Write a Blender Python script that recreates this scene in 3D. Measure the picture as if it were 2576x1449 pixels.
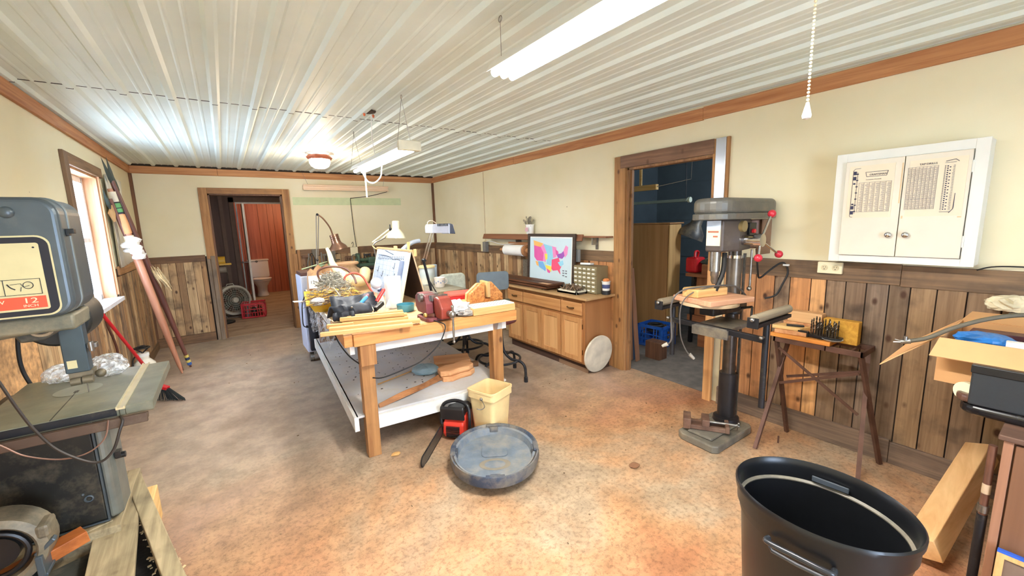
import bpy, bmesh, math, random
from mathutils import Vector, Matrix, Euler
PI = math.pi
random.seed(7)
for o in list(bpy.data.objects): bpy.data.objects.remove(o)
SC = bpy.context.scene
COL = SC.collection

# ------------------------------------------------------------------ camera
cd = bpy.data.cameras.new('camera'); cam = bpy.data.objects.new('camera', cd); COL.objects.link(cam)
yaw, pitch, roll = .605089, .155981, -.0290655
cy_, sy_ = math.cos(yaw), math.sin(yaw)
fwd = Vector((sy_*math.cos(pitch), cy_*math.cos(pitch), -math.sin(pitch)))
rt = Vector((cy_, -sy_, 0)); up = rt.cross(fwd)
r2 = math.cos(roll)*rt + math.sin(roll)*up; u2 = -math.sin(roll)*rt + math.cos(roll)*up
m4 = Matrix((r2, u2, -fwd)).transposed().to_4x4(); m4.translation = Vector((0, 0, 1.55))
cam.matrix_world = m4
cd.sensor_width = 36; cd.lens = 1030.48/2576*36; cd.clip_start = .02; cd.clip_end = 200
SC.camera = cam

# ------------------------------------------------------------------ world, sun, lamps, exposure
w = bpy.data.worlds.new('sky'); SC.world = w; w.use_nodes = True
bgn = w.node_tree.nodes['Background']; bgn.inputs[0].default_value = (.60, .76, 1, 1); bgn.inputs[1].default_value = 13
sd = bpy.data.lights.new('sun', 'SUN'); sun = bpy.data.objects.new('sun', sd); COL.objects.link(sun)
sd.energy = 30; sd.angle = .01; sd.color = (1, .97, .95)
sun.rotation_euler = Vector((.20, -.38, -1)).to_track_quat('-Z', 'Y').to_euler()
SC.view_settings.view_transform = 'Standard'; SC.view_settings.look = 'None'
SC.view_settings.gamma = 1; SC.view_settings.use_curve_mapping = False
SC.view_settings.exposure = .75
def area(name, loc, size, power, color, rot=(0, 0, 0)):
    d = bpy.data.lights.new(name, 'AREA'); d.shape = 'RECTANGLE'; d.size, d.size_y = size; d.energy = power; d.color = color
    o = bpy.data.objects.new(name, d); COL.objects.link(o); o.location = loc; o.rotation_euler = rot
    return o
area('fluorescent_light', (1.065, .96, 2.155), (.12, 1.2), 46, (1, .98, .93))
area('fluorescent_light', (1.12, 3.5, 2.06), (.12, 1.2), 22, (1, .98, .93))
def pointl(name, loc, r, power, color):
    d = bpy.data.lights.new(name, 'POINT'); d.shadow_soft_size = r; d.energy = power; d.color = color
    o = bpy.data.objects.new(name, d); COL.objects.link(o); o.location = loc; return o
pointl('globe_light', (1.045, 5.5, 2.20), .08, 20, (1, .78, .55))
pointl('toilet_room_light', (1.25, 10.6, 2.15), .08, 30, (1, .62, .35))
pointl('hall_light', (.5, 8.4, 2.2), .1, 4, (1, .8, .6))
pointl('garage_light', (5.2, 1.6, 2.2), .2, 50, (.85, .93, 1))

# ------------------------------------------------------------------ materials
def rgb(*c):
    c = [x/255 for x in c]
    return tuple((x/12.92 if x <= .04045 else ((x+.055)/1.055)**2.4) for x in c)
MATS = {}
def nt(name, rough=.6, metal=0, spec=.5):
    m = bpy.data.materials.new(name); m.use_nodes = True; t = m.node_tree; b = t.nodes['Principled BSDF']
    b.inputs['Roughness'].default_value = rough; b.inputs['Metallic'].default_value = metal
    b.inputs['Specular IOR Level'].default_value = spec
    return m, t, b
def N(t, kind, **kw):
    n = t.nodes.new(kind)
    for k, v in kw.items():
        if isinstance(v, (int, float, tuple)) and k.startswith('i_'): n.inputs[k[2:]].default_value = v
        else: setattr(n, k, v)
    return n
def mapped(t, scale, space='Object', loc=(0, 0, 0)):
    tc = N(t, 'ShaderNodeTexCoord'); mp = N(t, 'ShaderNodeMapping'); mp.inputs['Scale'].default_value = scale
    mp.inputs['Location'].default_value = loc
    t.links.new(tc.outputs[space], mp.inputs[0]); return mp
def ramp(t, src, stops):
    r = N(t, 'ShaderNodeValToRGB'); e = r.color_ramp.elements
    while len(e) < len(stops): e.new(.5)
    for i, (p, c) in enumerate(stops): e[i].position = p; e[i].color = (*c, 1) if len(c) == 3 else c
    t.links.new(src, r.inputs[0]); return r
def mixc(t, fac, a, b, mode='MIX'):
    m = N(t, 'ShaderNodeMix', data_type='RGBA', blend_type=mode)
    for k, s in ((0, fac), (6, a), (7, b)):
        if isinstance(s, (int, float)): m.inputs[k].default_value = s
        elif isinstance(s, tuple): m.inputs[k].default_value = (*s[:3], 1)
        else: t.links.new(s, m.inputs[k])
    return m.outputs[2]
def bumpit(t, b, h, st, dist=.01):
    bp = N(t, 'ShaderNodeBump'); bp.inputs['Strength'].default_value = st; bp.inputs['Distance'].default_value = dist
    t.links.new(h, bp.inputs['Height']); t.links.new(bp.outputs[0], b.inputs['Normal'])
def pm(name, c, rough=.6, metal=0, var=.12, scale=14, bump=0, dust=0, spec=.5, island=0, vcol=False):
    """plain surface with faint mottling; dust adds patches of tan dust"""
    if name in MATS: return MATS[name]
    m, t, b = nt(name, rough, metal, spec)
    mp = mapped(t, (1, 1, 1)); no = N(t, 'ShaderNodeTexNoise', i_Scale=scale, i_Detail=5.0)
    t.links.new(mp.outputs[0], no.inputs[0])
    f = ramp(t, no.outputs[0], [(.3, (1-var,)*3), (.7, (1+var*.5,)*3)])
    base = (*c, 1)
    if vcol:
        at = N(t, 'ShaderNodeAttribute', attribute_name='Col'); src = at.outputs[0]
    else: src = c
    out = mixc(t, 1.0, src, f.outputs[0], 'MULTIPLY')
    if island:
        g = N(t, 'ShaderNodeNewGeometry'); rr = ramp(t, g.outputs['Random Per Island'], [(0, (1-island,)*3), (1, (1+island*.4,)*3)])
        out = mixc(t, 1.0, out, rr.outputs[0], 'MULTIPLY')
    if dust:
        n2 = N(t, 'ShaderNodeTexNoise', i_Scale=6.0, i_Detail=8.0, i_Roughness=.7); t.links.new(mp.outputs[0], n2.inputs[0])
        r3 = ramp(t, n2.outputs[0], [(.62-dust*.4, (0, 0, 0)), (.8-dust*.2, (dust,)*3)])
        out = mixc(t, r3.outputs[0], out, rgb(176, 160, 130))
    t.links.new(out, b.inputs['Base Color'])
    if bump: bumpit(t, b, no.outputs[0], bump)
    MATS[name] = m; return m
def wood(name, c1, c2, axis='z', s=38, rough=.65, dark=0, vcol=False, island=0, bump=.25, knots=0):
    """grain stretched along one axis of the object"""
    if name in MATS: return MATS[name]
    m, t, b = nt(name, rough)
    sc = [s, s, s]; sc['xyz'.index(axis)] = s*.05
    mp = mapped(t, tuple(sc)); no = N(t, 'ShaderNodeTexNoise', i_Scale=1.0, i_Detail=6.0, i_Roughness=.6, i_Distortion=.6)
    t.links.new(mp.outputs[0], no.inputs[0])
    r = ramp(t, no.outputs[0], [(.32, c2), (.66, c1)]); out = r.outputs[0]
    if vcol:
        at = N(t, 'ShaderNodeAttribute', attribute_name='Col'); out = mixc(t, 1.0, out, at.outputs[0], 'MULTIPLY')
    if island:
        g = N(t, 'ShaderNodeNewGeometry'); rr = ramp(t, g.outputs['Random Per Island'], [(0, (1-island,)*3), (1, (1+island*.35,)*3)])
        out = mixc(t, 1.0, out, rr.outputs[0], 'MULTIPLY')
    if dark:
        mq = mapped(t, (1, 1, 1)); n2 = N(t, 'ShaderNodeTexNoise', i_Scale=5.5, i_Detail=4.0); t.links.new(mq.outputs[0], n2.inputs[0])
        r3 = ramp(t, n2.outputs[0], [(.52, (0, 0, 0)), (.72, (dark,)*3)])
        out = mixc(t, r3.outputs[0], out, rgb(58, 46, 38))
    if knots:
        mq = mapped(t, (9, 9, 9*.6)); vo = N(t, 'ShaderNodeTexVoronoi', i_Scale=1.0); t.links.new(mq.outputs[0], vo.inputs[0])
        r4 = ramp(t, vo.outputs['Distance'], [(.08, (knots,)*3), (.17, (0, 0, 0))])
        out = mixc(t, r4.outputs[0], out, rgb(70, 40, 22))
    t.links.new(out, b.inputs['Base Color'])
    if bump: bumpit(t, b, no.outputs[0], bump, .003)
    MATS[name] = m; return m
def emit(name, c, st):
    if name in MATS: return MATS[name]
    m, t, b = nt(name); b.inputs['Base Color'].default_value = (*c, 1)
    b.inputs['Emission Color'].default_value = (*c, 1); b.inputs['Emission Strength'].default_value = st
    MATS[name] = m; return m
def glass(name, c=(1, 1, 1), rough=.02, alpha=.25, crinkle=0):
    if name in MATS: return MATS[name]
    m = bpy.data.materials.new(name); m.use_nodes = True; t = m.node_tree; t.nodes.clear()
    o = N(t, 'ShaderNodeOutputMaterial'); tr = N(t, 'ShaderNodeBsdfTransparent'); gl = N(t, 'ShaderNodeBsdfPrincipled')
    gl.inputs['Base Color'].default_value = (*c, 1); gl.inputs['Roughness'].default_value = rough; mx = N(t, 'ShaderNodeMixShader')
    mx.inputs[0].default_value = alpha
    if crinkle:
        mp = mapped(t, (1, 1, 1)); vo = N(t, 'ShaderNodeTexVoronoi', i_Scale=42.0); t.links.new(mp.outputs[0], vo.inputs[0]); bumpit(t, gl, vo.outputs['Distance'], 1.0, .012)
        no = N(t, 'ShaderNodeTexNoise', i_Scale=26.0, i_Detail=5.0, i_Distortion=2.0); t.links.new(mp.outputs[0], no.inputs[0]); rr_ = ramp(t, no.outputs[0], [(.4, (alpha*.35,)*3), (.62, (min(1, alpha*1.7),)*3)]); t.links.new(rr_.outputs[0], mx.inputs[0])
    t.links.new(tr.outputs[0], mx.inputs[1]); t.links.new(gl.outputs[0], mx.inputs[2]); t.links.new(mx.outputs[0], o.inputs[0])
    MATS[name] = m; return m

# ------------------------------------------------------------------ mesh builder
class B:
    def __init__(s): s.v = []; s.f = []; s.sm = []; s.c = []; s.cur = (1, 1, 1); s.mark = 0
    def col(s, *c): s.cur = tuple(c); return s
    def add(s, vs, fs, smooth=False):
        n = len(s.v); s.mark = n; s.v += [Vector(p) for p in vs]
        for f in fs: s.f.append([n+i for i in f]); s.sm.append(smooth); s.c.append(s.cur)
        return s
    def xf(s, M):      # transform the shape added last
        for i in range(s.mark, len(s.v)): s.v[i] = M @ s.v[i]
        return s
    def allxf(s, M): s.v = [M @ p for p in s.v]; return s
    def box(s, x0, y0, z0, x1, y1, z1):
        v = [(x, y, z) for z in (z0, z1) for y in (y0, y1) for x in (x0, x1)]
        return s.add(v, [(0, 2, 3, 1), (4, 5, 7, 6), (0, 1, 5, 4), (2, 6, 7, 3), (0, 4, 6, 2), (1, 3, 7, 5)])
    def ob(s, c, size, rot=(0, 0, 0)):
        a, b, d = size[0]/2, size[1]/2, size[2]/2; s.box(-a, -b, -d, a, b, d)
        return s.xf(Matrix.Translation(c) @ Euler(rot).to_matrix().to_4x4())
    def beam(s, p, q, wd, th, upv=(0, 0, 1)):
        """rectangular bar from p to q; wd across, th along upv"""
        p, q = Vector(p), Vector(q); d = (q-p); L = d.length; d.normalize(); u = Vector(upv); sdv = d.cross(u)
        if sdv.length < 1e-5: sdv = d.cross(Vector((1, 0, 0)))
        sdv.normalize(); u = sdv.cross(d)
        M = Matrix((sdv, d, u)).transposed().to_4x4(); M.translation = p
        s.box(-wd/2, 0, -th/2, wd/2, L, th/2); return s.xf(M)
    def cyl(s, p, q, r, r1=None, n=16, cap=True):
        r1 = r if r1 is None else r1; p, q = Vector(p), Vector(q); d = (q-p).normalized()
        a = d.orthogonal().normalized(); b = d.cross(a); vs = []
        for c, rr in ((p, r), (q, r1)):
            for i in range(n): t = 2*PI*i/n; vs.append(c + a*math.cos(t)*rr + b*math.sin(t)*rr)
        fs = [(i, (i+1) % n, n+(i+1) % n, n+i) for i in range(n)]
        s.add(vs, fs, True)
        if cap:
            k = s.mark
            for f in (list(range(n))[::-1], list(range(n, 2*n))): s.f.append([k+i for i in f]); s.sm.append(False); s.c.append(s.cur)
        return s
    def tube(s, pts, r, n=8, closed=False, flat=1.0):
        pts = [Vector(p) for p in pts]; m = len(pts); rs = r if isinstance(r, (list, tuple)) else [r]*m
        vs = []; prev = None
        for i, p in enumerate(pts):
            if closed: d = pts[(i+1) % m]-pts[i-1]
            else: d = pts[min(i+1, m-1)]-pts[max(i-1, 0)]
            d.normalize()
            a = (prev - d*prev.dot(d)) if prev is not None else d.orthogonal()
            if a.length < 1e-6: a = d.orthogonal()
            a.normalize(); prev = a; b = d.cross(a)
            for k in range(n): t = 2*PI*k/n; vs.append(p + a*math.cos(t)*rs[i] + b*math.sin(t)*rs[i]*flat)
        fs = []
        for i in range(m if closed else m-1):
            j = (i+1) % m
            for k in range(n): fs.append((i*n+k, i*n+(k+1) % n, j*n+(k+1) % n, j*n+k))
        if not closed: fs += [tuple(range(n))[::-1], tuple(range((m-1)*n, m*n))]
        return s.add(vs, fs, True)
    def lathe(s, prof, n=28, c=(0, 0, 0), axis='z', sx=1, sy=1, closed=False):
        vs = []; m = len(prof)
        for r, z in prof:
            for i in range(n):
                t = 2*PI*i/n; vs.append((r*math.cos(t)*sx, r*math.sin(t)*sy, z))
        fs = [(i*n+k, i*n+(k+1) % n, (i+1)*n+(k+1) % n, (i+1)*n+k) for i in range(m-1) for k in range(n)]
        if closed: fs += [((m-1)*n+k, (m-1)*n+(k+1) % n, (k+1) % n, k) for k in range(n)]
        else:
            if prof[0][0] > 1e-4: fs.append(tuple(range(n))[::-1])
            if prof[-1][0] > 1e-4: fs.append(tuple(range((m-1)*n, m*n)))
        s.add(vs, fs, True)
        M = Matrix.Translation(c)
        if axis == 'x': M = M @ Matrix.Rotation(PI/2, 4, 'Y')
        if axis == 'y': M = M @ Matrix.Rotation(-PI/2, 4, 'X')
        return s.xf(M)
    def sph(s, c, r, sx=1, sy=1, sz=1, n=14):
        m = max(6, n//2+1)
        s.lathe([(max(r*math.sin(PI*i/m), 1e-5), -r*math.cos(PI*i/m)) for i in range(m+1)], n)
        return s.xf(Matrix.Translation(c) @ Matrix.Diagonal((sx, sy, sz, 1)))
    def prism(s, poly, a, b, plane='xy'):
        """extrude polygon; plane xy -> z a..b, xz -> y a..b, yz -> x a..b"""
        n = len(poly)
        def P3(p, h): return {'xy': (p[0], p[1], h), 'xz': (p[0], h, p[1]), 'yz': (h, p[0], p[1])}[plane]
        vs = [P3(p, a) for p in poly]+[P3(p, b) for p in poly]
        fs = [tuple(range(n)), tuple(range(n, 2*n))[::-1]]+[(i, n+i, n+(i+1) % n, (i+1) % n) for i in range(n)]
        return s.add(vs, fs)
    def ring(s, c, R, r, axis='z', n=28, k=8, sx=1, sy=1):
        pts = [(R*math.cos(2*PI*i/n)*sx, R*math.sin(2*PI*i/n)*sy, 0) for i in range(n)]
        s.tube(pts, r, k, closed=True); M = Matrix.Translation(c)
        if axis == 'x': M = M @ Matrix.Rotation(PI/2, 4, 'Y')
        if axis == 'y': M = M @ Matrix.Rotation(PI/2, 4, 'X')
        return s.xf(M)
    def mat(s, M):  # alias
        return s.allxf(M)
def worldm(o):
    M = Matrix.Identity(4)
    while o is not None:
        M = Matrix.LocRotScale(o.location, o.rotation_euler, o.scale) @ M; o = o.parent
    return M
def mk(name, mat, b, parent=None, loc=None, bevel=0, rz=0, seg=2, local=False):
    me = bpy.data.meshes.new(name); vs = b.v
    if parent is not None and not local: inv = worldm(parent).inverted(); vs = [inv @ p for p in vs]
    elif loc is not None and not local:
        inv = Matrix.LocRotScale(Vector(loc), Euler((0, 0, rz)), Vector((1, 1, 1))).inverted(); vs = [inv @ p for p in vs]
    me.from_pydata([tuple(p) for p in vs], [], b.f); me.update()
    bm = bmesh.new(); bm.from_mesh(me); bmesh.ops.recalc_face_normals(bm, faces=bm.faces); bm.to_mesh(me); bm.free()
    me.polygons.foreach_set('use_smooth', b.sm)
    if any(b.sm): me.set_sharp_from_angle(angle=.7)
    if any(c != (1, 1, 1) for c in b.c):
        ca = me.color_attributes.new('Col', 'FLOAT_COLOR', 'CORNER'); d = []
        for p, c in zip(me.polygons, b.c): d += [*c, 1]*p.loop_total
        ca.data.foreach_set('color', d)
    me.materials.append(mat)
    o = bpy.data.objects.new(name, me); COL.objects.link(o)
    if parent is not None: o.parent = parent
    elif loc is not None: o.location = loc; o.rotation_euler = (0, 0, rz)
    if bevel:
        md = o.modifiers.new('bevel', 'BEVEL'); md.width = bevel; md.segments = seg; md.limit_method = 'ANGLE'; md.angle_limit = .6
    return o
def T(name, label, cat, loc=(0, 0, 0), rz=0, group=None):
    o = bpy.data.objects.new(name, None); COL.objects.link(o); o.empty_display_size = .05
    o.location = loc; o.rotation_euler = (0, 0, rz); o['label'] = label; o['category'] = cat
    if group: o['group'] = group
    return o
def S(name, label, cat, mat, b, loc=(0, 0, 0), rz=0, bevel=0, group=None, local=False):
    o = mk(name, mat, b, None, loc, bevel, rz, local=local); o['label'] = label; o['category'] = cat
    if group: o['group'] = group
    return o
def ST(name, mat, b, bevel=0):
    o = mk(name, mat, b, None, None, bevel); o['kind'] = 'structure'; return o
def dup(r, loc, rz=0, label=None):
    c = r.copy(); COL.objects.link(c); c.location = loc; c.rotation_euler = (0, 0, rz)
    if label: c['label'] = label
    for ch in list(r.children):
        k = ch.copy(); COL.objects.link(k); k.parent = c
        for g in list(ch.children): q = g.copy(); COL.objects.link(q); q.parent = k
    return c
def text(name, s, size, origin, xdir, ydir, mat, parent, ext=.0006, sx=1.0):
    """lettering as mesh, lying in the plane of xdir/ydir, origin at its lower left"""
    cu = bpy.data.curves.new(name, 'FONT'); cu.body = s; cu.size = size; cu.extrude = ext
    tmp = bpy.data.objects.new(name+'_tmp', cu); COL.objects.link(tmp)
    dg = bpy.context.evaluated_depsgraph_get(); me = bpy.data.meshes.new_from_object(tmp.evaluated_get(dg))
    b = B(); X = Vector(xdir).normalized(); Y = Vector(ydir).normalized(); Z = X.cross(Y); O = Vector(origin)
    b.v = [O + X*v.co.x*sx + Y*v.co.y + Z*v.co.z for v in me.vertices]; b.f = [list(p.vertices) for p in me.polygons]
    b.sm = [False]*len(b.f); b.c = [(1, 1, 1)]*len(b.f)
    bpy.data.objects.remove(tmp); bpy.data.curves.remove(cu); bpy.data.meshes.remove(me)
    return mk(name, mat, b, parent)
def spl(pts, n=6):
    """smooth a polyline (Catmull-Rom)"""
    P = [Vector(p) for p in pts]; out = []
    for i in range(len(P)-1):
        a, b, c, d = P[max(i-1, 0)], P[i], P[i+1], P[min(i+2, len(P)-1)]
        for k in range(n):
            t = k/n; out.append(.5*((2*b)+(-a+c)*t+(2*a-5*b+4*c-d)*t*t+(-a+3*b-3*c+d)*t**3))
    return out+[P[-1]]
def rrect(x0, z0, x1, z1, r, n=5, corners=(1, 1, 1, 1)):
    """rounded rectangle outline; corners order: BL BR TR TL"""
    out = []
    for (cx, cz, a0), on in zip(((x0+r, z0+r, PI), (x1-r, z0+r, 1.5*PI), (x1-r, z1-r, 0), (x0+r, z1-r, .5*PI)), corners):
        if on: out += [(cx+r*math.cos(a0+PI/2*i/n), cz+r*math.sin(a0+PI/2*i/n)) for i in range(n+1)]
        else: out.append((cx+(r if cx > (x0+x1)/2 else -r), cz+(r if cz > (z0+z1)/2 else -r)))
    return out
def crumple(c, size, seed, n=22, amp=.35, sq=.6):
    """crumpled blob: sphere pushed around by random creases"""
    rnd = random.Random(seed); b = B(); ks = [(Vector((rnd.uniform(-1, 1), rnd.uniform(-1, 1), rnd.uniform(-1, 1))).normalized(), rnd.uniform(3, 9), rnd.uniform(0, 6)) for _ in range(9)]
    m = n//2; vs = []
    for i in range(m+1):
        for k in range(n):
            th = PI*i/m; ph = 2*PI*k/n; d = Vector((math.sin(th)*math.cos(ph), math.sin(th)*math.sin(ph), -math.cos(th)))
            r = 1+amp*sum(abs(math.sin(d.dot(q)*f+o_))-.5 for q, f, o_ in ks)/5
            p = Vector((d.x*r*size[0], d.y*r*size[1], max(d.z*r, -sq)*size[2])); vs.append(Vector(c)+p)
    fs = [(i*n+k, i*n+(k+1) % n, (i+1)*n+(k+1) % n, (i+1)*n+k) for i in range(m) for k in range(n)]
    return b.add(vs, fs, False)

XL, XR, D, ZC, ZR, YF = -.918, 3.284, 7.238, 2.444, 1.238, -2.4
# palette
CREAM = rgb(232, 222, 186)
def wallmat():
    m, t, b = nt('painted_drywall', .75); mp = mapped(t, (1, 1, 1))
    n = N(t, 'ShaderNodeTexNoise', i_Scale=1.3, i_Detail=4.0); t.links.new(mp.outputs[0], n.inputs[0])
    r = ramp(t, n.outputs[0], [(.3, rgb(226, 214, 176)), (.7, rgb(236, 227, 196))])
    v = N(t, 'ShaderNodeTexVoronoi', i_Scale=2.6); t.links.new(mp.outputs[0], v.inputs[0])
    s = ramp(t, v.outputs['Distance'], [(.012, (1, 1, 1)), (.02, (0, 0, 0))])
    o = mixc(t, s.outputs[0], r.outputs[0], rgb(120, 105, 85)); t.links.new(o, b.inputs['Base Color'])
    n3 = N(t, 'ShaderNodeTexNoise', i_Scale=160.0); t.links.new(mp.outputs[0], n3.inputs[0]); bumpit(t, b, n3.outputs[0], .12, .002)
    return m
WALL = wallmat()
CRN = wood('pine_trim_x', rgb(206, 150, 98), rgb(168, 108, 62), 'x', 30)
CRNY = wood('pine_trim_y', rgb(196, 140, 92), rgb(160, 100, 60), 'y', 30)
CRNZ = wood('rough_post_z', rgb(130, 88, 56), rgb(92, 60, 40), 'z', 40, dark=.4)
OLDX = wood('old_board_x', rgb(140, 104, 70), rgb(92, 68, 50), 'x', 34, dark=.5)
OLDY = wood('old_board_y', rgb(138, 108, 78), rgb(92, 74, 58), 'y', 34, dark=.5)
OLDZ = wood('old_board_z', rgb(178, 130, 82), rgb(124, 84, 50), 'z', 34, dark=.25)
DOORZ = wood('door_trim_z', rgb(186, 138, 86), rgb(140, 96, 56), 'z', 30, dark=.2, knots=.8)
DOORY = wood('door_trim_y', rgb(150, 112, 84), rgb(110, 78, 58), 'y', 30, dark=.25, knots=.6)
DOORX = wood('door_trim_x', rgb(176, 128, 78), rgb(128, 88, 52), 'x', 30, dark=.3, knots=.6)
PLANK = wood('pallet_plank_z', (1, 1, 1), (.58, .53, .49), 'z', 42, vcol=True, dark=.75, knots=.95)
PINE = wood('fresh_pine_x', rgb(222, 180, 118), rgb(190, 140, 80), 'x', 30)
PINEY = wood('fresh_pine_y', rgb(240, 204, 140), rgb(214, 166, 98), 'y', 30)
PINEZ = wood('fresh_pine_z', rgb(226, 178, 116), rgb(190, 136, 80), 'z', 30)
BLACKP = pm('black_plastic', rgb(26, 26, 28), .35, var=.2, scale=30)
BLACKM = pm('black_steel', rgb(34, 34, 38), .45, .3, var=.3, dust=.25)
STEEL = pm('worn_steel', rgb(150, 146, 140), .35, .9, var=.25, scale=40)
CHROME = pm('chrome', rgb(220, 220, 224), .12, 1, var=.05)
WHITEP = pm('white_paint', rgb(240, 240, 236), .5, var=.05, scale=6)
RUBBER = pm('black_cable', rgb(30, 28, 27), .6, var=.1)
PAPER = pm('white_paper', rgb(244, 244, 240), .9, var=.04, scale=10)
INK = pm('dark_ink', rgb(40, 40, 48), .8, var=.05)
OAK = wood('cabinet_oak_z', rgb(206, 154, 100), rgb(178, 122, 72), 'z', 26, rough=.45, bump=.1)
OAKY = wood('cabinet_oak_y', rgb(206, 154, 100), rgb(178, 122, 72), 'y', 26, rough=.45, bump=.1)

# ------------------------------------------------------------------ floor
def floormat():
    m, t, b = nt('stained_concrete', .55, spec=.5); mp = mapped(t, (1, 1, 1))
    n = N(t, 'ShaderNodeTexNoise', i_Scale=.75, i_Detail=9.0, i_Roughness=.62, i_Distortion=.4); t.links.new(mp.outputs[0], n.inputs[0])
    r = ramp(t, n.outputs[0], [(.25, rgb(150, 134, 118)), (.40, rgb(176, 154, 128)), (.50, rgb(190, 148, 110)), (.60, rgb(178, 124, 88)), (.72, rgb(148, 100, 72))])
    n2 = N(t, 'ShaderNodeTexNoise', i_Scale=5.0, i_Detail=12.0, i_Roughness=.7); t.links.new(mp.outputs[0], n2.inputs[0])
    r2_ = ramp(t, n2.outputs[0], [(.34, (.66, .63, .60)), (.60, (1.08, 1.06, 1.04))])
    o = mixc(t, 1.0, r.outputs[0], r2_.outputs[0], 'MULTIPLY')
    n4 = N(t, 'ShaderNodeTexNoise', i_Scale=38.0, i_Detail=6.0, i_Roughness=.8); t.links.new(mp.outputs[0], n4.inputs[0])
    r5 = ramp(t, n4.outputs[0], [(.38, (.5, .47, .44)), (.52, (1, 1, 1))]); o = mixc(t, .8, o, mixc(t, 1.0, o, r5.outputs[0], 'MULTIPLY'))
    # blends to grey further into the room, with an irregular noise edge
    sp = N(t, 'ShaderNodeSeparateXYZ'); t.links.new(mp.outputs[0], sp.inputs[0])
    ad = N(t, 'ShaderNodeMath', operation='MULTIPLY_ADD'); t.links.new(n.outputs[0], ad.inputs[0]); ad.inputs[1].default_value = 2.6; t.links.new(sp.outputs[1], ad.inputs[2])
    ng = ramp(t, ad.outputs[0], [(0, (0, 0, 0)), (1, (1, 1, 1))]); mr = N(t, 'ShaderNodeMapRange'); t.links.new(ad.outputs[0], mr.inputs[0])
    mr.inputs[1].default_value = 3.5; mr.inputs[2].default_value = 4.6; t.nodes.remove(ng)
    g = mixc(t, 1.0, rgb(170, 160, 148), r2_.outputs[0], 'MULTIPLY'); mm = N(t, 'ShaderNodeMath', operation='MULTIPLY'); t.links.new(mr.outputs[0], mm.inputs[0]); mm.inputs[1].default_value = .75
    o = mixc(t, mm.outputs[0], o, g)
    t.links.new(o, b.inputs['Base Color'])
    rr = ramp(t, n2.outputs[0], [(.3, (.42,)*3), (.7, (.68,)*3)]); t.links.new(rr.outputs[0], b.inputs['Roughness'])
    bumpit(t, b, n2.outputs[0], .18, .004)
    return m
ST('floor', floormat(), B().box(XL-.3, YF-1.5, -.1, 7.2, 12.4, 0))

# ------------------------------------------------------------------ ceiling of ribbed metal sheets
def ceil_sheet(y0, y1, z):
    prof = []; p = .236; x = XL-.05
    k0 = -.657; ribs = [k0+p*i for i in range(-2, 18)]
    def hgt(): pass
    pts = [(XL-.03, 0)]
    for rb in ribs:
        for dx, h in ((-.03, 0), (-.014, -.02), (.014, -.02), (.03, 0)): pts.append((rb+dx, h))
        for q in (rb+p*.36, rb+p*.64):
            for dx, h in ((-.012, 0), (-.004, -.0035), (.004, -.0035), (.012, 0)): pts.append((q+dx, h))
    pts = [q for q in pts if XL-.04 <= q[0] <= XR+.04]; pts.append((XR+.05, 0))
    vs = []
    for xx, h in pts: vs += [(xx, y0, z+h), (xx, y1, z+h)]
    fs = [(2*i, 2*i+1, 2*i+3, 2*i+2) for i in range(len(pts)-1)]
    return B().add(vs, fs)
def ceilmat():
    m, t, b = nt('ribbed_sheet_metal', .5, .0, .5); mp = mapped(t, (1, 1, 1)); n = N(t, 'ShaderNodeTexNoise', i_Scale=1.6, i_Detail=4.0)
    t.links.new(mp.outputs[0], n.inputs[0]); r = ramp(t, n.outputs[0], [(.3, rgb(218, 230, 222)), (.7, rgb(230, 241, 234))])
    v = N(t, 'ShaderNodeTexVoronoi', i_Scale=1.9); t.links.new(mp.outputs[0], v.inputs[0])
    s = ramp(t, v.outputs['Distance'], [(.012, (1, 1, 1)), (.018, (0, 0, 0))])
    t.links.new(mixc(t, s.outputs[0], r.outputs[0], rgb(130, 125, 110)), b.inputs['Base Color']); return m
CM = ceilmat()
ST('ceiling', CM, ceil_sheet(YF, 3.64, ZC))
ST('ceiling', CM, ceil_sheet(3.62, D+.05, ZC+.006))
gapm = pm('dark_gap', rgb(40, 36, 30), .9)
bb = B()
for i in range(-2, 17):
    x0 = -.657+.236*i
    if -.9 < x0 < XR-.2: bb.box(x0+.026, 3.634, ZC-.0015, x0+.21, 3.641+.003*((i*7) % 3), ZC+.004).box(x0-.016, 3.634, ZC-.0215, x0+.016, 3.641, ZC-.015)
ST('trim_9', gapm, bb)
ST('ceiling', pm('roof_deck', rgb(90, 80, 66), .9), B().box(XL-.3, YF-.2, ZC+.05, XR+.14, D+.2, ZC+.12))

# ------------------------------------------------------------------ walls
WT = .14
def wall_x(y0, y1, holes, x0, x1, ztop=ZC+.05):
    """wall slab normal to x with openings (ya,yb,za,zb)"""
    b = B(); ys = sorted({y0, y1, *[h[0] for h in holes], *[h[1] for h in holes]})
    for a, c in zip(ys[:-1], ys[1:]):
        hs = [h for h in holes if h[0] <= a and h[1] >= c]
        if not hs: b.box(x0, a, 0, x1, c, ztop)
        for h in hs:
            if h[2] > 0: b.box(x0, a, 0, x1, c, h[2])
            b.box(x0, a, h[3], x1, c, ztop)
    return b
WY0, WY1, WZ0, WZ1 = 4.52, 5.42, .95, 2.09     # window opening
ST('wall_left', WALL, wall_x(YF, D+.14, [(WY0, WY1, WZ0, WZ1)], XL-WT, XL))
DY0, DY1, DZ = 1.84, 2.72, 2.05              # garage door opening
ST('wall_right', WALL, wall_x(YF, D+.14, [(DY0, DY1, 0, DZ)], XR, XR+.08))
BX0, BX1, BZ = -.13, .79, 2.085
ST('wall_back', WALL, B().box(XL, D, 0, BX0, D+WT, ZC+.05).box(BX1, D, 0, XR, D+WT, ZC+.05).box(BX0, D, BZ, BX1, D+WT, ZC+.05))
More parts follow.
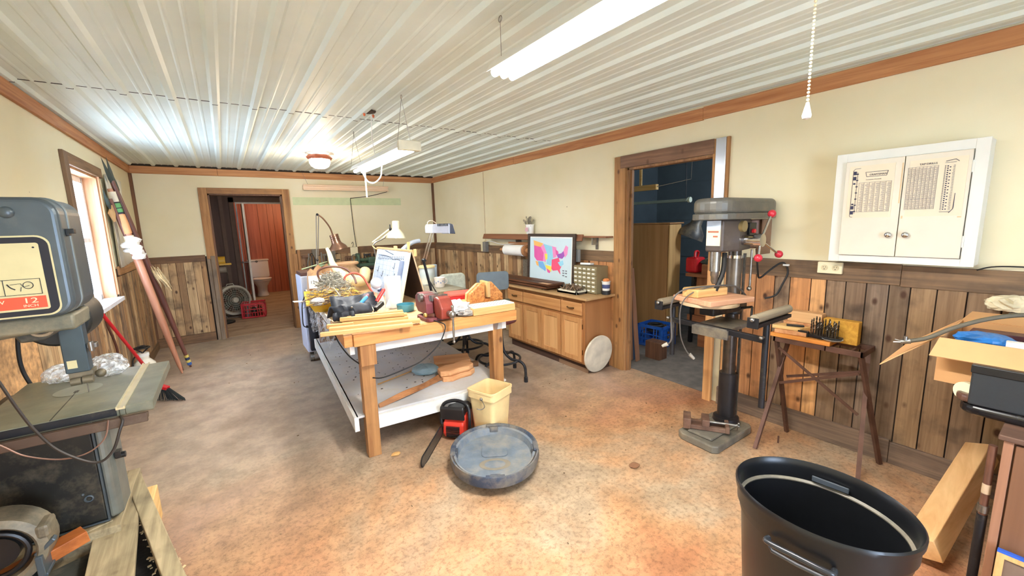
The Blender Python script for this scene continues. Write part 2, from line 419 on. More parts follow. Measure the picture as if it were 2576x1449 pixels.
ST('wall_front', WALL, B().box(XL-WT, YF-.14, 0, .0, YF, ZC+.05).box(1.3, YF-.14, 0, XR+WT, YF, ZC+.05).box(.0, YF-.14, 2.1, 1.3, YF, ZC+.05))  # unseen wall; its doorway is added to let in soft sky light
# pale green band on the back wall: see below
# crown boards, corner posts
ST('trim_1', CRNY, B().box(XL, YF, ZC-.115, XL+.022, D, ZC-.02), .003)
ST('trim_2', CRN, B().box(XL, D-.022, ZC-.115, .02, D, ZC-.02).box(.022, D-.022, ZC-.115, XR, D, ZC-.022), .003)
ST('trim_3', CRNY, B().box(XR-.022, YF, ZC-.11, XR, 1.95, ZC-.015).box(XR-.02, 1.952, ZC-.115, XR, 4.6, ZC-.02).box(XR-.022, 4.602, ZC-.112, XR, D, ZC-.02), .003)
ST('trim_4', CRNZ, B().box(XL, D-.03, 0, XL+.035, D, ZC-.115), .003)
ST('trim_5', CRNZ, B().box(XR-.035, D-.04, 0, XR, D, ZC-.115), .003)
ST('trim_6', pm('dark_gap2', rgb(50, 42, 34), .9), B().box(XL, D-.018, ZC-.022, XR, D, ZC+.01))

# wainscot of pallet planks, chair rail, base board
rw = random.Random(3)
ORG = [rgb(228, 170, 112), rgb(214, 152, 98), rgb(222, 162, 110), rgb(206, 146, 96), rgb(232, 178, 120)]
GRY = [rgb(152, 126, 100), rgb(136, 112, 90), rgb(164, 134, 102), rgb(140, 120, 102), rgb(128, 106, 84), rgb(166, 136, 102)]
TAN = [rgb(206, 172, 128), rgb(186, 146, 102), rgb(160, 124, 90), rgb(220, 190, 146), rgb(172, 138, 100)]
def planks(axis, a, b_, face, side, zlo, zhi, pal, wd=.095):
    b = B(); y = a; prevc = None
    while y < b_-.02:
        w_ = min(rw.uniform(wd*.82, wd*1.25), b_-y); p = pal(y)
        c = rw.choice([q for q in p if q != prevc]); prevc = c; b.col(*c); t = rw.uniform(.012, .018)
        zl = zlo+rw.uniform(-.0, .004)
        if axis == 'y': b.box(min(face, face+side*t), y+.0035, zl, max(face, face+side*t), y+w_-.0025, zhi)
        else: b.box(y+.002, min(face, face+side*t), zl, y+w_-.002, max(face, face+side*t), zhi)
        y += w_
    return b
def palR(y):
    if y < .98: return GRY
    if y < 1.22: return ORG[:2]+ORG[4:]
    if y < 1.32: return GRY[:2]
    return ORG
GAP_SHADE = pm('plank_gap_shade', rgb(38, 28, 22), .9)  # dark sheet added behind the planks to paint shade into their gaps
ST('gap_shade_sheet', GAP_SHADE, B().box(XR-.006, -1.2, 0, XR, 1.72, ZR-.02).box(XR-.006, 2.865, 0, XR, D, ZR-.02).box(XL, 2.75, 0, XL+.006, 4.42, ZR-.1).box(XL, 4.42, 0, XL+.006, 5.46, .918).box(XL, 5.46, 0, XL+.006, D, ZR-.02).box(XL, D-.006, 0, -.235, D, ZR-.02).box(.895, D-.006, 0, XR, D, ZR-.02))
ST('trim_10', PLANK, planks('y', -1.2, 1.72, XR, -1, .0, ZR-.11, palR, .105), .0015)
ST('trim_11', PLANK, planks('y', 2.86, D-.03, XR, -1, .0, ZR-.1, lambda y: TAN if y > 3.6 else ORG[1:], .105), .0015)
ST('trim_12', PLANK, planks('x', XL+.03, -.25, D, -1, .08, ZR-.08, lambda x: TAN, .085), .0015)
ST('trim_13', PLANK, planks('x', .9, XR-.04, D, -1, .0, ZR-.09, lambda x: TAN, .1), .0015)
LP = planks('y', 2.75, 4.42, XL, 1, .0, ZR-.1, lambda y: TAN+GRY[:1], .085)
for q in (planks('y', 4.42, 5.46, XL, 1, .0, .918, lambda y: TAN+GRY[:1], .085), planks('y', 5.46, D-.03, XL, 1, .0, ZR-.1, lambda y: TAN+GRY[:1], .085)):
    n0 = len(LP.v); LP.v += q.v; LP.f += [[n0+k for k in f] for f in q.f]; LP.sm += q.sm; LP.c += q.c
ST('trim_14', PLANK, LP, .0015)
# chair rails
ST('trim_15', OLDY, B().box(XR-.024, -1.2, ZR-.125, XR, .66, ZR).box(XR-.022, .662, ZR-.12, XR, 1.722, ZR+.004), .003)
ST('trim_16', OLDY, B().box(XR-.022, 2.86, ZR-.115, XR, 5.3, ZR).box(XR-.024, 5.302, ZR-.12, XR, D, ZR+.005), .003)
ST('trim_17', OLDX, B().box(XL, D-.022, ZR-.09, -.25, D, ZR), .003)
ST('trim_18', OLDX, B().box(.9, D-.024, ZR-.1, 1.86, D, ZR).box(1.862, D-.022, ZR-.105, XR, D, ZR+.004), .003)
ST('trim_19', wood('rail_tan_y', rgb(200, 152, 104), rgb(158, 112, 70), 'y', 34), B().box(XL, 5.6, ZR-.09, XL+.022, D, ZR), .003)
ST('baseboard_right', wood('base_grey_y', rgb(138, 116, 98), rgb(98, 82, 70), 'y', 34, dark=.4), B().box(XR-.034, -1.2, 0, XR-.012, .62, .14).box(XR-.036, .622, 0, XR-.012, 1.722, .15), .003)
ST('baseboard_back', OLDX, B().box(XL, D-.036, 0, -.25, D-.012, .13), .003)
ST('baseboard_left', OLDY, B().box(XL, 2.75, 0, XL+.03, D, .1), .003)
osb = pm('osb_panel', rgb(206, 160, 110), .8, var=.45, scale=34, bump=.3)
ST('trim_20', osb, B().box(XL, 1.4, 0, XL+.02, 3.25, 1.15))
# drywall seam strip
ST('trim_21', pm('seam', rgb(214, 196, 160), .8), B().box(XR-.008, 5.41, ZR, XR, 5.425, ZC-.12))
# pale green band on the back wall
ST('trim_22', pm('pale_green_band', rgb(206, 214, 168), .8, var=.06), B().box(.93, D-.0015, 1.93, 2.65, D, 2.05))

# door frames
ST('door_1', DOORZ, B().box(BX0-.1, D-.024, 0, BX0, D, 2.165).box(BX1, D-.024, 0, BX1+.1, D, 2.165), .003)
ST('door_1', DOORX, B().box(BX0, D-.03, BZ, BX1, D-.002, 2.165), .003)
ST('door_1', wood('jamb_z', rgb(128, 90, 62), rgb(92, 64, 46), 'z', 30), B().box(BX0, D, 0, BX0+.02, D+WT, BZ).box(BX1-.02, D, 0, BX1, D+WT, BZ).box(BX0, D, BZ-.02, BX1, D+WT, BZ))
ST('trim_23', wood('grey_post_z', rgb(150, 132, 112), rgb(112, 96, 80), 'z', 40, dark=.3), B().box(BX0-.06, D-.05, 0, BX0-.01, D-.026, ZR-.02).box(BX0-.105, D-.04, 0, BX0-.065, D-.026, ZR-.06), .003)
ST('trim_24', OLDZ, B().box(BX1+.06, D-.05, 0, BX1+.115, D-.026, ZR-.06).box(BX1+.12, D-.04, 0, BX1+.16, D-.018, ZR), .003)
ST('door_2', DOORZ, B().box(XR-.03, DY1, 0, XR, DY1+.06, 2.16).box(XR-.024, DY1+.06, 0, XR, 2.862, 2.165), .003)
ST('door_2', DOORY, B().box(XR-.034, DY0-.0, DZ, XR-.002, DY1+.06, 2.165), .003)
ST('door_2', DOORZ, B().box(XR-.024, DY0-.016, 0, XR, DY0+.012, ZR-.03).box(XR-.024, DY0-.01, ZR-.03, XR, DY0+.012, 2.16).box(XR-.024, DY0-.118, ZR, XR, DY0-.095, 2.165), .002)
ST('door_2', wood('jamb2_z', rgb(170, 124, 80), rgb(120, 84, 54), 'z', 30, knots=.5), B().box(XR, DY1-.02, 0, XR+.08, DY1, DZ).box(XR, DY0, 0, XR+.08, DY0+.02, DZ).box(XR, DY0, DZ-.02, XR+.08, DY1, DZ).box(XR+.03, DY1-.035, 0, XR+.05, DY1-.02, DZ))
ST('trim_25', pm('brushed_aluminium', rgb(206, 212, 222), .25, .85, var=.05), B().box(XR-.028, DY0-.094, ZR+.02, XR, DY0-.012, 2.165), .002)
ST('trim_26', wood('hinge_post', rgb(228, 176, 118), rgb(196, 140, 84), 'z', 30), B().box(XR-.045, DY0-.07, 0, XR-.016, DY0-.0, 1.12), .003)

# window on the left wall
ST('window_1', wood('window_trim_dark', rgb(140, 110, 82), rgb(96, 74, 56), 'z', 34), B().box(XL, WY0-.11, .96, XL+.024, WY0, 2.18), .003)
ST('window_1', wood('window_trim_y', rgb(146, 112, 78), rgb(104, 78, 54), 'y', 34), B().box(XL, WY0, WZ1, XL+.024, WY1+.15, 2.18), .003)
ST('window_1', wood('window_reveal', rgb(206, 158, 116), rgb(176, 122, 80), 'z', 26, bump=.1), B().box(XL-WT, WY1-.018, WZ0, XL+.003, WY1, WZ1).box(XL-WT, WY0, WZ0, XL, WY0+.018, WZ1).box(XL-WT, WY0, WZ1-.018, XL, WY1, WZ1).box(XL, WY1, .98, XL+.02, WY1+.03, WZ1))
ST('window_1', pm('white_vinyl', rgb(238, 240, 244), .4), B().box(XL-WT, WY0+.018, WZ0, XL-WT+.05, WY0+.07, WZ1).box(XL-WT, WY1-.07, WZ0, XL-WT+.05, WY1-.018, WZ1).box(XL-WT, WY0+.05, WZ0, XL-WT+.05, WY1-.05, WZ0+.05).box(XL-WT, WY0+.05, WZ1-.07, XL-WT+.05, WY1-.05, WZ1-.018).box(XL-WT, WY0+.05, 1.49, XL-WT+.045, WY1-.05, 1.53))
ST('window_1', glass('window_glass', (.9, .95, 1), .02, .06), B().box(XL-WT+.02, WY0+.06, WZ0+.04, XL-WT+.024, WY1-.06, WZ1-.06))
ST('window_1', pm('white_sill', rgb(226, 228, 236), .5), B().box(XL-WT+.055, WY0+.02, WZ0-.0, XL, WY1-.02, WZ0+.006).box(XL, WY0, WZ0-.028, XL+.05, WY1+.03, WZ0+.006), .0)

# ------------------------------------------------------------------ hall and toilet room behind the back door
HB = pm('dark_brown_panel', rgb(92, 70, 58), .7, var=.2, scale=5)
ST('wall_back', HB, B().box(-1.1, D+WT, 0, -.42, D+WT+.01, 2.5).box(-1.12, D+WT, 0, -1.1, 9.7, 2.5).box(1.5, D+WT, 0, 1.52, 12.1, 2.5).box(-.22, 9.1, 0, -.2, 9.7, 2.5))
ST('wall_back', wood('hall_dark_wall', rgb(104, 78, 64), rgb(84, 62, 52), 'z', 8, bump=0), B().box(-1.1, 9.7, 0, .22, 9.8, 2.5).box(1.14, 9.7, 0, 1.5, 9.8, 2.5).box(.22, 9.7, 2.11, 1.14, 9.8, 2.5))
def redmat():
    m, t, b = nt('red_grooved_panelling', .5); mp = mapped(t, (30, 30, 1.2)); n = N(t, 'ShaderNodeTexNoise', i_Scale=1.0, i_Detail=5.0); t.links.new(mp.outputs[0], n.inputs[0])
    r = ramp(t, n.outputs[0], [(.3, rgb(156, 84, 58)), (.7, rgb(186, 106, 74))]); t.links.new(r.outputs[0], b.inputs['Base Color']); return m
bb = B(); x = .05; k = 0; rq = random.Random(5)
while x < 1.5:
    wd = rq.choice((.13, .2, .16, .24)); bb.box(x, 11.95, 0, x+wd-.006, 11.97, 2.5); x += wd
ST('wall_back', redmat(), bb)
ST('wall_back', pm('groove_back', rgb(60, 34, 26), .8), B().box(-.3, 11.97, 0, 1.5, 12.0, 2.5).box(.0, 9.8, 0, .03, 12, 2.5))
ST('ceiling', pm('hall_ceiling', rgb(110, 90, 76), .8), B().box(-1.12, D+WT, 2.5, 1.52, 12.1, 2.55))
ST('floor', wood('hall_floor', rgb(190, 166, 140), rgb(146, 122, 98), 'x', 14, dark=.3), B().box(-1.1, D+.02, .0, 1.5, 12, .004))
ST('trim_27', pm('hall_trim', rgb(116, 92, 76), .7), B().box(.14, 9.66, 0, .22, 9.7, 2.2).box(-.02, 9.67, 0, .04, 9.7, 2.3).box(.14, 9.66, 2.11, 1.2, 9.7, 2.2))
ST('door_3', pm('white_door_frame', rgb(232, 226, 212), .5), B().box(.24, 9.64, 0, .262, 9.7, 2.11).box(.26, 9.66, 2.08, 1.14, 9.69, 2.11).box(1.12, 9.64, 0, 1.15, 9.7, 2.11))
t = T('door', 'narrow white-edged toilet room door standing open beyond the back doorway', 'door', (.27, 9.65, 0), 0)
mk('door_leaf', pm('door_edge_white', rgb(236, 230, 214), .5), B().box(.325, 9.08, .01, .36, 9.62, 2.06), t, bevel=.003)
mk('door_handle', STEEL, B().cyl((.22, 9.13, .98), (.46, 9.13, .98), .008).sph((.23, 9.13, .98), .02).sph((.45, 9.13, .98), .022), t)
# toilet
POR = pm('porcelain', rgb(232, 222, 210), .15, var=.02)
t = T('toilet', 'white toilet with raised cistern against the red panelling', 'toilet', (.62, 11.4, 0))
mk('cistern', POR, B().prism(rrect(.40, .43, .82, .83, .03), 11.72, 11.93, 'xz'), t, bevel=.01)
mk('cistern_lid', POR, B().box(.385, 11.7, .83, .835, 11.95, .865), t, bevel=.01)
mk('bowl', POR, B().lathe([(.11, .0), (.125, .02), (.10, .12), (.11, .24), (.17, .34), (.205, .39), (.2, .41), (.15, .40), (.1, .3)], 32, (.62, 11.42, 0), sy=1.25), t)
mk('seat', POR, B().lathe([(.2, .0), (.215, .008), (.215, .02), (.19, .03), (.02, .034)], 32, (.62, 11.42, .41), sy=1.22), t)
mk('foot', POR, B().prism(rrect(.52, 11.4, .72, 11.9, .05), 0, .3), t, bevel=.02)
# drum fan
t = T('drum_fan', 'round white drum fan with a wire grille on the hall floor', 'fan', (.0, 9.0, 0), .35)
FW = pm('fan_white', rgb(206, 200, 182), .5); fd = (.0, 9.0, .31)
Mf = Matrix.Translation(fd) @ Matrix.Rotation(.35, 4, 'Z') @ Matrix.Rotation(-.12, 4, 'X')
mk('housing', FW, B().lathe([(.235, -.12), (.27, -.11), (.275, .0), (.27, .11), (.235, .12), (.23, .12), (.24, .1), (.25, 0), (.24, -.1), (.23, -.12)], 40, axis='y', closed=True).allxf(Mf), t)
g = B()
for R in (.05, .085, .12, .155, .19, .22): g.ring((0, -.125, 0), R, .0022, 'y', 36, 5)
for i in range(30): a = 2*PI*i/30; g.tube([(.04*math.cos(a), -.126, .04*math.sin(a)), (.236*math.cos(a+.12), -.122, .236*math.sin(a+.12))], .0018, 4)
mk('grille', FW, g.allxf(Mf), t)
mk('rim', FW, B().ring((0, -.122, 0), .24, .009, 'y', 40, 8).allxf(Mf), t)
mk('hub', FW, B().cyl((0, -.14, 0), (0, -.05, 0), .042, n=24).allxf(Mf), t)
g = B()
for i in range(5):
    a = 2*PI*i/5; g.ob((.11*math.cos(a), 0, .11*math.sin(a)), (.16, .005, .09), (.5, -a, 0))
mk('blades', pm('fan_blade', rgb(70, 76, 66), .5), g.allxf(Mf), t)
mk('handle', FW, B().tube([(-.06, 0, .27), (-.05, 0, .30), (.05, 0, .30), (.06, 0, .27)], .008).allxf(Mf), t)
mk('base', STEEL, B().tube([(-.16, -.12, -.285), (-.2, -.05, -.2)], .01).tube([(-.18, -.12, -.297), (.18, -.12, -.297)], .011).tube([(-.18, .12, -.297), (.18, .12, -.297)], .011).allxf(Matrix.Translation(fd) @ Matrix.Rotation(.35, 4, 'Z')), t)
# milk crates
def crate(name, lab, mat, x0, y0, x1, y1, h, rz=0):
    t = T(name, lab, 'crate', ((x0+x1)/2, (y0+y1)/2, 0), rz); W_, L_ = (x1-x0)/2, (y1-y0)/2; b = B(); th = .012
    for sx in (-1, 1):
        for sy in (-1, 1): b.ob((sx*(W_-th), sy*(L_-th), h/2), (th*2, th*2, h))
    for (cx, cy, ax, ln) in ((0, -L_+th/2, 'x', W_), (0, L_-th/2, 'x', W_), (-W_+th/2, 0, 'y', L_), (W_-th/2, 0, 'y', L_)):
        def bar(z, hh):
            if ax == 'x': b.box(-W_, cy-th/2, z, W_, cy+th/2, z+hh)
            else: b.box(cx-th/2, -L_, z, cx+th/2, L_, z+hh)
        bar(0, .03); bar(h-.035, .035); bar(h*.34, .012); bar(h*.56, .012)
        n = 9
        for i in range(1, n):
            u = -1+2*i/n; lo, hi = (.03, h-.035) if abs(u) > .32 else (.03, h*.36)
            if ax == 'x': b.box(u*W_-.005, cy-th/2, lo, u*W_+.005, cy+th/2, hi)
            else: b.box(cx-th/2, u*L_-.005, lo, cx+th/2, u*L_+.005, hi)
            if abs(u) <= .32:
                if ax == 'x': b.box(u*W_-.04, cy-th/2, h-.065, u*W_+.04, cy+th/2, h-.04)
    b.box(-W_, -L_, 0, W_, L_, .01)
    mk('crate_body', mat, b, t, local=True); return t
RED = pm('red_plastic', rgb(206, 34, 44), .4, var=.1); BLU = pm('blue_plastic', rgb(30, 92, 190), .4, var=.15, dust=.2)
crate('milk_crate', 'red milk crate with oil bottles on the hall floor', RED, .12, 8.62, .49, 8.96, .27, -.12)
OILB = pm('grey_bottle', rgb(120, 112, 108), .4)
for i, (x, y, lab) in enumerate(((.2, 8.72, 'grey plastic bottle at the open front of the red crate'), (.3, 8.73, 'dark capped plastic bottle beside the grey bottle in the red crate'), (.39, 8.8, 'slim brown bottle at the back of the red crate'))):
    S('bottle', lab, 'bottle', (OILB, pm('dark_bottle', rgb(70, 52, 46), .3), pm('brown_bottle', rgb(110, 70, 50), .3))[i], B().lathe([(.04, 0), (.045, .01), (.045, .13), (.02, .17), (.02, .2), (.001, .2)], 16, (x, y, .012)), (x, y, .012))
# yellow pump can on a pedestal
t = T('pedestal_grinder', 'bench grinder on a pole with yellow hood beside the doorway', 'grinder', (-.17, 8.47, 0))
mk('pole', BLACKM, B().cyl((-.17, 8.47, 0), (-.17, 8.47, .85), .035).cyl((-.17, 8.47, 0), (-.17, 8.47, .03), .17, n=24), t)
mk('motor', pm('grey_castiron', rgb(150, 140, 126), .5, dust=.3), B().cyl((-.22, 8.47, .92), (-.02, 8.47, .92), .055, n=20), t)
mk('hood', pm('yellow_paint', rgb(226, 176, 52), .45), B().cyl((-.2, 8.42, 1.07), (-.03, 8.42, 1.07), .075, n=22).box(-.12, 8.34, 1.0, .05, 8.40, 1.03), t, bevel=.004)
mk('cable', STEEL, B().tube([(-.03, 8.42, 1.0), (-.02, 8.40, .85), (-.03, 8.40, .75)], .004), t)

# ------------------------------------------------------------------ garage beyond the right door
GM = pm('blue_grey_sheet', rgb(92, 106, 116), .6, .0, var=.15, scale=3)
bb = B(); z = 0
while z < 2.7:
    bb.box(6.5, -1, z, 6.53, 4.75, z+.29).box(6.485, -1, z+.29, 6.54, 4.75, z+.31); bb.box(XR+WT, 4.7, z, 6.5, 4.73, z+.29).box(XR+WT, 4.685, z+.29, 6.5, 4.74, z+.31); z += .31
ST('wall_right', GM, bb)
ST('wall_right', GM, B().box(XR+WT, -1.05, 0, 6.55, -1, 2.8).box(XR+.02, -1.05, ZC+.04, XR+WT, 4.75, 2.78))  # long upper box is added to block sun leaking under the garage roof
ST('ceiling', pm('garage_roof', rgb(60, 76, 92), .6, var=.1), B().box(XR+WT, -1.05, 2.72, 6.55, 4.75, 2.76))
ST('floor', pm('garage_slab', rgb(120, 112, 104), .7, var=.35, scale=9, bump=.1), B().box(XR+.1, -1, 0, 6.5, 4.7, .003))
t = T('tall_cabinet', 'tall plain plywood cabinet standing in the garage', 'cabinet', (4.65, 3.4, 0))
PLY = wood('aged_plywood', rgb(176, 130, 84), rgb(150, 106, 64), 'z', 9, bump=.1)
mk('carcass', PLY, B().box(4.57, 3.115, 0, 4.80, 3.75, 1.49), t, bevel=.003)
mk('side_panel', wood('pale_ply_z', rgb(206, 168, 112), rgb(180, 140, 88), 'z', 14), B().box(4.56, 3.1, .02, 4.80, 3.114, 1.48), t)
mk('door', PLY, B().box(4.55, 3.12, .03, 4.57, 3.74, 1.485), t, bevel=.002)
mk('top', PLY, B().box(4.54, 3.09, 1.49, 4.84, 3.76, 1.505), t)
crate('milk_crate', 'blue milk crate on the garage floor', BLU, 4.14, 2.9, 4.46, 3.24, .27, .08)
S('coiled_hose', 'dark coiled hose inside the blue milk crate', 'hose', RUBBER, B().ring((4.3, 3.07, .22), .09, .018).ring((4.3, 3.07, .19), .1, .018).ring((4.29, 3.08, .25), .08, .018), (4.3, 3.07, .02))
S('timber_block', 'dark brown timber block on the garage floor', 'block', wood('dark_timber', rgb(120, 80, 58), rgb(74, 48, 36), 'z', 30, dark=.5), B().box(3.79, 2.66, .0, 3.93, 2.85, .2), (3.86, 2.75, 0), bevel=.008)
for i, (x0, y0, x1, y1, h, c, lab) in enumerate(((3.56, 2.86, 3.45, 2.82, 1.0, rgb(150, 104, 72), 'brown board leaning inside the garage doorway'), (3.6, 2.80, 3.46, 2.79, 1.05, rgb(150, 106, 80), 'reddish brown board leaning nearest the timber block'),
        (3.62, 2.86, 3.48, 2.85, .82, rgb(62, 80, 104), 'dark blue board leaning between two brown boards'), (3.6, 2.93, 3.47, 2.88, .52, rgb(222, 186, 60), 'short yellow stick leaning at the garage doorway'))):
    S('leaning_board', lab, 'board', wood('lean%d' % i, c, tuple(q*.7 for q in c), 'z', 30), B().beam((x0, y0, .01), (x1, y1, h), .055 if i < 3 else .02, .018, (0, 1, 0)), (x0, y0, 0), bevel=.002)
t = T('workbench', 'brown timber workbench in the garage', 'bench', (4.95, 2.1, 0))
RW = wood('redwood_y', rgb(170, 108, 70), rgb(130, 78, 50), 'y', 16)
mk('top', RW, B().box(4.66, 1.2, .84, 5.35, 2.93, .88), t, bevel=.004)
mk('front_panel', wood('redwood_z', rgb(180, 118, 78), rgb(140, 86, 56), 'z', 14), B().box(4.72, 1.25, .2, 4.75, 2.85, .84), t)
mk('stretcher', RW, B().box(4.68, 1.2, .26, 4.72, 2.9, .36), t)
mk('plinth', RW, B().box(4.6, 1.2, .0, 4.64, 2.7, .16), t)
for y in (1.3, 2.83): mk('leg', BLACKM, B().beam((4.7, y+.03, 0), (4.69, y, .84), .04, .04), t)
mk('timber_riser', RW, B().box(4.66, 1.9, .88, 4.72, 2.72, 1.0), t)
t = T('work_lamp', 'black hooded work lamp on the garage bench', 'lamp', (4.95, 2.87, .88))
Ml = Matrix.Translation((4.9, 3.0, 1.4)) @ Matrix.Rotation(.25, 4, 'Y') @ Matrix.Rotation(.3, 4, 'X')
mk('lamp_shade', pm('lamp_black', rgb(64, 64, 66), .4, dust=.5), B().lathe([(.03, .22), (.06, .2), (.07, .08), (.15, -.02), (.165, -.1), (.155, -.1), (.14, -.02), (.05, .06)], 24).allxf(Ml), t)
mk('bulb', pm('frosted_bulb', rgb(226, 222, 206), .4), B().sph((0, 0, -.05), .05).allxf(Ml), t)
mk('arm', BLACKM, B().tube(spl([(4.95, 2.87, .9), (5.1, 2.85, 1.1), (5.1, 2.8, 1.45), (4.93, 3.0, 1.6)]), .02).cyl((4.95, 2.87, .88), (4.95, 2.87, .91), .1), t)
t = T('fuel_can', 'red fuel can on the garage bench below the work lamp', 'can', (4.8, 2.9, .88))
mk('can_body', RED, B().box(4.72, 2.82, .88, 4.92, 2.98, 1.07), t, bevel=.03, seg=3)
mk('handle', RED, B().tube(spl([(4.74, 2.86, 1.07), (4.78, 2.88, 1.14), (4.88, 2.9, 1.13), (4.9, 2.92, 1.07)]), .014), t)
S('work_gloves', 'pile of grey work gloves on the garage bench', 'gloves', pm('grey_cloth', rgb(84, 96, 90), .9, var=.4), crumple((4.85, 2.6, 1.0), (.16, .2, .08), 4), (4.85, 2.6, .92))
S('tool_bag', 'black tool bag slumped at the back of the garage bench', 'bag', pm('black_cloth', rgb(34, 33, 36), .9, var=.3), crumple((5.12, 2.5, 1.14), (.18, .24, .22), 9), (5.1, 2.55, .88))
t = T('shop_light', 'unlit shop light hanging in the garage', 'light fixture', (5, 3.5, 1.75))
mk('reflector', pm('dull_white_metal', rgb(150, 166, 160), .5), B().prism([(-.07, 0), (-.05, .035), (.05, .035), (.07, 0), (.065, 0), (.045, .028), (-.045, .028), (-.065, 0)], 3.13, 4.35, 'xz').allxf(Matrix.Translation((5, 0, 1.77))), t)
mk('end_socket', pm('socket_white', rgb(210, 222, 206), .5), B().cyl((5, 3.11, 1.79), (5, 3.14, 1.79), .035), t)
mk('wire', BLACKM, B().tube([(5, 3.18, 1.8), (5, 3.18, 2.05), (5, 3.2, 2.72)], .004, 6).tube([(5, 4.2, 1.8), (5, 4.2, 2.72)], .004, 6), t)
S('hanging_board', 'orange pine board hung high in the garage', 'board', PINEY, B().box(5.0, 3.64, 1.96, 5.06, 4.3, 2.035).box(5.02, 3.9, 2.03, 5.04, 3.94, 2.72), (5, 3.9, 1.96), bevel=.003)
S('garage_wire', 'thin wire strung from the pine board to the garage wall', 'wire', STEEL, B().tube([(5.02, 3.64, 2.0), (5.3, 3.3, 2.08), (5.3, 3.3, 2.14), (5.32, 3.3, 2.72)], .006, 6), (5.02, 3.64, 2))

# ================================================================== lamps of the room
TUBE = emit('lit_tube', (1, .99, .96), 12.0)
def chain(b, p, q, r=.0016): b.cyl(p, q, r, n=6); return b
t = T('fluorescent_fixture', 'long lit two-tube fluorescent fixture hanging overhead nearest the camera', 'light fixture', (1.065, .96, 2.18))
mk('reflector', WHITEP, B().prism([(-.075, 0), (-.05, .04), (.05, .04), (.075, 0), (.07, 0), (.047, .035), (-.047, .035), (-.07, 0)], .34, 1.58, 'xz').allxf(Matrix.Translation((1.065, 0, 2.19))), t)
for dx in (-.045, 0, .045): mk('tube', TUBE, B().cyl((1.065+dx, .36, 2.185), (1.065+dx, 1.56, 2.185), .017, n=14), t)
for y in (1.57, .4): mk('hanging_wire', STEEL, B().cyl((1.065, y, 2.22), (1.065, y, 2.42), .0015, n=6).ring((1.065, y, 2.41), .012, .002, 'x', 14, 6), t)
t = T('shop_light', 'short-chained lit shop light hanging over the bench', 'light fixture', (1.12, 3.5, 2.1))
BEIGE = pm('beige_metal', rgb(222, 216, 190), .5)
mk('reflector', WHITEP, B().prism([(-.075, 0), (-.05, .04), (.05, .04), (.075, 0), (.07, 0), (.047, .035), (-.047, .035), (-.07, 0)], 2.84, 4.16, 'xz').allxf(Matrix.Translation((1.12, 0, 2.09))), t)
mk('end_cap', BEIGE, B().box(1.04, 2.80, 2.07, 1.20, 2.84, 2.135), t, bevel=.004)
for dx in (-.035, .035): mk('tube', TUBE, B().cyl((1.12+dx, 2.86, 2.08), (1.12+dx, 4.12, 2.08), .016, n=14), t)
for y in (2.83, 4.08):
    for sx in (-1, 1): mk('chain', STEEL, chain(B(), (1.09+sx*.045, y, 2.135), (1.09, y, 2.41)), t)
    mk('hook', STEEL, B().ring((1.09, y, 2.42), .012, .002, 'x', 14, 6), t)
mk('power_cord', WHITEP, B().tube(spl([(1.15, 4.1, 2.07), (1.17, 4.05, 1.99), (1.2, 3.95, 1.96), (1.22, 3.8, 2.0), (1.19, 3.65, 2.07)]), .006), t)
mk('pull_rod', BEIGE, B().cyl((1.17, 4.1, 2.08), (1.17, 4.1, 1.84), .007, n=8), t)
S('electric_cable', 'white cable dropping from a ragged ceiling hole to the shop light', 'cable', WHITEP, B().tube(spl([(1.06, 3.42, 2.43), (1.065, 3.45, 2.33), (1.08, 3.5, 2.22), (1.1, 3.52, 2.13)]), .003, 6), (1.06, 3.4, 2.43))
t = T('ceiling_hole', 'ragged hole in the ceiling with orange wire nuts', 'hole', (1.03, 3.36, 2.43))
mk('torn_edge', pm('torn_dark', rgb(70, 56, 46), .9), crumple((1.03, 3.36, 2.436), (.045, .05, .012), 3, 14), t)
for dx, dy in ((-.035, .0), (.04, .02)): mk('wire_nut', pm('orange_plastic', rgb(224, 110, 60), .5), B().lathe([(.004, 0), (.008, .004), (.01, .02), (.002, .026)], 10, (1.03+dx, 3.38+dy, 2.405)), t)
t = T('globe_lamp', 'lit flush ceiling lamp with copper rim and glass bowl', 'ceiling lamp', (1.045, 5.5, 2.42))
mk('rim', pm('copper_rim', rgb(186, 110, 84), .4, .6), B().lathe([(.125, 2.425), (.15, 2.4), (.13, 2.375), (.11, 2.375), (.11, 2.425)], 6, (1.045, 5.5, 0), closed=True), t)
gb = B().lathe([(.115, 2.38), (.118, 2.34), (.1, 2.30), (.06, 2.275), (.001, 2.268)], 24, (1.045, 5.5, 0)); mk('bowl', emit('warm_bowl', (1, .86, .78), 5.0), gb, t)
PKT = pm('pink_tube', rgb(244, 214, 180), .4, var=.02)
t = T('tube_fixture', 'unlit pinkish tube fixture hung flat against the back wall', 'light fixture', (1.73, 7.1, 2.19))
mk('body', pm('cream_metal', rgb(240, 214, 182), .5, var=.02), B().box(1.08, 7.13, 2.165, 2.40, 7.19, 2.225), t, bevel=.004)
for z in (2.165, 2.225): mk('tube', PKT, B().cyl((1.08, 7.11, z), (2.40, 7.11, z), .014, n=12), t)
for x, q in ((1.16, 1.1), (2.32, 2.38)): mk('hanging_wire', STEEL, B().cyl((x, 7.15, 2.22), (q, 7.2, 2.42), .0018, n=6), t)
S('power_cord', 'dark cord running from the unlit tube fixture down the back wall to its outlet', 'cord', RUBBER, B().tube(spl([(2.38, 7.12, 2.15), (2.1, 7.2, 2.08), (1.83, 7.22, 2.045), (1.79, 7.225, 2.03), (1.79, 7.225, 1.9), (1.80, 7.225, 1.5), (1.82, 7.22, 1.2)]), .005, 6), (1.8, 7.2, 1.2))
t = T('wall_outlet', 'cream outlet plate on the back wall rail', 'outlet', (1.76, 7.2, 1.13))
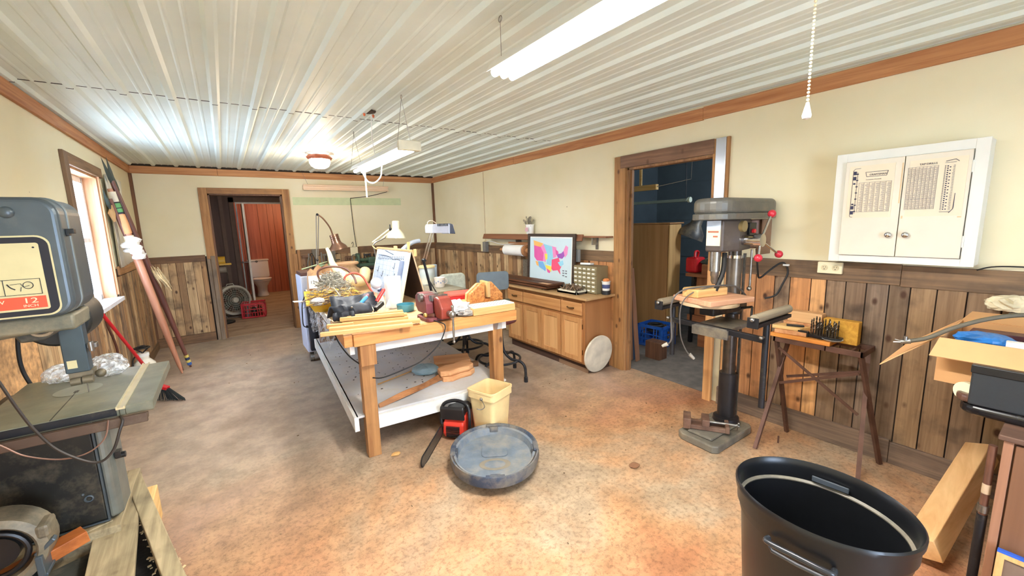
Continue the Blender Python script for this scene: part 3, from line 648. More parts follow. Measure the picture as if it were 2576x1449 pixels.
IV = pm('ivory_plastic', rgb(232, 222, 186), .45, var=.03)
mk('plate', IV, B().box(1.71, 7.195, 1.09, 1.83, 7.214, 1.235), t, bevel=.004)
mk('hook', BLACKM, B().tube(spl([(1.735, 7.19, 1.29), (1.75, 7.18, 1.32), (1.765, 7.19, 1.29), (1.75, 7.2, 1.24)]), .004, 6), t)
# pull chain close to the camera
t = T('pull_chain', 'beaded pull chain with a clear drop ending hanging from above', 'chain', (1.5, .56, 1.84))
bb = B(); z = 1.885
while z < 2.44: bb.sph((1.5+.0*z, .56, z), .0042, n=6); z += .0105
mk('beads', pm('brass_bead', rgb(236, 226, 190), .35, .3), bb, t)
mk('drop', pm('clear_drop', rgb(232, 230, 226), .1), B().lathe([(.001, 1.838), (.011, 1.842), (.013, 1.85), (.008, 1.872), (.004, 1.888), (.001, 1.89)], 12, (1.5, .56, 0)), t)

# ================================================================== the big bench
TZ = .88; TR = -math.radians(3.5)
def tb(u, v, z=0): c, s = math.cos(TR), math.sin(TR); return (.55+c*u-s*v, 2.67+s*u+c*v, z)
TM = Matrix.Translation((.55, 2.67, 0)) @ Matrix.Rotation(TR, 4, 'Z')
t = T('bench', 'big timber bench with white painted shelf and heavy legs', 'workbench', (.55, 2.67, 0), TR)
EDGE = wood('bench_edge_x', rgb(216, 158, 92), rgb(178, 112, 54), 'x', 24, dark=.25, knots=.5)
LEGW = wood('bench_leg_z', rgb(184, 134, 80), rgb(136, 88, 46), 'z', 22, dark=.3, knots=.8)
TOPM = wood('bench_top_board', rgb(212, 178, 134), rgb(180, 142, 98), 'x', 12, dark=.25)
BW = pm('bench_white', rgb(226, 224, 218), .6, var=.12, scale=5, dust=.25)
def L(b): return b.allxf(TM)
mk('tabletop', TOPM, L(B().box(.0, .03, .855, 1.24, 2.46, .88)), t, bevel=.002)
mk('front_edge', EDGE, L(B().box(.05, -.02, .80, 1.27, .03, .879)), t, bevel=.004)
mk('side_edge', EDGE, L(B().box(-.005, -.0, .80, .05, .55, .872)), t, bevel=.004)
mk('apron', BW, L(B().box(.09, .03, .735, 1.2, .06, .80).box(.03, .03, .74, .06, 2.44, .855).box(1.18, .06, .735, 1.21, 2.44, .80)), t, bevel=.002)
for u, v in ((.09, .03), (1.08, .03), (.09, 2.3), (1.08, 2.3)):
    mk('leg', LEGW, L(B().box(u, v, 0, u+.085, v+.085, .80 if v < 1 else .86)), t, bevel=.003)
mk('leg_block', LEGW, L(B().box(.085, -.012, .66, .185, .03, .80)), t, bevel=.003)
mk('shelf', pm('shelf_paint', rgb(206, 204, 204), .7, var=.3, scale=3, dust=.5), L(B().box(.04, .06, .285, 1.2, 2.42, .30)), t)
mk('shelf_rail', BW, L(B().box(.17, .035, .19, 1.1, .06, .285).box(.02, .05, .20, .05, 2.42, .30).box(1.19, .1, .20, 1.21, 2.42, .29)), t, bevel=.002)
mk('end_panel', wood('brown_panel', rgb(128, 94, 70), rgb(106, 76, 56), 'z', 10), L(B().box(.06, 2.2, .30, .24, 2.22, .85)), t)
mk('left_edge_strip', BW, L(B().box(-.01, .55, .835, .0, 2.46, .878)), t)
S('plywood_sheet', 'grey plywood sheet lying across the far right of the bench', 'board', wood('grey_ply', rgb(150, 142, 124), rgb(112, 106, 92), 'y', 14, dark=.3), B().box(1.425, 3.72, .8815, 2.0, 4.9, .9), (1.65, 4.3, .882), bevel=.002)
# debris swept on the shelf, wood offcuts
S('sawdust', 'scattered dark shavings and chips on the bench shelf', 'sawdust', pm('dark_chips', rgb(72, 66, 60), .9), (lambda b: [b.ob(tb(random.uniform(.12, 1.1), random.gauss(1.0, .6) % 2.2+.1, .3035), (random.uniform(.004, .014), random.uniform(.003, .008), .003), (0, 0, random.uniform(0, 3))) for _ in range(150)] and b)(B()), tb(.5, 1, .301))['kind'] = 'stuff'
SLAB = wood('slab_wood', rgb(226, 172, 122), rgb(190, 128, 80), 'x', 22)
slabp = [(-.17, -.03), (-.15, .06), (-.05, .09), (.02, .075), (.1, .1), (.18, .06), (.17, -.03), (.1, -.07), (.0, -.06), (-.1, -.075)]
for i, (u, v, z, rz, lab) in enumerate(((.90, .35, .30, .1, 'lower wavy-edged wood slab on the bench shelf'), (.89, .36, .345, .05, 'upper wavy-edged wood slab on the bench shelf'))):
    S('wood_slab', lab, 'wood slab', SLAB, B().prism([(x*.92, y*1.0) for x, y in slabp], 0, .043), tb(u, v, z), rz, .006, 'wavy wood slabs', local=True)
S('board', 'lower of two square boards stacked behind the wavy slabs', 'board', SLAB, B().box(-.16, -.1, 0, .16, .1, .028), tb(1.0, .68, .302), -.3, .004, local=True)
S('board', 'upper of two square boards stacked behind the wavy slabs', 'board', SLAB, B().box(-.17, -.1, 0, .15, .1, .024), tb(1.0, .68, .331), -.38, .004, local=True)
S('board_offcut', 'small dark offcut under the right end of the stacked boards', 'offcut', OLDX, B().box(-.06, -.03, 0, .06, .03, .04), tb(1.1, .5, .302), -.2, .004, local=True)
S('rag', 'pale blue rag on the shelf beside the wood slabs', 'rag', pm('pale_blue_cloth', rgb(152, 178, 188), .9, var=.2), crumple((0, 0, .02), (.10, .12, .03), 12), tb(.72, .62, .302), local=True)
bb = B()
for k in range(3):
    pts = spl([(0, 0, .004+.008*k), (.2, .05+.01*k, .02+.01*k), (.38, .14, .012+.012*k), (.58, .22+.02*k, .02+.01*k)], 5); bb.tube(pts, .012-.002*k, 4, flat=.3)
S('veneer_strips', 'curled brown strips lying along the front of the shelf', 'strips', wood('strip_brown', rgb(178, 120, 72), rgb(120, 76, 44), 'x', 20), bb, tb(.2, .12, .302), -.05, local=True)
S('stick', 'thin pale stick lying loose in the middle of the shelf', 'stick', PINE, B().box(0, 0, 0, .42, .012, .006), tb(.3, .55, .302), .35, local=True)

# pine slats across the left front corner
SL = [((.42, 2.705), (.965, 2.575), .905, .038, .022, 'frontmost pine slat, sticking out past the bench corner'),
      ((.49, 2.80), (1.05, 2.655), .905, .046, .026, 'second pine slat from the bench front, thick with nails'),
      ((.50, 2.93), (.66, 2.88), .9, .04, .024, 'short rounded pine piece at the left end of the slats'),
      ((.60, 2.93), (1.02, 2.80), .903, .04, .022, 'lower pine slat in the middle of the pile'),
      ((.59, 2.95), (1.0, 2.825), .93, .034, .024, 'pine slat lying on the middle of the pile'),
      ((.62, 3.05), (1.06, 2.93), .9, .05, .022, 'lower pine slat at the back of the pile'),
      ((.61, 3.02), (1.03, 2.93), .927, .045, .022, 'upper pine slat at the back of the pile with a slanted end')]
for (a, c, z, wd, th, lab) in SL:
    a3 = Vector((*a, 0)); c3 = Vector((*c, 0)); Ln = (c3-a3).length; ang = math.atan2(c3.y-a3.y, c3.x-a3.x)
    S('pine_slat', lab, 'slat', PINE, B().box(0, -wd/2, -th/2, Ln, wd/2, th/2), (a[0], a[1], z+.0), ang, .0025, 'pine slats on the bench', local=True)

# bench vise
t = T('bench_vise', 'red and maroon cast bench vise clamped at the bench front', 'vise', (1.2, 2.72, .88), .05)
MAR = pm('maroon_enamel', rgb(122, 58, 62), .45, .1, var=.25, dust=.2); VR = pm('red_enamel', rgb(146, 58, 42), .45, .1, var=.3, dust=.15)
mk('base', MAR, B().prism(rrect(1.10, 2.64, 1.30, 2.86, .04), .881, .905), t, bevel=.004)
mk('swivel', pm('swivel_brown', rgb(110, 66, 50), .5, .2), B().cyl((1.2, 2.75, .905), (1.2, 2.75, .93), .075, n=24), t, bevel=.003)
mk('rear_body', MAR, B().prism([(2.70, .925), (2.86, .925), (2.9, .96), (2.9, 1.04), (2.85, 1.07), (2.76, 1.07), (2.72, 1.055), (2.70, 1.0)], 1.12, 1.21, 'yz').box(1.125, 2.72, .93, 1.205, 2.84, .96), t, bevel=.008)
mk('anvil', STEEL, B().prism([(2.74, 1.055), (2.86, 1.055), (2.86, 1.066), (2.74, 1.066)], 1.12, 1.24, 'yz'), t, bevel=.003)
mk('pipe_jaw', STEEL, B().cyl((1.10, 2.77, 1.04), (1.15, 2.77, 1.04), .03, n=18), t)
mk('front_jaw', VR, B().prism([(2.56, .905), (2.66, .9), (2.685, .95), (2.685, 1.045), (2.65, 1.055), (2.6, 1.045), (2.555, .98)], 1.17, 1.27, 'yz'), t, bevel=.012)
mk('slide', VR, B().box(1.19, 2.6, .945, 1.25, 2.80, .99), t, bevel=.004)
mk('jaw_plate', STEEL, B().box(1.16, 2.685, 1.02, 1.285, 2.695, 1.06).box(1.15, 2.702, 1.02, 1.275, 2.712, 1.06), t)
mk('screw', STEEL, B().cyl((1.225, 2.50, .945), (1.225, 2.6, .945), .018, n=14).sph((1.225, 2.5, .945), .026), t)
mk('handle', STEEL, B().cyl((1.225, 2.495, 1.0), (1.225, 2.495, .755), .007, n=10).sph((1.225, 2.495, .752), .011).sph((1.225, 2.495, 1.0), .011), t)
mk('clamp_knob', pm('brass', rgb(190, 160, 96), .4, .8), B().sph((1.10, 2.67, .93), .016), t)
S('rag', 'crumpled white and grey rag heaped beside the vise', 'rag', pm('white_cloth', rgb(196, 196, 194), .9, var=.35, scale=20), crumple((1.385, 2.76, .925), (.085, .095, .05), 21, 34, .85), (1.38, 2.76, .882))
S('rag', 'crumpled light rag under the bright rag by the vise', 'rag', pm('grey_white_cloth', rgb(178, 172, 164), .9, var=.35, scale=20), crumple((1.44, 2.68, .905), (.075, .06, .028), 8, 30, .8), (1.44, 2.68, .882))
# drilled white block on pine board
t = T('drill_board', 'pine board topped with a white strip of tiny holes', 'board', (1.62, 2.66, .88), -.07)
mk('plank', PINE, B().box(-.17, -.075, .001, .19, .085, .055), t, bevel=.004, local=True)
hb = B()
for i in range(12):
    for j in range(4): hb.cyl((-.14+.026*i, -.045+.034*j, .063), (-.14+.026*i, -.045+.034*j, .0645), .0035, n=6)
mk('white_strip', pm('cream_laminate', rgb(240, 234, 206), .5, var=.05), B().box(-.165, -.07, .055, .185, .08, .063), t, bevel=.002, local=True)
mk('holes', INK, hb, t, local=True)
# dovetail jig
ZB = wood('zebra_pine', rgb(226, 158, 88), rgb(150, 80, 34), 'y', 40, rough=.5)
t = T('wooden_jig', 'wooden jig of two angled cut boards with a slot between', 'jig', (1.76, 2.98, .88), -.12)
mk('front_plate', ZB, B().prism([(-.14, .0), (-.15, .03), (-.13, .10), (-.02, .185), (.0, .185), (.0, .045), (.05, .045), (.05, .185), (.07, .185), (.17, .075), (.17, 0)], -.03, .01, 'xz'), t, bevel=.003, local=True)
mk('rear_plate', wood('pale_block', rgb(236, 190, 130), rgb(206, 150, 92), 'y', 24), B().prism([(-.14, 0), (-.13, .09), (-.03, .17), (.0, .17), (.0, .05), (.05, .05), (.05, .17), (.16, .07), (.16, 0)], .05, .09, 'xz'), t, bevel=.003, local=True)
mk('slot_block', wood('slot_pale', rgb(222, 190, 130), rgb(190, 152, 96), 'z', 24), B().box(.015, -.06, .06, .04, .10, .19), t, bevel=.002, local=True)
mk('foot', SLAB, B().box(-.2, -.03, .0, -.02, .1, .03), t, bevel=.003, local=True)
S('tape_roll', 'dark cylinder lying in front of the wooden jig', 'roll', pm('dark_olive', rgb(52, 58, 50), .5), B().cyl((1.77, 2.80, .905), (1.90, 2.80, .905), .024, n=18).cyl((1.76, 2.8, .905), (1.79, 2.8, .905), .027, n=18), (1.8, 2.8, .88))
t = T('tool_case', 'flat red plastic case behind the wooden jig', 'case', (1.75, 3.38, .88), -.15)
mk('case_bottom', RED, B().prism(rrect(-.14, -.1, .16, .1, .03), .0, .03), t, bevel=.005, local=True)
mk('case_lid', pm('faded_red', rgb(226, 96, 84), .45, var=.1), B().prism(rrect(-.14, -.1, .16, .1, .03), .031, .055), t, bevel=.008, local=True)
# teal dish
S('round_dish', 'shallow teal plastic dish between slats and vise', 'dish', pm('teal_plastic', rgb(74, 142, 158), .45, var=.08), B().lathe([(.001, 0), (.062, 0), (.066, .006), (.07, .058), (.066, .058), (.061, .01), (.001, .008)], 32, (0, 0, 0)), (1.13, 3.14, .8815), local=True)
# paper towel roll
t = T('paper_towel_roll', 'white paper towel roll with its loose sheet draped forward', 'paper towel', (1.10, 3.36, .88))
mk('roll', PAPER, B().lathe([(.022, .0), (.066, .0), (.068, .01), (.068, .25), (.066, .26), (.022, .26)], 36, (1.112, 3.36, .882), closed=True), t)
mk('core', pm('card_core', rgb(190, 160, 124), .9), B().lathe([(.018, .0), (.022, .0), (.022, .255), (.018, .255)], 20, (1.112, 3.36, .883), closed=True), t)
bb = B(); nn = 10; vs = []
for i in range(nn+1):
    for j in range(7):
        u = i/nn; q = j/6; tip = u
        x = 1.155+.02*q-.15*tip*(1-q)*.9; y = 3.31-.05*q-.03*math.sin(2*u)*(1-q)-.02; z = .884+.26*(q*1.0) - .005
        x2 = 1.165-.16*u*(1-q); y2 = 3.325-.03*u*(1-q)-.012*math.sin(5*u); vs.append((x2, y2, .884+.245*q))
fs = [(i*7+j, (i+1)*7+j, (i+1)*7+j+1, i*7+j+1) for i in range(nn) for j in range(6)]
o = mk('loose_sheet', PAPER, bb.add(vs, fs, True), t); md = o.modifiers.new('s', 'SOLIDIFY'); md.thickness = .002
# spray bottle upside-down tip and bulb
t = T('spray_bottle', 'clear spray bottle with a round white top beside the paper towels', 'bottle', (1.0, 3.36, .88))
CLR = glass('clear_plastic', (.9, .93, .95), .1, .45)
mk('bottle_body', CLR, B().lathe([(.001, 0), (.036, 0), (.038, .01), (.036, .07), (.026, .1), (.018, .13), (.014, .15)], 22, (1.0, 3.36, .882)), t)
mk('collar', pm('navy_plastic', rgb(66, 74, 110), .4), B().cyl((1.0, 3.36, 1.03), (1.0, 3.36, 1.055), .017, n=18), t)
mk('round_top', pm('cloudy_white', rgb(226, 230, 236), .2), B().sph((.975, 3.36, 1.10), .046).cyl((.99, 3.36, 1.05), (.985, 3.36, 1.08), .02), t)

# A-frame board with paper calendar
t = T('easel_board', 'folding A-frame board with a marked-up calendar sheet taped on', 'easel', (1.28, 3.8, .88))
def fr(u, v, o=0):   # point on the front board: u along y (0 near .. 1 far), v up, o outwards (towards -x)
    y = 3.37+u*.92; x0, x1 = 1.172, 1.29; h = .46
    nx, nz = -h, (x1-x0); l = math.hypot(nx, nz)
    return (x0+(x1-x0)*v+nx/l*o, y, .883+h*v+nz/l*o)
def frq(b, u0, v0, u1, v1, o0, o1):
    ps = [fr(u, v, o) for o in (o0, o1) for v in (v0, v1) for u in (u0, u1)]
    return b.add(ps, [(0, 2, 3, 1), (4, 5, 7, 6), (0, 1, 5, 4), (2, 6, 7, 3), (0, 4, 6, 2), (1, 3, 7, 5)])
mk('front_board', pm('board_cream', rgb(226, 214, 184), .7), frq(B(), 0, 0, 1, 1, -.008, 0), t)
mk('rear_board', wood('dark_hardboard', rgb(70, 52, 44), rgb(52, 38, 34), 'z', 12), B().prism([(1.295, 1.345), (1.303, 1.345), (1.408, .883), (1.396, .883)], 3.37, 4.29, 'xz'), t)
mk('rear_edge', pm('edge_pale', rgb(206, 180, 146), .7), B().prism([(1.293, 1.347), (1.305, 1.347), (1.41, .883), (1.403, .883)], 3.362, 3.37, 'xz'), t)
mk('ridge', wood('ridge_y', rgb(216, 176, 126), rgb(180, 136, 90), 'y', 20), B().box(1.283, 3.36, 1.338, 1.31, 4.3, 1.352), t)
mk('calendar_sheet', pm('calendar_paper', rgb(164, 178, 200), .85, var=.03), frq(B(), .06, .06, .97, .97, .001, .003), t)
gb = B()
for i in range(8): u = .1+.12*i; frq(gb, u, .12, u+.004, .9, .0032, .0036)
for j in range(9): v = .12+.09*j; frq(gb, .1, v, .94, v+.004, .0032, .0036)
mk('calendar_grid', pm('pale_print', rgb(120, 136, 160), .8), gb, t)
gb = B(); rr = random.Random(11)
for i in range(15):
    u = .14+.052*i; z0 = .82-.004*i
    gb.tube([fr(u, z0+.07, .005), fr(u-.012, z0, .005), fr(u+.03, z0+.035, .005)], .0024, 4)
gb.tube(spl([fr(.2, .80, .005), fr(.3, .82, .005), fr(.42, .8, .005), fr(.5, .84, .005), fr(.7, .86, .005), fr(.9, .86, .005)]), .0022, 4)
gb.tube(spl([fr(.72, .97, .006), fr(.55, .93, .006), fr(.42, .9, .006)]), .002, 4)
for u, v in ((.3, .42), (.66, .42), (.82, .5), (.34, .62), (.5, .36)): gb.tube([fr(u, v+.12, .005), fr(u+.01, v, .005), fr(u+.05, v+.03, .005)], .0028, 4)
mk('pencil_marks', pm('graphite', rgb(84, 88, 98), .7), gb, t)
mk('hanging_pencil_case', pm('grey_blue', rgb(110, 122, 146), .6), frq(frq(B(), .1, .44, .17, .8, .004, .02), .12, .2, .13, .44, .004, .008), t, bevel=.004)
mk('clip', pm('wooden_clip', rgb(216, 180, 120), .6), B().box(1.285, 3.72, 1.34, 1.30, 3.78, 1.375).box(1.30, 3.30, 1.30, 1.315, 3.33, 1.36).tube(spl([(1.28, 4.28, 1.33), (1.27, 4.33, 1.34), (1.265, 4.37, 1.36)]), .006, 6), t)
t = T('wooden_clip', 'small pale wooden clip standing up on the easel ridge', 'clip', (1.31, 3.45, 1.352))
mk('jaws', PINEZ, B().ob((1.306, 3.45, 1.385), (.012, .03, .066), (.0, .1, 0)).ob((1.31, 3.47, 1.385), (.012, .02, .06), (0, -.08, 0)), t)

# flexible grey pipe bent behind the easel
S('bent_pipe', 'curved grey plastic tube arching behind the easel', 'pipe', pm('grey_pvc', rgb(176, 184, 196), .35), B().tube(spl([(1.55, 4.5, .9), (1.56, 4.5, 1.12), (1.62, 4.5, 1.28), (1.74, 4.5, 1.365), (1.84, 4.5, 1.385)]), .024, 12), (1.55, 4.5, .9))

# ------------------------------------------------------------------ far half of the bench
t = T('tray', 'yellow plastic tray on the bench heaped with hooks and wire', 'tray', (.74, 3.9, .88), -.12)
YEL = pm('yellow_plastic', rgb(214, 172, 50), .45, var=.1, dust=.2)
bb = B(); w1, l1, w2, l2, hh = .165, .33, .21, .38, .085
def rect(w, l, z, n=0): return [(-w, -l, z), (w, -l, z), (w, l, z), (-w, l, z)]
vs = rect(w1, l1, .0)+rect(w2, l2, hh)+rect(w2+.015, l2+.015, hh)+rect(w2+.015, l2+.015, hh-.012)+rect(w2-.006, l2-.006, hh-.003)+rect(w1-.006, l1-.006, .006)
fs = [(0, 3, 2, 1), (20, 21, 22, 23)]
for a, c in ((0, 4), (4, 8), (8, 12), (8, 16), (16, 20)): fs += [(a+i, a+(i+1) % 4, c+(i+1) % 4, c+i) for i in range(4)]
mk('tray_body', YEL, bb.add(vs, fs), t, local=True)
b2 = B(); rr = random.Random(9)
for i in range(420):
    a = rr.uniform(0, 6.28); r = abs(rr.gauss(0, .42)); r = min(r, .95); x = math.cos(a)*r*.19; y = math.sin(a)*r*.36; z = .055+(1-r)**.75*.19+rr.uniform(-.01, .02)
    d = Vector((rr.uniform(-1, 1), rr.uniform(-1, 1), rr.uniform(-.35, .35))).normalized(); Ln = rr.uniform(.03, .09); p = Vector((x, y, z))
    kk = d.orthogonal().normalized()
    b2.tube([p-d*Ln, p, p+d*Ln*.8, p+d*Ln*.8+kk*.018, p+d*Ln*.5+kk*.024], rr.choice((.0022, .003, .004)), 4)
o = S('metal_hooks', 'tangled heap of silvery hooks and rings in the yellow tray', 'hooks', pm('mixed_metal', rgb(186, 180, 164), .45, .35, var=.3, scale=30, island=.55), b2, (.74, 3.9, .89), -.12, local=True); o['kind'] = 'stuff'
b2 = B()
for i in range(46):
    x = rr.uniform(-.15, .15); y = rr.uniform(-.33, .2); z = .085+rr.uniform(-.01, .03); q = []
    a = rr.uniform(-.35, .35)
    for k in range(7): q.append((x+.05*(k-3)*math.cos(a), y+.05*(k-3)*math.sin(a)+.012*math.sin(k*1.7+i), z+.01*math.sin(k+i)-.002*(k-3)**2))
    b2.tube(q, .002, 4)
o = S('wire_scraps', 'brown and black wire scraps lying at the front of the yellow tray', 'wire', pm('brown_wire', rgb(110, 84, 72), .6, var=.3, island=.6), b2, (.74, 3.75, .89), -.12, local=True); o['kind'] = 'stuff'
S('white_cloth', 'small white rag hanging over the near left corner of the yellow tray', 'rag', MATS['white_cloth'], crumple((.56, 3.58, .965), (.05, .06, .035), 17), (.56, 3.58, .94))
S('white_strip', 'white flat strip poking out past the left bench edge', 'strip', WHITEP, B().ob((.50, 3.85, .945), (.17, .05, .006), (0, .1, .1)), (.5, 3.85, .94))
S('cable_loop', 'brown cable loop arching over the hook heap', 'cable', pm('brown_cable', rgb(96, 56, 44), .5), B().tube(spl([(.70, 4.2, 1.05), (.69, 4.22, 1.15), (.78, 4.22, 1.19), (.92, 4.2, 1.17), (.99, 4.15, 1.09), (1.0, 4.1, 1.02)]), .010, 8), (.8, 4.2, 1.0))
S('cable_loop', 'orange and black cable loop right of the brown loop', 'cable', pm('orange_cable', rgb(176, 72, 52), .5), B().tube(spl([(.86, 3.95, 1.03), (.87, 3.95, 1.11), (.95, 3.95, 1.14), (1.02, 3.93, 1.10), (1.06, 3.88, 1.0), (1.09, 3.85, .93)]), .009, 8), (.95, 3.9, .93))
t = T('paper_bag', 'crumpled brown paper bag printed 12x18 behind the yellow tray', 'bag', (.80, 4.72, .88))
KR = pm('kraft_paper', rgb(198, 158, 120), .9, var=.12)
def flatbag():
    b = B(); rr = random.Random(2); n = 12; pts = {}
    for s_ in (0, 1):
        for i in range(n+1):
            for j in range(9):
                u, v = i/n, j/8; x = .66+.34*u; z = .883+.24*v+.05*math.sin(u*PI)*v+(0 if v < .9 else .02*math.sin(i*2.1)); y = 4.62+s_*(.16*(1-v*.8))+.02*math.sin(3*v+i*1.3)
                pts[(s_, i, j)] = len(b.v); b.v.append(Vector((x, y+.08*u, z)))
    for s_ in (0, 1):
        for i in range(n):
            for j in range(8): b.f.append([pts[(s_, i, j)], pts[(s_, i+1, j)], pts[(s_, i+1, j+1)], pts[(s_, i, j+1)]])
    for j in range(8):
        for i in (0, n): b.f.append([pts[(0, i, j)], pts[(0, i, j+1)], pts[(1, i, j+1)], pts[(1, i, j)]])
    b.sm = [False]*len(b.f); b.c = [(1, 1, 1)]*len(b.f); return b
mk('bag_paper', KR, flatbag(), t)
mk('white_label', PAPER, B().box(.655, 4.585, .95, .78, 4.592, 1.08), t)
text('print_text', '12\u00d718', .045, (.668, 4.583, 1.0), (1, .0, 0), (0, 0, 1), INK, t)
t = T('paper_sack', 'open brown paper sack with rolled rim near the back wall bench', 'bag', (1.1, 5.0, .88))
mk('sack_body', pm('kraft_dark', rgb(170, 140, 108), .9, var=.2), crumple((1.10, 5.05, 1.0), (.19, .16, .14), 33, 22, .3, .9), t)
mk('sack_rim', KR, B().ring((1.12, 5.0, 1.15), .11, .018, 'z', 22, 6, sx=1.2, sy=.8), t)
# cream dust hose with scoop
t = T('dust_hose', 'cream corrugated hose with a long scoop nozzle rising from the heap', 'hose', (1.0, 4.5, .88))
bb = B(); pts = spl([(1.27, 4.75, 1.07), (1.2, 4.6, .99), (1.08, 4.5, 1.0), (.98, 4.5, 1.05)], 10); rs = [.055+.006*(i % 2) for i in range(len(pts))]
mk('corrugated_hose', pm('cream_rubber', rgb(222, 206, 160), .6, var=.1), bb.tube(pts, rs, 14), t)
bb = B(); pts = spl([(1.0, 4.5, 1.05), (.93, 4.5, 1.11), (.88, 4.5, 1.2), (.86, 4.5, 1.3), (.84, 4.5, 1.36)], 6); rs = [.06-.043*i/(len(pts)-1) for i in range(len(pts))]
mk('scoop', pm('cream_plastic', rgb(226, 222, 180), .4, var=.08), bb.tube(pts, rs, 14, flat=.55), t)
# tool belt with screwdrivers
t = T('tool_pouch', 'black leather tool pouch slumped over the bench corner', 'tool pouch', (.72, 3.35, .88))
LEA = pm('black_leather', rgb(42, 46, 56), .55, var=.35, scale=26, bump=.2)
def sheet(pts, th=.012, seedn=1):
    rr = random.Random(seedn); b = B(); n, m = len(pts), len(pts[0]); vs = [p for row in pts for p in row]
    fs = [(i*m+j, (i+1)*m+j, (i+1)*m+j+1, i*m+j+1) for i in range(n-1) for j in range(m-1)]; return b.add(vs, fs, True)
pts = [[(.56+.30*i/8+.0*j, 3.12+.02*math.sin(i*1.3), .885+.12*math.sin(PI*min(j/5, .5))*(1 if j < 4 else 1)-.0+.008*math.sin(i*2+j)) if False else
        (.545+.05*j/6+.26*i/8, 3.16-.10*(j/6)+.012*math.sin(i*2.6), .886+.115*math.sin(PI*(.08+.8*j/6))+.008*math.sin(i*1.9+j)) for j in range(7)] for i in range(9)]
o = mk('front_pocket', LEA, sheet(pts), t); md = o.modifiers.new('s', 'SOLIDIFY'); md.thickness = .014
pts = [[(.62+.34*i/9, 3.28+.12*j/5+.015*math.sin(i*1.7), .89+.13*(j/5)**.7+.02*math.sin(i*.9+1)+.012*math.sin(j*2+i)) for j in range(6)] for i in range(10)]
o = mk('back_flap', LEA, sheet(pts), t); md = o.modifiers.new('s', 'SOLIDIFY'); md.thickness = .016
pts = [[(.56+.13*i/5, 3.03-.05*j/5+.014*math.sin(i*2.2), .885+.085*math.sin(PI*(.1+.75*j/5))+.008*math.sin(i*3)) for j in range(6)] for i in range(6)]
o = mk('folded_belt', LEA, sheet(pts), t); md = o.modifiers.new('s', 'SOLIDIFY'); md.thickness = .016
mk('pouch_body', LEA, crumple((.77, 3.27, .915), (.17, .12, .045), 41, 30, .10), t)
mk('strap_rivet', STEEL, B().sph((.70, 3.06, .985), .008), t)
def driver(name, lab, col, a, b_, r=.016):
    a, b_ = Vector(a), Vector(b_); d = (b_-a).normalized(); t = T(name, lab, 'screwdriver', tuple(a))
    mk('handle', pm(col[0], col[1], .25), B().cyl(a+d*.02, b_, r, r*.95, 10).sph(b_, r*.92, n=10), t)
    mk('shank', pm('dark_shank', rgb(60, 60, 70), .3, .8), B().cyl(a-d*.03, a+d*.03, .005), t); return t
driver('screwdriver', 'screwdriver with red and clear handle standing in the pouch', ('red_clear', rgb(214, 66, 62)), (.94, 3.30, .945), (1.02, 3.32, 1.045))
driver('screwdriver', 'screwdriver with blue handle lying in the pouch', ('blue_clear', rgb(86, 158, 206)), (.80, 3.26, .955), (.87, 3.29, 1.005))
driver('screwdriver', 'screwdriver with dull pink handle behind the blue one', ('pink_clear', rgb(160, 110, 116)), (.84, 3.33, .965), (.90, 3.36, 1.01))
S('black_grip', 'black pistol-grip tool lying beside the red screwdriver', 'tool', BLACKP, B().beam((.90, 3.18, .92), (.98, 3.24, .955), .03, .035).beam((.93, 3.2, .91), (.95, 3.1, .89), .025, .03), (.93, 3.2, .88), bevel=.006)
S('cord_knot', 'short twisted pale cord on the front of the pouch', 'cord', pm('pale_rope', rgb(214, 206, 176), .8), B().tube(spl([(.85, 3.09, .96), (.855, 3.08, .94), (.85, 3.075, .92), (.86, 3.07, .90)]), .006, 6), (.85, 3.08, .9))
S('foam_pad', 'tan foam piece lying between the pouch and the spray bottle', 'foam', pm('tan_foam', rgb(206, 172, 132), .8), crumple((.955, 3.16, .9), (.05, .04, .022), 5), (.95, 3.16, .882))
# plastic sheet hanging at the left bench edge
S('plastic_wrap', 'crinkled clear plastic sheet hanging at the left bench edge', 'plastic sheet', glass('crinkled_plastic', (.82, .88, 1), .15, .22, 1), (lambda b: b.add([(.545+.05*math.sin(i*1.3+j)*.5-.01*j/4, 3.0+.9*i/14, .89-.17*j/4+.02*math.sin(i)) for i in range(15) for j in range(5)], [(i*5+j, (i+1)*5+j, (i+1)*5+j+1, i*5+j+1) for i in range(14) for j in range(4)]))(B()), (.54, 3.4, .8))

# desk lamps
def armlamp(name, lab, pts, rad, m, gap=.016):
    return
BRZ = pm('bronze_metal', rgb(134, 100, 80), .3, .7, var=.1)
t = T('desk_lamp', 'bronze clamp lamp with ribbed shade on tall thin arms', 'desk lamp', (.80, 4.85, .88))
for dx in (-.012, .012): mk('arm', pm('grey_arm', rgb(150, 144, 136), .4, .6), B().cyl((.80+dx*.5, 4.85, 1.22), (.845+dx, 4.85, 1.70), .005, n=8).cyl((.80+dx*.3, 4.85, .885), (.80+dx*.5, 4.85, 1.22), .006, n=8), t)
mk('upper_arm', BRZ, B().tube(spl([(.845, 4.85, 1.71), (.90, 4.85, 1.66), (.96, 4.85, 1.56), (.985, 4.85, 1.46)]), .008, 8), t)
mk('joint', BLACKM, B().sph((.845, 4.85, 1.705), .014).sph((.80, 4.85, 1.22), .014), t)
Ml = Matrix.Translation((1.01, 4.85, 1.40)) @ Matrix.Rotation(-.22, 4, 'Y')
mk('lamp_shade', BRZ, B().lathe([(.001, .09), (.045, .09), (.048, .07), (.044, .065), (.048, .05), (.044, .045), (.048, .03), (.044, .025), (.048, .01), (.052, -.01), (.085, -.045), (.1, -.075), (.096, -.075), (.05, -.01), (.04, .08)], 28).allxf(Ml), t)
mk('bulb', pm('bulb_glass', rgb(240, 238, 230), .2), B().sph((0, 0, -.045), .035).allxf(Ml), t)
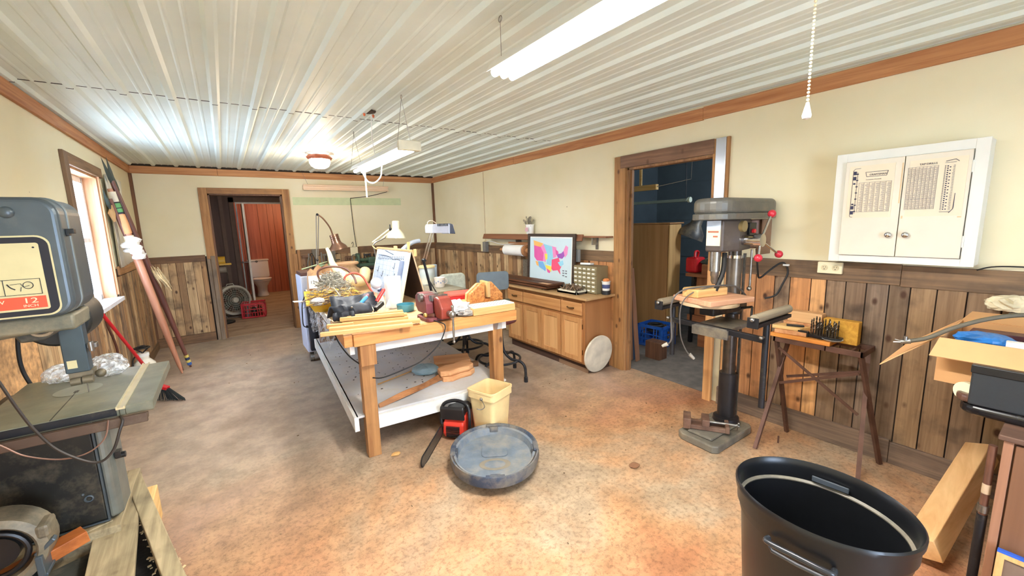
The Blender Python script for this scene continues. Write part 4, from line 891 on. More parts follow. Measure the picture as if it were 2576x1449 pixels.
mk('switch_box', pm('pale_grey_plastic', rgb(206, 210, 222), .4), B().prism(rrect(.775, 1.0, .84, 1.14, .025), 4.78, 4.82, 'xz'), t, bevel=.008)
t = T('desk_lamp', 'cream desk lamp with a dome shade above the easel', 'desk lamp', (1.36, 4.55, .88))
CRM = pm('cream_enamel', rgb(240, 232, 200), .35, var=.04)
mk('arm', CRM, B().cyl((1.33, 4.6, 1.39), (1.53, 4.6, 1.53), .007, n=8), t)
mk('arm', CRM, B().cyl((1.36, 4.6, 1.37), (1.54, 4.6, 1.50), .007, n=8), t)
mk('lower_arm', STEEL, B().cyl((1.34, 4.6, 1.37), (1.4, 4.6, .885), .008, n=8), t)
mk('spring', STEEL, B().tube(spl([(1.33, 4.58, 1.36), (1.36, 4.58, 1.39), (1.42, 4.58, 1.415), (1.47, 4.58, 1.44)]), .009, 8), t)
mk('bracket', BLACKM, B().cyl((1.54, 4.6, 1.5), (1.54, 4.6, 1.58), .007, n=8).sph((1.54, 4.6, 1.53), .018), t)
Ml = Matrix.Translation((1.60, 4.6, 1.46)) @ Matrix.Rotation(.06, 4, 'Y')
mk('lamp_shade', CRM, B().lathe([(.001, .16), (.03, .158), (.04, .15), (.042, .07), (.06, .05), (.09, .015), (.108, -.035), (.104, -.035), (.08, .01), (.03, .05)], 32).allxf(Ml), t)
mk('bulb', MATS['bulb_glass'], B().sph((0, 0, -.01), .035).allxf(Ml), t)
t = T('desk_lamp', 'fluorescent box-head lamp on a black and steel arm by the easel', 'desk lamp', (1.54, 3.55, .88))
GRY_ = pm('lamp_grey', rgb(176, 182, 196), .4, .3)
mk('base_arm', BLACKM, B().beam((1.545, 3.55, .90), (1.50, 3.6, 1.22), .02, .02), t, bevel=.003)
mk('brace', BLACKM, B().beam((1.60, 3.55, .90), (1.53, 3.58, 1.05), .01, .012), t)
mk('clamp', BLACKM, B().box(1.52, 3.52, .881, 1.575, 3.58, .905), t, bevel=.003)
mk('elbow', BLACKM, B().sph((1.50, 3.6, 1.235), .02).cyl((1.50, 3.57, 1.235), (1.50, 3.63, 1.235), .012), t)
for dx in (-.012, .014): mk('upper_arm', CHROME, B().beam((1.505+dx, 3.6, 1.24), (1.61+dx, 3.6, 1.52), .009, .012), t)
mk('lamp_head', GRY_, B().prism([(1.565, 1.485), (1.565, 1.54), (1.575, 1.565), (1.73, 1.565), (1.77, 1.545), (1.79, 1.48), (1.785, 1.475)], 3.52, 3.68, 'xz').ob((1.76, 3.6, 1.515), (.05, .165, .085)), t, bevel=.006)
mk('end_cap', pm('dark_grey_plastic', rgb(70, 76, 90), .4), B().prism([(1.74, 1.475), (1.745, 1.57), (1.775, 1.56), (1.80, 1.47)], 3.515, 3.685, 'xz'), t, bevel=.004)
sb = B()
for i in range(8): sb.box(1.62+.014*i, 3.515, 1.545, 1.626+.014*i, 3.54, 1.568)
mk('vents', BLACKM, sb, t)
mk('cord', pm('tan_cord', rgb(196, 176, 150), .6), B().tube(spl([(1.57, 3.6, 1.53), (1.56, 3.6, 1.58), (1.60, 3.6, 1.60), (1.65, 3.6, 1.57)]), .004, 6), t)

# jars and mug on the plywood
t = T('storage_jar', 'clear jar of yellow and green packets with tan lid behind the lamp arm', 'jar', (1.82, 4.3, .90))
mk('glass_body', glass('jar_glass', (.9, .95, .92), .05, .35), B().lathe([(.001, 0), (.085, 0), (.088, .01), (.088, .19), (.084, .19), (.08, .01), (.001, .008)], 28, (1.82, 4.3, .901)), t)
mk('contents', pm('packets', rgb(170, 160, 70), .7, vcol=True), B().col(*rgb(206, 176, 60)).cyl((1.82, 4.3, .91), (1.82, 4.3, .98), .077, n=20).col(*rgb(60, 110, 90)).cyl((1.82, 4.3, .98), (1.82, 4.3, 1.04), .075, n=20).col(*rgb(196, 206, 200)).cyl((1.82, 4.3, 1.04), (1.82, 4.3, 1.08), .074, n=20), t)
mk('lid', pm('tan_lid', rgb(214, 192, 140), .5), B().lathe([(.001, .215), (.08, .215), (.095, .205), (.095, .19), (.001, .19)], 28, (1.82, 4.3, .9015)), t)
S('canister', 'tall pale blue plastic canister behind the mug', 'canister', pm('pale_blue_plastic', rgb(186, 206, 222), .3), B().lathe([(.001, 0), (.06, 0), (.066, .1), (.068, .2), (.062, .2), (.055, .01), (.001, .008)], 26), (1.94, 4.45, .901), local=True)
t = T('mug', 'white mug with small print standing on the grey plywood', 'mug', (1.83, 4.0, .90))
mk('cup', POR, B().lathe([(.001, 0), (.045, 0), (.052, .01), (.056, .09), (.062, .105), (.058, .105), (.05, .09), (.046, .012), (.001, .01)], 28, (1.83, 4.0, .9015)), t)
mk('handle', POR, B().tube(spl([(1.882, 4.0, .985), (1.91, 4.0, .98), (1.915, 4.0, .945), (1.88, 4.0, .93)]), .006, 8), t)
pb = B()
for i in range(14): a = 2*PI*i/14; pb.ob((1.83+.0575*math.cos(a), 4.0+.0575*math.sin(a), .955+.014*(i % 2)), (.003, .014, .014), (0, 0, a))
mk('printed_pattern', pm('mug_print', rgb(150, 160, 186), .5), pb, t)

# bench-side things at the far left
t = T('appliance', 'pale blue-white metal cabinet beyond the left end of the bench', 'appliance', (.70, 5.35, 0))
mk('cabinet_body', pm('blue_white', rgb(206, 214, 236), .45, var=.05), B().box(.66, 5.2, .12, 1.15, 5.6, 1.02), t, bevel=.01)
mk('top_tray', pm('dark_tray', rgb(96, 66, 60), .6), B().box(.67, 5.22, 1.021, 1.1, 5.58, 1.06), t, bevel=.004)
mk('castor', STEEL, B().cyl((.68, 5.25, .06), (.72, 5.25, .06), .06, n=18).box(.69, 5.22, .08, .75, 5.3, .12), t)
mk('castor', STEEL, B().cyl((1.0, 5.25, .06), (1.04, 5.25, .06), .06, n=18), t)
S('monitor_box', 'tall narrow black panel standing between bench end and pale cabinet', 'panel', pm('black_panel_m', rgb(30, 32, 42), .4), B().box(.685, 5.12, .15, .80, 5.19, .86), (.75, 5.15, .15), bevel=.006)
S('power_cord', 'dark cord looping down the side of the pale cabinet', 'cord', RUBBER, B().tube(spl([(.70, 5.17, .82), (.65, 5.17, .72), (.635, 5.17, .55), (.64, 5.17, .45), (.69, 5.17, .43)]), .006, 6).cyl((.66, 5.17, .44), (.70, 5.17, .43), .014), (.66, 5.17, .45))

# tools massed along the back wall
t = T('tool_bench', 'low bench against the back wall under the hanging tools', 'bench', (1.6, 6.9, 0))
mk('top', OLDX, B().box(1.05, 6.6, .84, 2.5, 7.18, .88), t, bevel=.003)
for x in (1.08, 2.42): mk('leg', OLDX, B().box(x, 6.62, 0, x+.07, 6.69, .84), t)
TM_ = [pm('tool_black', rgb(44, 40, 40), .5), pm('tool_green', rgb(70, 96, 78), .5), pm('tool_steel', rgb(128, 122, 112), .4, .6), pm('tool_brown', rgb(110, 78, 56), .6), pm('tool_palegreen', rgb(150, 190, 160), .5)]
rr = random.Random(21)
kinds = ['hammer', 'pliers', 'wrench', 'hand_saw', 'clamp', 'chisel']
for i in range(22):
    x = 1.02+.046*i if i < 11 else 1.62+.05*(i-11); z = rr.uniform(1.12, 1.18) if i < 11 else rr.uniform(1.02, 1.12); kd = kinds[i % 6] if i < 11 else kinds[(i*5) % 6]; y = 7.19-.02*(i % 2)
    m_ = TM_[rr.choice((0, 0, 1, 2, 2, 3))]; b = B(); Ln = rr.uniform(.14, .26)
    if kd == 'hammer': b.cyl((0, 0, -Ln), (0, 0, 0), .011).box(-.045, -.014, -.015, .045, .014, .016).cyl((.045, 0, 0), (.06, 0, 0), .017)
    elif kd == 'pliers': b.tube(spl([(-.02, 0, -Ln), (-.024, 0, -Ln*.6), (0, 0, -.05), (.006, 0, 0)]), .008).tube(spl([(.02, 0, -Ln), (.024, 0, -Ln*.6), (0, 0, -.05), (-.006, 0, 0)]), .008)
    elif kd == 'wrench': b.box(-.009, -.004, -Ln, .009, .004, -.02).ring((0, 0, -Ln-.014), .016, .006, 'y', 12, 6).ring((0, 0, 0), .02, .006, 'y', 12, 6)
    elif kd == 'hand_saw': b.prism([(-.04, 0), (.02, 0), (.04, -Ln), (.02, -Ln)], -.002, .002, 'xz').prism(rrect(-.045, -.01, .03, .06, .02), -.01, .01, 'xz')
    elif kd == 'clamp': b.tube([(-.03, 0, 0), (-.05, 0, -.02), (-.05, 0, -Ln*.6), (-.03, 0, -Ln*.7)], .008).cyl((-.03, 0, 0), (.03, 0, 0), .006).cyl((-.04, 0, -Ln*.7), (.05, 0, -Ln*.7), .006)
    else: b.cyl((0, 0, -.09), (0, 0, 0), .013, .01).box(-.008, -.003, -Ln, .008, .003, -.09)
    what = ('near the doorway' if i < 6 else 'behind the bronze lamp' if i < 11 else 'below the back wall outlet' if i < 16 else 'behind the easel')
    S(kd, '%s %s hung on the back wall planks %s' % (('dark', 'green', 'steel', 'worn', 'black', 'brown')[i % 6] if False else 'dusty', kd.replace('_', ' '), what)+(', low down' if i % 2 and i > 10 else ''), 'tool', m_, b, (x, y, z), rr.uniform(-.2, .2), group='tools hung on the back wall', local=True)
S('green_machine', 'dark green cast machine with handwheel lying on the back bench', 'machine', TM_[1], B().box(1.75, 6.85, .881, 2.15, 7.05, .98).cyl((1.7, 6.9, 1.03), (2.2, 6.9, 1.03), .03).cyl((1.72, 6.86, 1.05), (1.75, 6.86, 1.05), .08).box(1.9, 6.84, .98, 2.1, 6.98, 1.07), (1.95, 6.95, .88), bevel=.01)
S('green_box', 'pale green metal box on the back bench near the doorway', 'box', TM_[4], B().box(1.12, 6.85, .881, 1.42, 7.05, 1.0), (1.25, 6.95, .88), bevel=.01)
S('green_stick', 'long pale green stick poking out over the paper bag', 'stick', pm('pale_green', rgb(196, 224, 180), .5), B().cyl((.66, 5.0, 1.12), (.96, 5.2, 1.17), .006), (.8, 5.1, 1.1))
S('dark_pipe', 'dark length of pipe lying across the back bench', 'pipe', TM_[0], B().cyl((1.15, 6.7, .915), (2.3, 6.72, .915), .03), (1.7, 6.7, .88))

# power cord draped below the front of the bench
S('extension_cord', 'thin black cord hanging in a loop under the front bench edge', 'cord', RUBBER, B().tube(spl([(1.12, 2.70, .90), (1.16, 2.62, .885), (1.2, 2.575, .86), (1.18, 2.57, .79), (1.13, 2.57, .72), (1.02, 2.58, .64), (.9, 2.6, .60), (.76, 2.62, .57), (.70, 2.66, .57)]), .0045, 6).tube(spl([(.55, 3.0, .85), (.56, 2.9, .78), (.60, 2.8, .70), (.66, 2.75, .64)]), .0045, 6), (.9, 2.6, .6))

# ================================================================== floor things by the bench
t = T('square_bucket', 'tall cream square bucket by the right front leg of the bench', 'bucket', (1.62, 2.75, 0), .0)
CRB = pm('cream_bucket', rgb(234, 206, 150), .45, var=.08, dust=.15)
def sqr(w, z, r=.03): return [(x, y, z) for x, y in rrect(-w, -w, w, w, r, 4)]
bk = B(); lv = [(.095, 0), (.115, .30), (.124, .30), (.124, .345), (.127, .345), (.127, .36), (.118, .36), (.108, .28), (.09, .008)]
vs = []
for w_, z in lv: vs += sqr(w_, z)
n = len(sqr(.1, 0)); fs = [(i*n+k, i*n+(k+1) % n, (i+1)*n+(k+1) % n, (i+1)*n+k) for i in range(len(lv)-1) for k in range(n)]+[tuple(range(n))[::-1], tuple(range((len(lv)-1)*n, len(lv)*n))]
BKM = Matrix.Translation((1.495, 2.49, 0)) @ Matrix.Rotation(.35, 4, 'Z')
mk('bucket_body', CRB, bk.add(vs, fs, True).allxf(BKM), t)
mk('wire_handle', STEEL, B().tube(spl([(-.128, -.02, .31), (-.142, -.06, .27), (-.144, -.03, .24), (-.135, .02, .23)]), .003, 6).sph((-.128, -.02, .31), .012).allxf(BKM), t)
# chainsaw
t = T('chainsaw', 'red and black chainsaw with its bar pointing at the camera', 'chainsaw', (1.25, 2.66, 0), 0)
dv = Vector((-.73, -.69, 0)).normalized(); sv = Vector((dv.y, -dv.x, 0))
CSM = Matrix((dv, sv, Vector((0, 0, 1)))).transposed().to_4x4(); CSM.translation = Vector((1.27, 2.60, 0)); CSM = CSM @ Matrix.Scale(.92, 4)
CB = pm('saw_black', rgb(34, 33, 36), .3, var=.15); CR = pm('saw_red', rgb(214, 58, 44), .4, var=.1)
def C_(b): return b.allxf(CSM)
mk('body', CR, C_(B().prism([(-.14, .02), (.08, .02), (.10, .06), (.09, .14), (.0, .19), (-.14, .17)], -.08, .09, 'xz')), t, bevel=.012)
mk('clutch_cover', CB, C_(B().prism([(-.09, .05), (.07, .05), (.07, .13), (.02, .15), (-.08, .15)], .091, .115, 'xz').cyl((.02, .115, .09), (.02, .125, .09), .03)), t, bevel=.008)
mk('top_cover', CB, C_(B().prism([(-.15, .165), (.05, .165), (.07, .20), (.03, .245), (-.11, .25), (-.16, .21)], -.07, .08, 'xz')), t, bevel=.015)
vb = B()
for i in range(7): vb.box(.085, -.05, .035+.013*i, .106, .06, .041+.013*i)
mk('vent_slots', CB, C_(vb), t)
mk('front_handle', CB, C_(B().tube(spl([(.04, -.11, .07), (.05, -.12, .18), (.03, -.1, .27), (.0, 0, .295), (.02, .1, .27), (.05, .115, .18), (.06, .11, .12)]), .014, 10)), t)
mk('hand_guard', CB, C_(B().prism([(.07, .17), (.09, .17), (.115, .27), (.10, .29), (.085, .27)], -.09, .1, 'xz')), t, bevel=.006)
mk('rear_handle', CB, C_(B().tube(spl([(-.14, 0, .20), (-.24, 0, .21), (-.32, 0, .17), (-.33, 0, .09), (-.26, 0, .05), (-.14, 0, .05)]), .018, 10)), t)
BARM = CSM @ Matrix.Translation((.09, .10, .085)) @ Matrix.Rotation(.13, 4, 'Y')
mk('guide_bar', pm('bar_steel', rgb(120, 116, 110), .4, .8, dust=.2), B().prism(rrect(.0, -.036, .40, .036, .034), -.003, .003, 'xz').allxf(BARM), t)
cb = B(); op = rrect(-.01, -.041, .405, .041, .04, 8)
for i in range(len(op)):
    p, q = op[i], op[(i+1) % len(op)]; d_ = math.hypot(q[0]-p[0], q[1]-p[1]); k = max(1, int(d_/.016))
    for j in range(k):
        x, z = p[0]+(q[0]-p[0])*j/k, p[1]+(q[1]-p[1])*j/k; cb.ob((x, 0, z), (.011, .008, .008), (0, -math.atan2(q[1]-p[1], q[0]-p[0]), 0))
mk('chain', CB, cb.allxf(BARM), t)
# upturned bin lid
t = T('bin_lid', 'dusty navy round bin lid lying upturned on the floor', 'lid', (1.275, 2.095, 0), -.55)
NV = pm('navy_dusty', rgb(104, 116, 130), .6, var=.2, dust=.45); NV2 = pm('navy_clean', rgb(50, 64, 84), .5, var=.2, dust=.5)
LX, LY = .90, 1.04
mk('lid_pan', NV, B().lathe([(.001, .055), (.2, .056), (.262, .06), (.275, .10), (.29, .105), (.286, .095), (.268, .052), (.2, .046), (.001, .046)], 48, (0, 0, .012), sx=LX, sy=LY), t, local=True)
mk('outer_rim', NV2, B().lathe([(.292, .10), (.304, .118), (.314, .118), (.318, .085), (.310, .05), (.302, .048), (.304, .08), (.297, .1)], 48, (0, 0, .012), closed=True, sx=LX, sy=LY), t, local=True)
mk('centre_plate', NV, B().prism(rrect(-.085, -.01, .085, .15, .03), .067, .075), t, bevel=.004, local=True)
mk('stain_ring', pm('dry_mud', rgb(132, 124, 110), .8), B().lathe([(.06, .0), (.085, .003), (.09, .0)], 30, (0, -.09, .0685), sx=1.1, sy=.7, closed=True), t, local=True)
for k in range(4):
    a = PI/2*k+PI/4*0; x, y = .30*math.cos(a)*LX, .30*math.sin(a)*LY
    mk('latch', NV2, B().ob((x*.985, y*.985, .124), (.032 if k % 2 == 0 else .11, .11 if k % 2 == 0 else .032, .014)).ob((x*.90, y*.90, .105), (.012 if k % 2 == 0 else .06, .06 if k % 2 == 0 else .012, .04)), t, bevel=.004, local=True)

# ------------------------------------------------------------------ stools and chairs right of the bench
def stool(lab, cx, cy, rz, back, seat_m, seat_z=.62):
    t = T('swivel_stool', lab, 'stool', (cx, cy, 0), rz); SB = pm('stool_black', rgb(40, 42, 48), .4, .3, var=.2, dust=.2)
    mk('ring', SB, B().ring((0, 0, .2), .21, .012, n=36), t, local=True)
    for i in range(4):
        a = PI/4+PI/2*i; c, s = math.cos(a), math.sin(a)
        mk('leg', SB, B().tube(spl([(.03*c, .03*s, .5), (.05*c, .05*s, .3), (.13*c, .13*s, .215), (.24*c, .24*s, .20), (.29*c, .29*s, .15), (.30*c, .30*s, .04)]), .014, 10).cyl((.30*c, .30*s, 0), (.30*c, .30*s, .05), .02, n=14), t, local=True)
    mk('post', SB, B().cyl((0, 0, .2), (0, 0, seat_z-.03), .022), t, local=True)
    mk('seat', seat_m, B().lathe([(.001, 0), (.15, 0), (.18, .012), (.185, .03), (.17, .05), (.001, .055)], 36, (0, 0, seat_z-.045)), t, local=True)
    if back:
        mk('back_post', SB, B().beam((0, .15, seat_z-.03), (0, .21, .92), .05, .012, (0, 1, 0)), t, local=True)
        mk('backrest', pm('grey_green_plastic', rgb(92, 104, 108), .4, var=.15), B().prism(rrect(-.17, .87, .17, 1.065, .04), .195, .215, 'xz'), t, bevel=.005, local=True)
    return t
MS = pm('maroon_seat', rgb(92, 44, 46), .35, var=.15)
stool('swivel stool with a grey-green backrest beyond the bench corner', 2.16, 3.38, -.35, True, MS)
stool('backless swivel stool pushed under the bench, black ringed base', 2.12, 4.05, .2, False, BLACKP, .60)
t = T('chair', 'chair with pale speckled cloth over its back near the far corner', 'chair', (2.3, 4.6, 0))
mk('covered_backrest', pm('speckled_cloth', rgb(206, 214, 200), .9, var=.25, scale=24), B().prism(rrect(2.10, .62, 2.46, .955, .06, corners=(0, 0, 1, 1)), 4.58, 4.64, 'xz'), t, bevel=.02)
mk('seat', pm('chair_seat', rgb(120, 100, 80), .7), B().box(2.08, 4.66, .42, 2.48, 5.05, .46), t, bevel=.01)
for x in (2.1, 2.44):
    for y in (4.6, 5.02): mk('leg', BLACKM, B().cyl((x, y, 0), (x, y, .62 if y < 4.8 else .42), .012), t)

# ------------------------------------------------------------------ oak base cabinet on the right wall
t = T('base_cabinet', 'oak base cabinet with three drawers and four doors', 'cabinet', (3.05, 3.55, 0))
X0, Y0, Y1, HT = 2.875, 2.885, 4.26, .775
mk('carcass', wood('cab_side', rgb(176, 124, 78), rgb(160, 108, 66), 'z', 6, bump=0, rough=.5), B().box(X0+.02, Y0, .1, XR-.03, Y1, HT), t, bevel=.002)
for ya, yb in ((Y0, Y0+.045), (Y1-.045, Y1), (Y0+.33, Y0+.36), (Y1-.36, Y1-.33)): mk('stile', wood('stile_oak', rgb(176, 122, 74), rgb(142, 94, 54), 'z', 26, rough=.45, bump=.1), B().box(X0, ya, .1, X0+.02, yb, HT), t)  # frame oak darkened: shade of the door gaps put into its colour
for za, zb in ((.1, .135), (.575, .605), (.745, HT)): mk('rail', wood('rail_oak', rgb(176, 122, 74), rgb(142, 94, 54), 'y', 26, rough=.45, bump=.1), B().box(X0+.001, Y0+.045, za, X0+.019, Y1-.045, zb), t)  # rails darkened like the stiles so the shaded gaps show
mk('toe_kick', wood('toe', rgb(84, 56, 42), rgb(56, 38, 30), 'y', 20, dark=.4), B().box(X0+.05, Y0+.01, 0, XR-.04, Y1, .1), t)
mk('toe_strip', wood('toe_strip', rgb(140, 108, 82), rgb(110, 82, 62), 'y', 20), B().box(X0+.045, Y0, .0, X0+.05, Y0+.45, .045), t)
BR = pm('antique_brass', rgb(100, 74, 44), .35, .8)
def pull(par, y, z): mk('handle', BR, B().tube(spl([(X0-.02, y-.045, z-.004), (X0-.035, y-.04, z), (X0-.042, y, z-.004), (X0-.035, y+.04, z), (X0-.02, y+.045, z-.004)]), .007, 8), par)
for ya, yb, hd in ((Y0+.035, Y0+.34, 1), (Y0+.355, Y1-.355, 0), (Y1-.34, Y1-.035, 1)):
    d = mk('drawer', OAKY, B().box(X0-.02, ya, .61, X0, yb, .735), t, bevel=.006)
    if hd: pull(d, (ya+yb)/2, .68)
mid = (Y0+Y1)/2
for ya, yb in ((Y0+.035, Y0+.34), (Y0+.355, mid-.004), (mid+.004, Y1-.355), (Y1-.34, Y1-.035)):
    d = mk('door', OAK, B().box(X0-.02, ya, .125, X0, ya+.05, .58).box(X0-.02, yb-.05, .125, X0, yb, .58).box(X0-.02, ya+.05, .125, X0-.001, yb-.05, .175).box(X0-.02, ya+.05, .53, X0-.001, yb-.05, .58), t, bevel=.003)
    mk('panel', wood('door_panel', rgb(224, 176, 120), rgb(204, 150, 96), 'z', 14, rough=.45, bump=.05), B().box(X0-.012, ya+.05, .175, X0-.002, yb-.05, .53), d)
mk('hinge', BR, B().box(X0-.008, Y0+.03, .2, X0+.0, Y0+.036, .25).box(X0-.008, Y0+.03, .47, X0, Y0+.036, .52), t)
S('countertop', 'worn tan countertop on the oak base cabinet', 'countertop', wood('counter_laminate', rgb(196, 160, 112), rgb(176, 140, 96), 'y', 6, rough=.5, bump=0, dark=.15), B().box(2.835, 2.83, .776, XR-.03, 4.33, .80), (3.05, 3.5, .776), bevel=.003)
S('round_disc', 'round off-white stained disc leaning on the end of the oak cabinet', 'disc', pm('stained_white', rgb(218, 208, 186), .6, var=.3, scale=7, dust=.2), B().cyl((3.02, 2.83, .202), (3.02, 2.85, .204), .196, n=48), (3.02, 2.84, 0), bevel=.004)
# framed tray lying on the counter
t = T('picture_frame', 'dark brown empty frame lying flat over the left end of the counter', 'frame', (3.05, 4.2, .80))
FRM = wood('walnut_y', rgb(112, 70, 44), rgb(70, 42, 28), 'y', 24, rough=.4)
def frame_at(z, x0, x1, y0, y1, par, wd=.07, hgt=.03):
    b = B()
    prof = [(0, hgt*.2), (0, hgt), (wd*.3, hgt*.85), (wd, hgt*.3), (wd, 0), (wd*.3, 0)]
    for (a, c, ox, oy, flip) in ((x0, x1, 0, 0, 0),):
        outer = [(x0, y0), (x1, y0), (x1, y1), (x0, y1)]; n = len(prof); vs = []
        for i, (px, py) in enumerate(outer):
            sx = 1 if px == x0 else -1; sy = 1 if py == y0 else -1
            for o_, zz in prof: vs.append((px+sx*o_, py+sy*o_, z+zz))
        fs = [(i*n+k, i*n+(k+1) % n, ((i+1) % 4)*n+(k+1) % n, ((i+1) % 4)*n+k) for i in range(4) for k in range(n)]
        b.add(vs, fs)
    return mk('molding', FRM, b, par)
frame_at(.852, 2.84, 3.085, 3.42, 4.78, t, .055, .028)
mk('backing', pm('dark_backing', rgb(84, 60, 44), .6), B().box(2.88, 3.47, .850, 3.05, 4.7, .856), t)
mk('label', pm('tan_label', rgb(214, 176, 136), .8), B().box(2.93, 3.52, .857, 3.0, 3.7, .859), t)
t = T('picture_frame', 'second brown frame directly beneath the topmost lying frame', 'frame', (3.05, 4.2, .80))
frame_at(.815, 2.86, 3.08, 3.47, 4.72, t, .05, .03)
mk('backing', MATS['dark_backing'], B().box(2.90, 3.5, .812, 3.05, 4.6, .820), t)
S('support_block', 'dark board under the two lying frames', 'board', OLDY, B().box(2.88, 3.58, .801, 3.07, 4.3, .811), (3.0, 3.9, .801))
# map picture
t = T('framed_map', 'framed pink and blue map standing behind the lying frames on the counter', 'picture', (3.12, 3.6, .803))
MM = Matrix.Translation((3.105, 3.28, .803)) @ Matrix.Rotation(.045, 4, 'Y')
DF = wood('dark_frame', rgb(74, 58, 48), rgb(48, 38, 32), 'y', 30, rough=.5)
Wm, Hm = .85, .617
mk('frame', DF, B().box(-.012, 0, 0, .012, .04, Hm).box(-.012, Wm-.04, 0, .012, Wm, Hm).box(-.012, .04, 0, .012, Wm-.04, .035).box(-.012, .04, Hm-.035, .012, Wm-.04, Hm).allxf(MM), t, bevel=.003)
mk('map_sheet', pm('map_water', rgb(206, 228, 238), .5, var=.02), B().box(-.002, .035, .03, .004, Wm-.035, Hm-.03).allxf(MM), t)
mk('map_margin', pm('map_margin', rgb(244, 246, 244), .5, var=.02), B().box(-.0035, .05, Hm-.05, -.0025, Wm-.05, Hm-.036).box(-.0035, .045, .05, -.0025, .058, Hm-.05).allxf(MM), t)
def mq(px, py): return ((837-px)/(837-510)*(Wm-.08)+.04, .03+(600-py)/(600-290)*(Hm-.06))
PKc, MGc, YLc, LBc, ORc, RDc, PUc, LMc = rgb(240, 150, 205), rgb(224, 96, 170), rgb(240, 226, 96), rgb(150, 212, 236), rgb(250, 190, 110), rgb(240, 90, 130), rgb(160, 90, 190), rgb(190, 226, 216)
regs = [(ORc, [(540, 318), (620, 338), (600, 362), (545, 352)]), (MGc, [(545, 352), (600, 362), (625, 400), (620, 455), (570, 455), (548, 430)]), (PKc, [(600, 362), (625, 340), (650, 400), (640, 460), (620, 455), (625, 400)]),
        (LBc, [(622, 340), (690, 355), (700, 430), (680, 480), (650, 470), (650, 400)]), (YLc, [(632, 405), (655, 405), (655, 440), (640, 445)]), (PKc, [(655, 345), (720, 360), (725, 420), (700, 430), (690, 355)]),
        (LMc, [(572, 455), (640, 460), (645, 510), (610, 512), (580, 490)]), (rgb(120, 180, 236), [(580, 460), (620, 458), (645, 500), (640, 520), (590, 496)]), (YLc, [(640, 480), (690, 485), (685, 520), (655, 520)]), (RDc, [(690, 440), (740, 425), (760, 480), (750, 500), (755, 530), (735, 505), (700, 512), (688, 500)]),
        (PUc, [(725, 405), (760, 395), (780, 375), (790, 400), (765, 430), (735, 425)]), (MGc, [(715, 372), (735, 385), (738, 402), (722, 408)]), (PKc, [(775, 378), (790, 345), (805, 355), (800, 400), (785, 420)]), (LBc, [(735, 455), (770, 440), (775, 465), (755, 480)]), (ORc, [(560, 458), (582, 462), (586, 492), (570, 485)]), (MGc, [(650, 500), (680, 515), (675, 530), (660, 526)])]
b = B()
for i, (c, pl) in enumerate(regs):
    b.col(*c); q = [mq(*p) for p in pl]; n = len(q); b.add([(-.004-.0002*i, y, z) for y, z in q]+[(-.0022, y, z) for y, z in q], [tuple(range(n))]+[(k, n+k, n+(k+1) % n, (k+1) % n) for k in range(n)])
b.col(*rgb(120, 124, 140))
for px, py in ((775, 505), (795, 505), (775, 520), (795, 520), (775, 535), (795, 540)): y, z = mq(px, py); b.box(-.0045, y-.014, z-.006, -.002, y+.014, z+.006)
mk('map_regions', pm('map_inks', (1, 1, 1), .5, var=.04, vcol=True), b.allxf(MM), t)
# small parts drawers
t = T('parts_organizer', 'khaki small parts organizer with rows of tiny clear drawers', 'organizer', (3.16, 3.12, .80))
KH = pm('khaki_metal', rgb(138, 124, 92), .5, var=.08)
mk('organizer_case', KH, B().box(3.085, 2.93, .801, XR-.028, 3.262, 1.085), t, bevel=.004)
DR = pm('clear_drawer', rgb(160, 150, 118), .3, var=.15, scale=60)
for j in range(6):
    for i in range(5):
        y = 2.937+.0650*i; z = .81+.045*j; d = mk('drawer', DR, B().box(3.074, y, z, 3.0855, y+.058, z+.038), t, bevel=.002)
        mk('drawer_label', PAPER, B().box(3.071, y+.012, z+.016, 3.0739, y+.046, z+.029), d)
S('paper_scrap', 'folded pale paper on top of the parts organizer', 'paper', PAPER, B().ob((3.17, 3.15, 1.1), (.08, .12, .02), (0, .1, .3)), (3.17, 3.15, 1.088))
# wall phone charger
t = T('wall_charger', 'grey and white wall charger box right of the framed map', 'charger', (3.25, 3.42, 1.12))
mk('box', pm('silver_plastic', rgb(190, 190, 186), .35, .3), B().box(3.22, 3.34, 1.10, 3.262, 3.41, 1.24), t, bevel=.006)
mk('side', pm('side_dark', rgb(100, 96, 90), .5), B().box(3.235, 3.405, 1.095, 3.262, 3.43, 1.23), t, bevel=.004)
mk('plug_cord', RUBBER, B().tube(spl([(3.25, 3.4, 1.24), (3.24, 3.45, 1.28), (3.25, 3.52, 1.26), (3.26, 3.55, 1.18)]), .006, 6), t)
# white box with metal bits
t = T('tray_box', 'white shallow tray holding rusty metal bits at the counter front', 'tray', (2.98, 3.17, .80))
mk('tray_body', pm('offwhite_paint', rgb(226, 220, 200), .6), B().box(2.905, 3.04, .801, 2.925, 3.34, .838).box(3.045, 3.04, .801, 3.06, 3.34, .838).box(2.905, 3.04, .801, 3.06, 3.06, .838).box(2.905, 3.32, .801, 3.06, 3.34, .838).box(2.905, 3.04, .801, 3.06, 3.34, .825), t, bevel=.002)
mk('open_end', pm('hollow_dark', rgb(66, 54, 44), .8), B().box(2.94, 3.035, .806, 3.03, 3.0399, .822), t)
b = B(); rr = random.Random(4)
for i in range(55):
    p = Vector((rr.uniform(2.93, 3.05), rr.uniform(3.06, 3.32), .838+rr.uniform(0, .035))); d = Vector((rr.uniform(-1, 1), rr.uniform(-1, 1), rr.uniform(-.3, .8))).normalized()*rr.uniform(.01, .035); b.cyl(p-d, p+d, rr.uniform(.004, .009), n=7)
S('metal_bits', 'heap of small rusty metal fittings in the white tray', 'fittings', pm('rusty', rgb(140, 116, 94), .6, .4, var=.4, island=.5), b, (2.98, 3.2, .83))['kind'] = 'stuff'
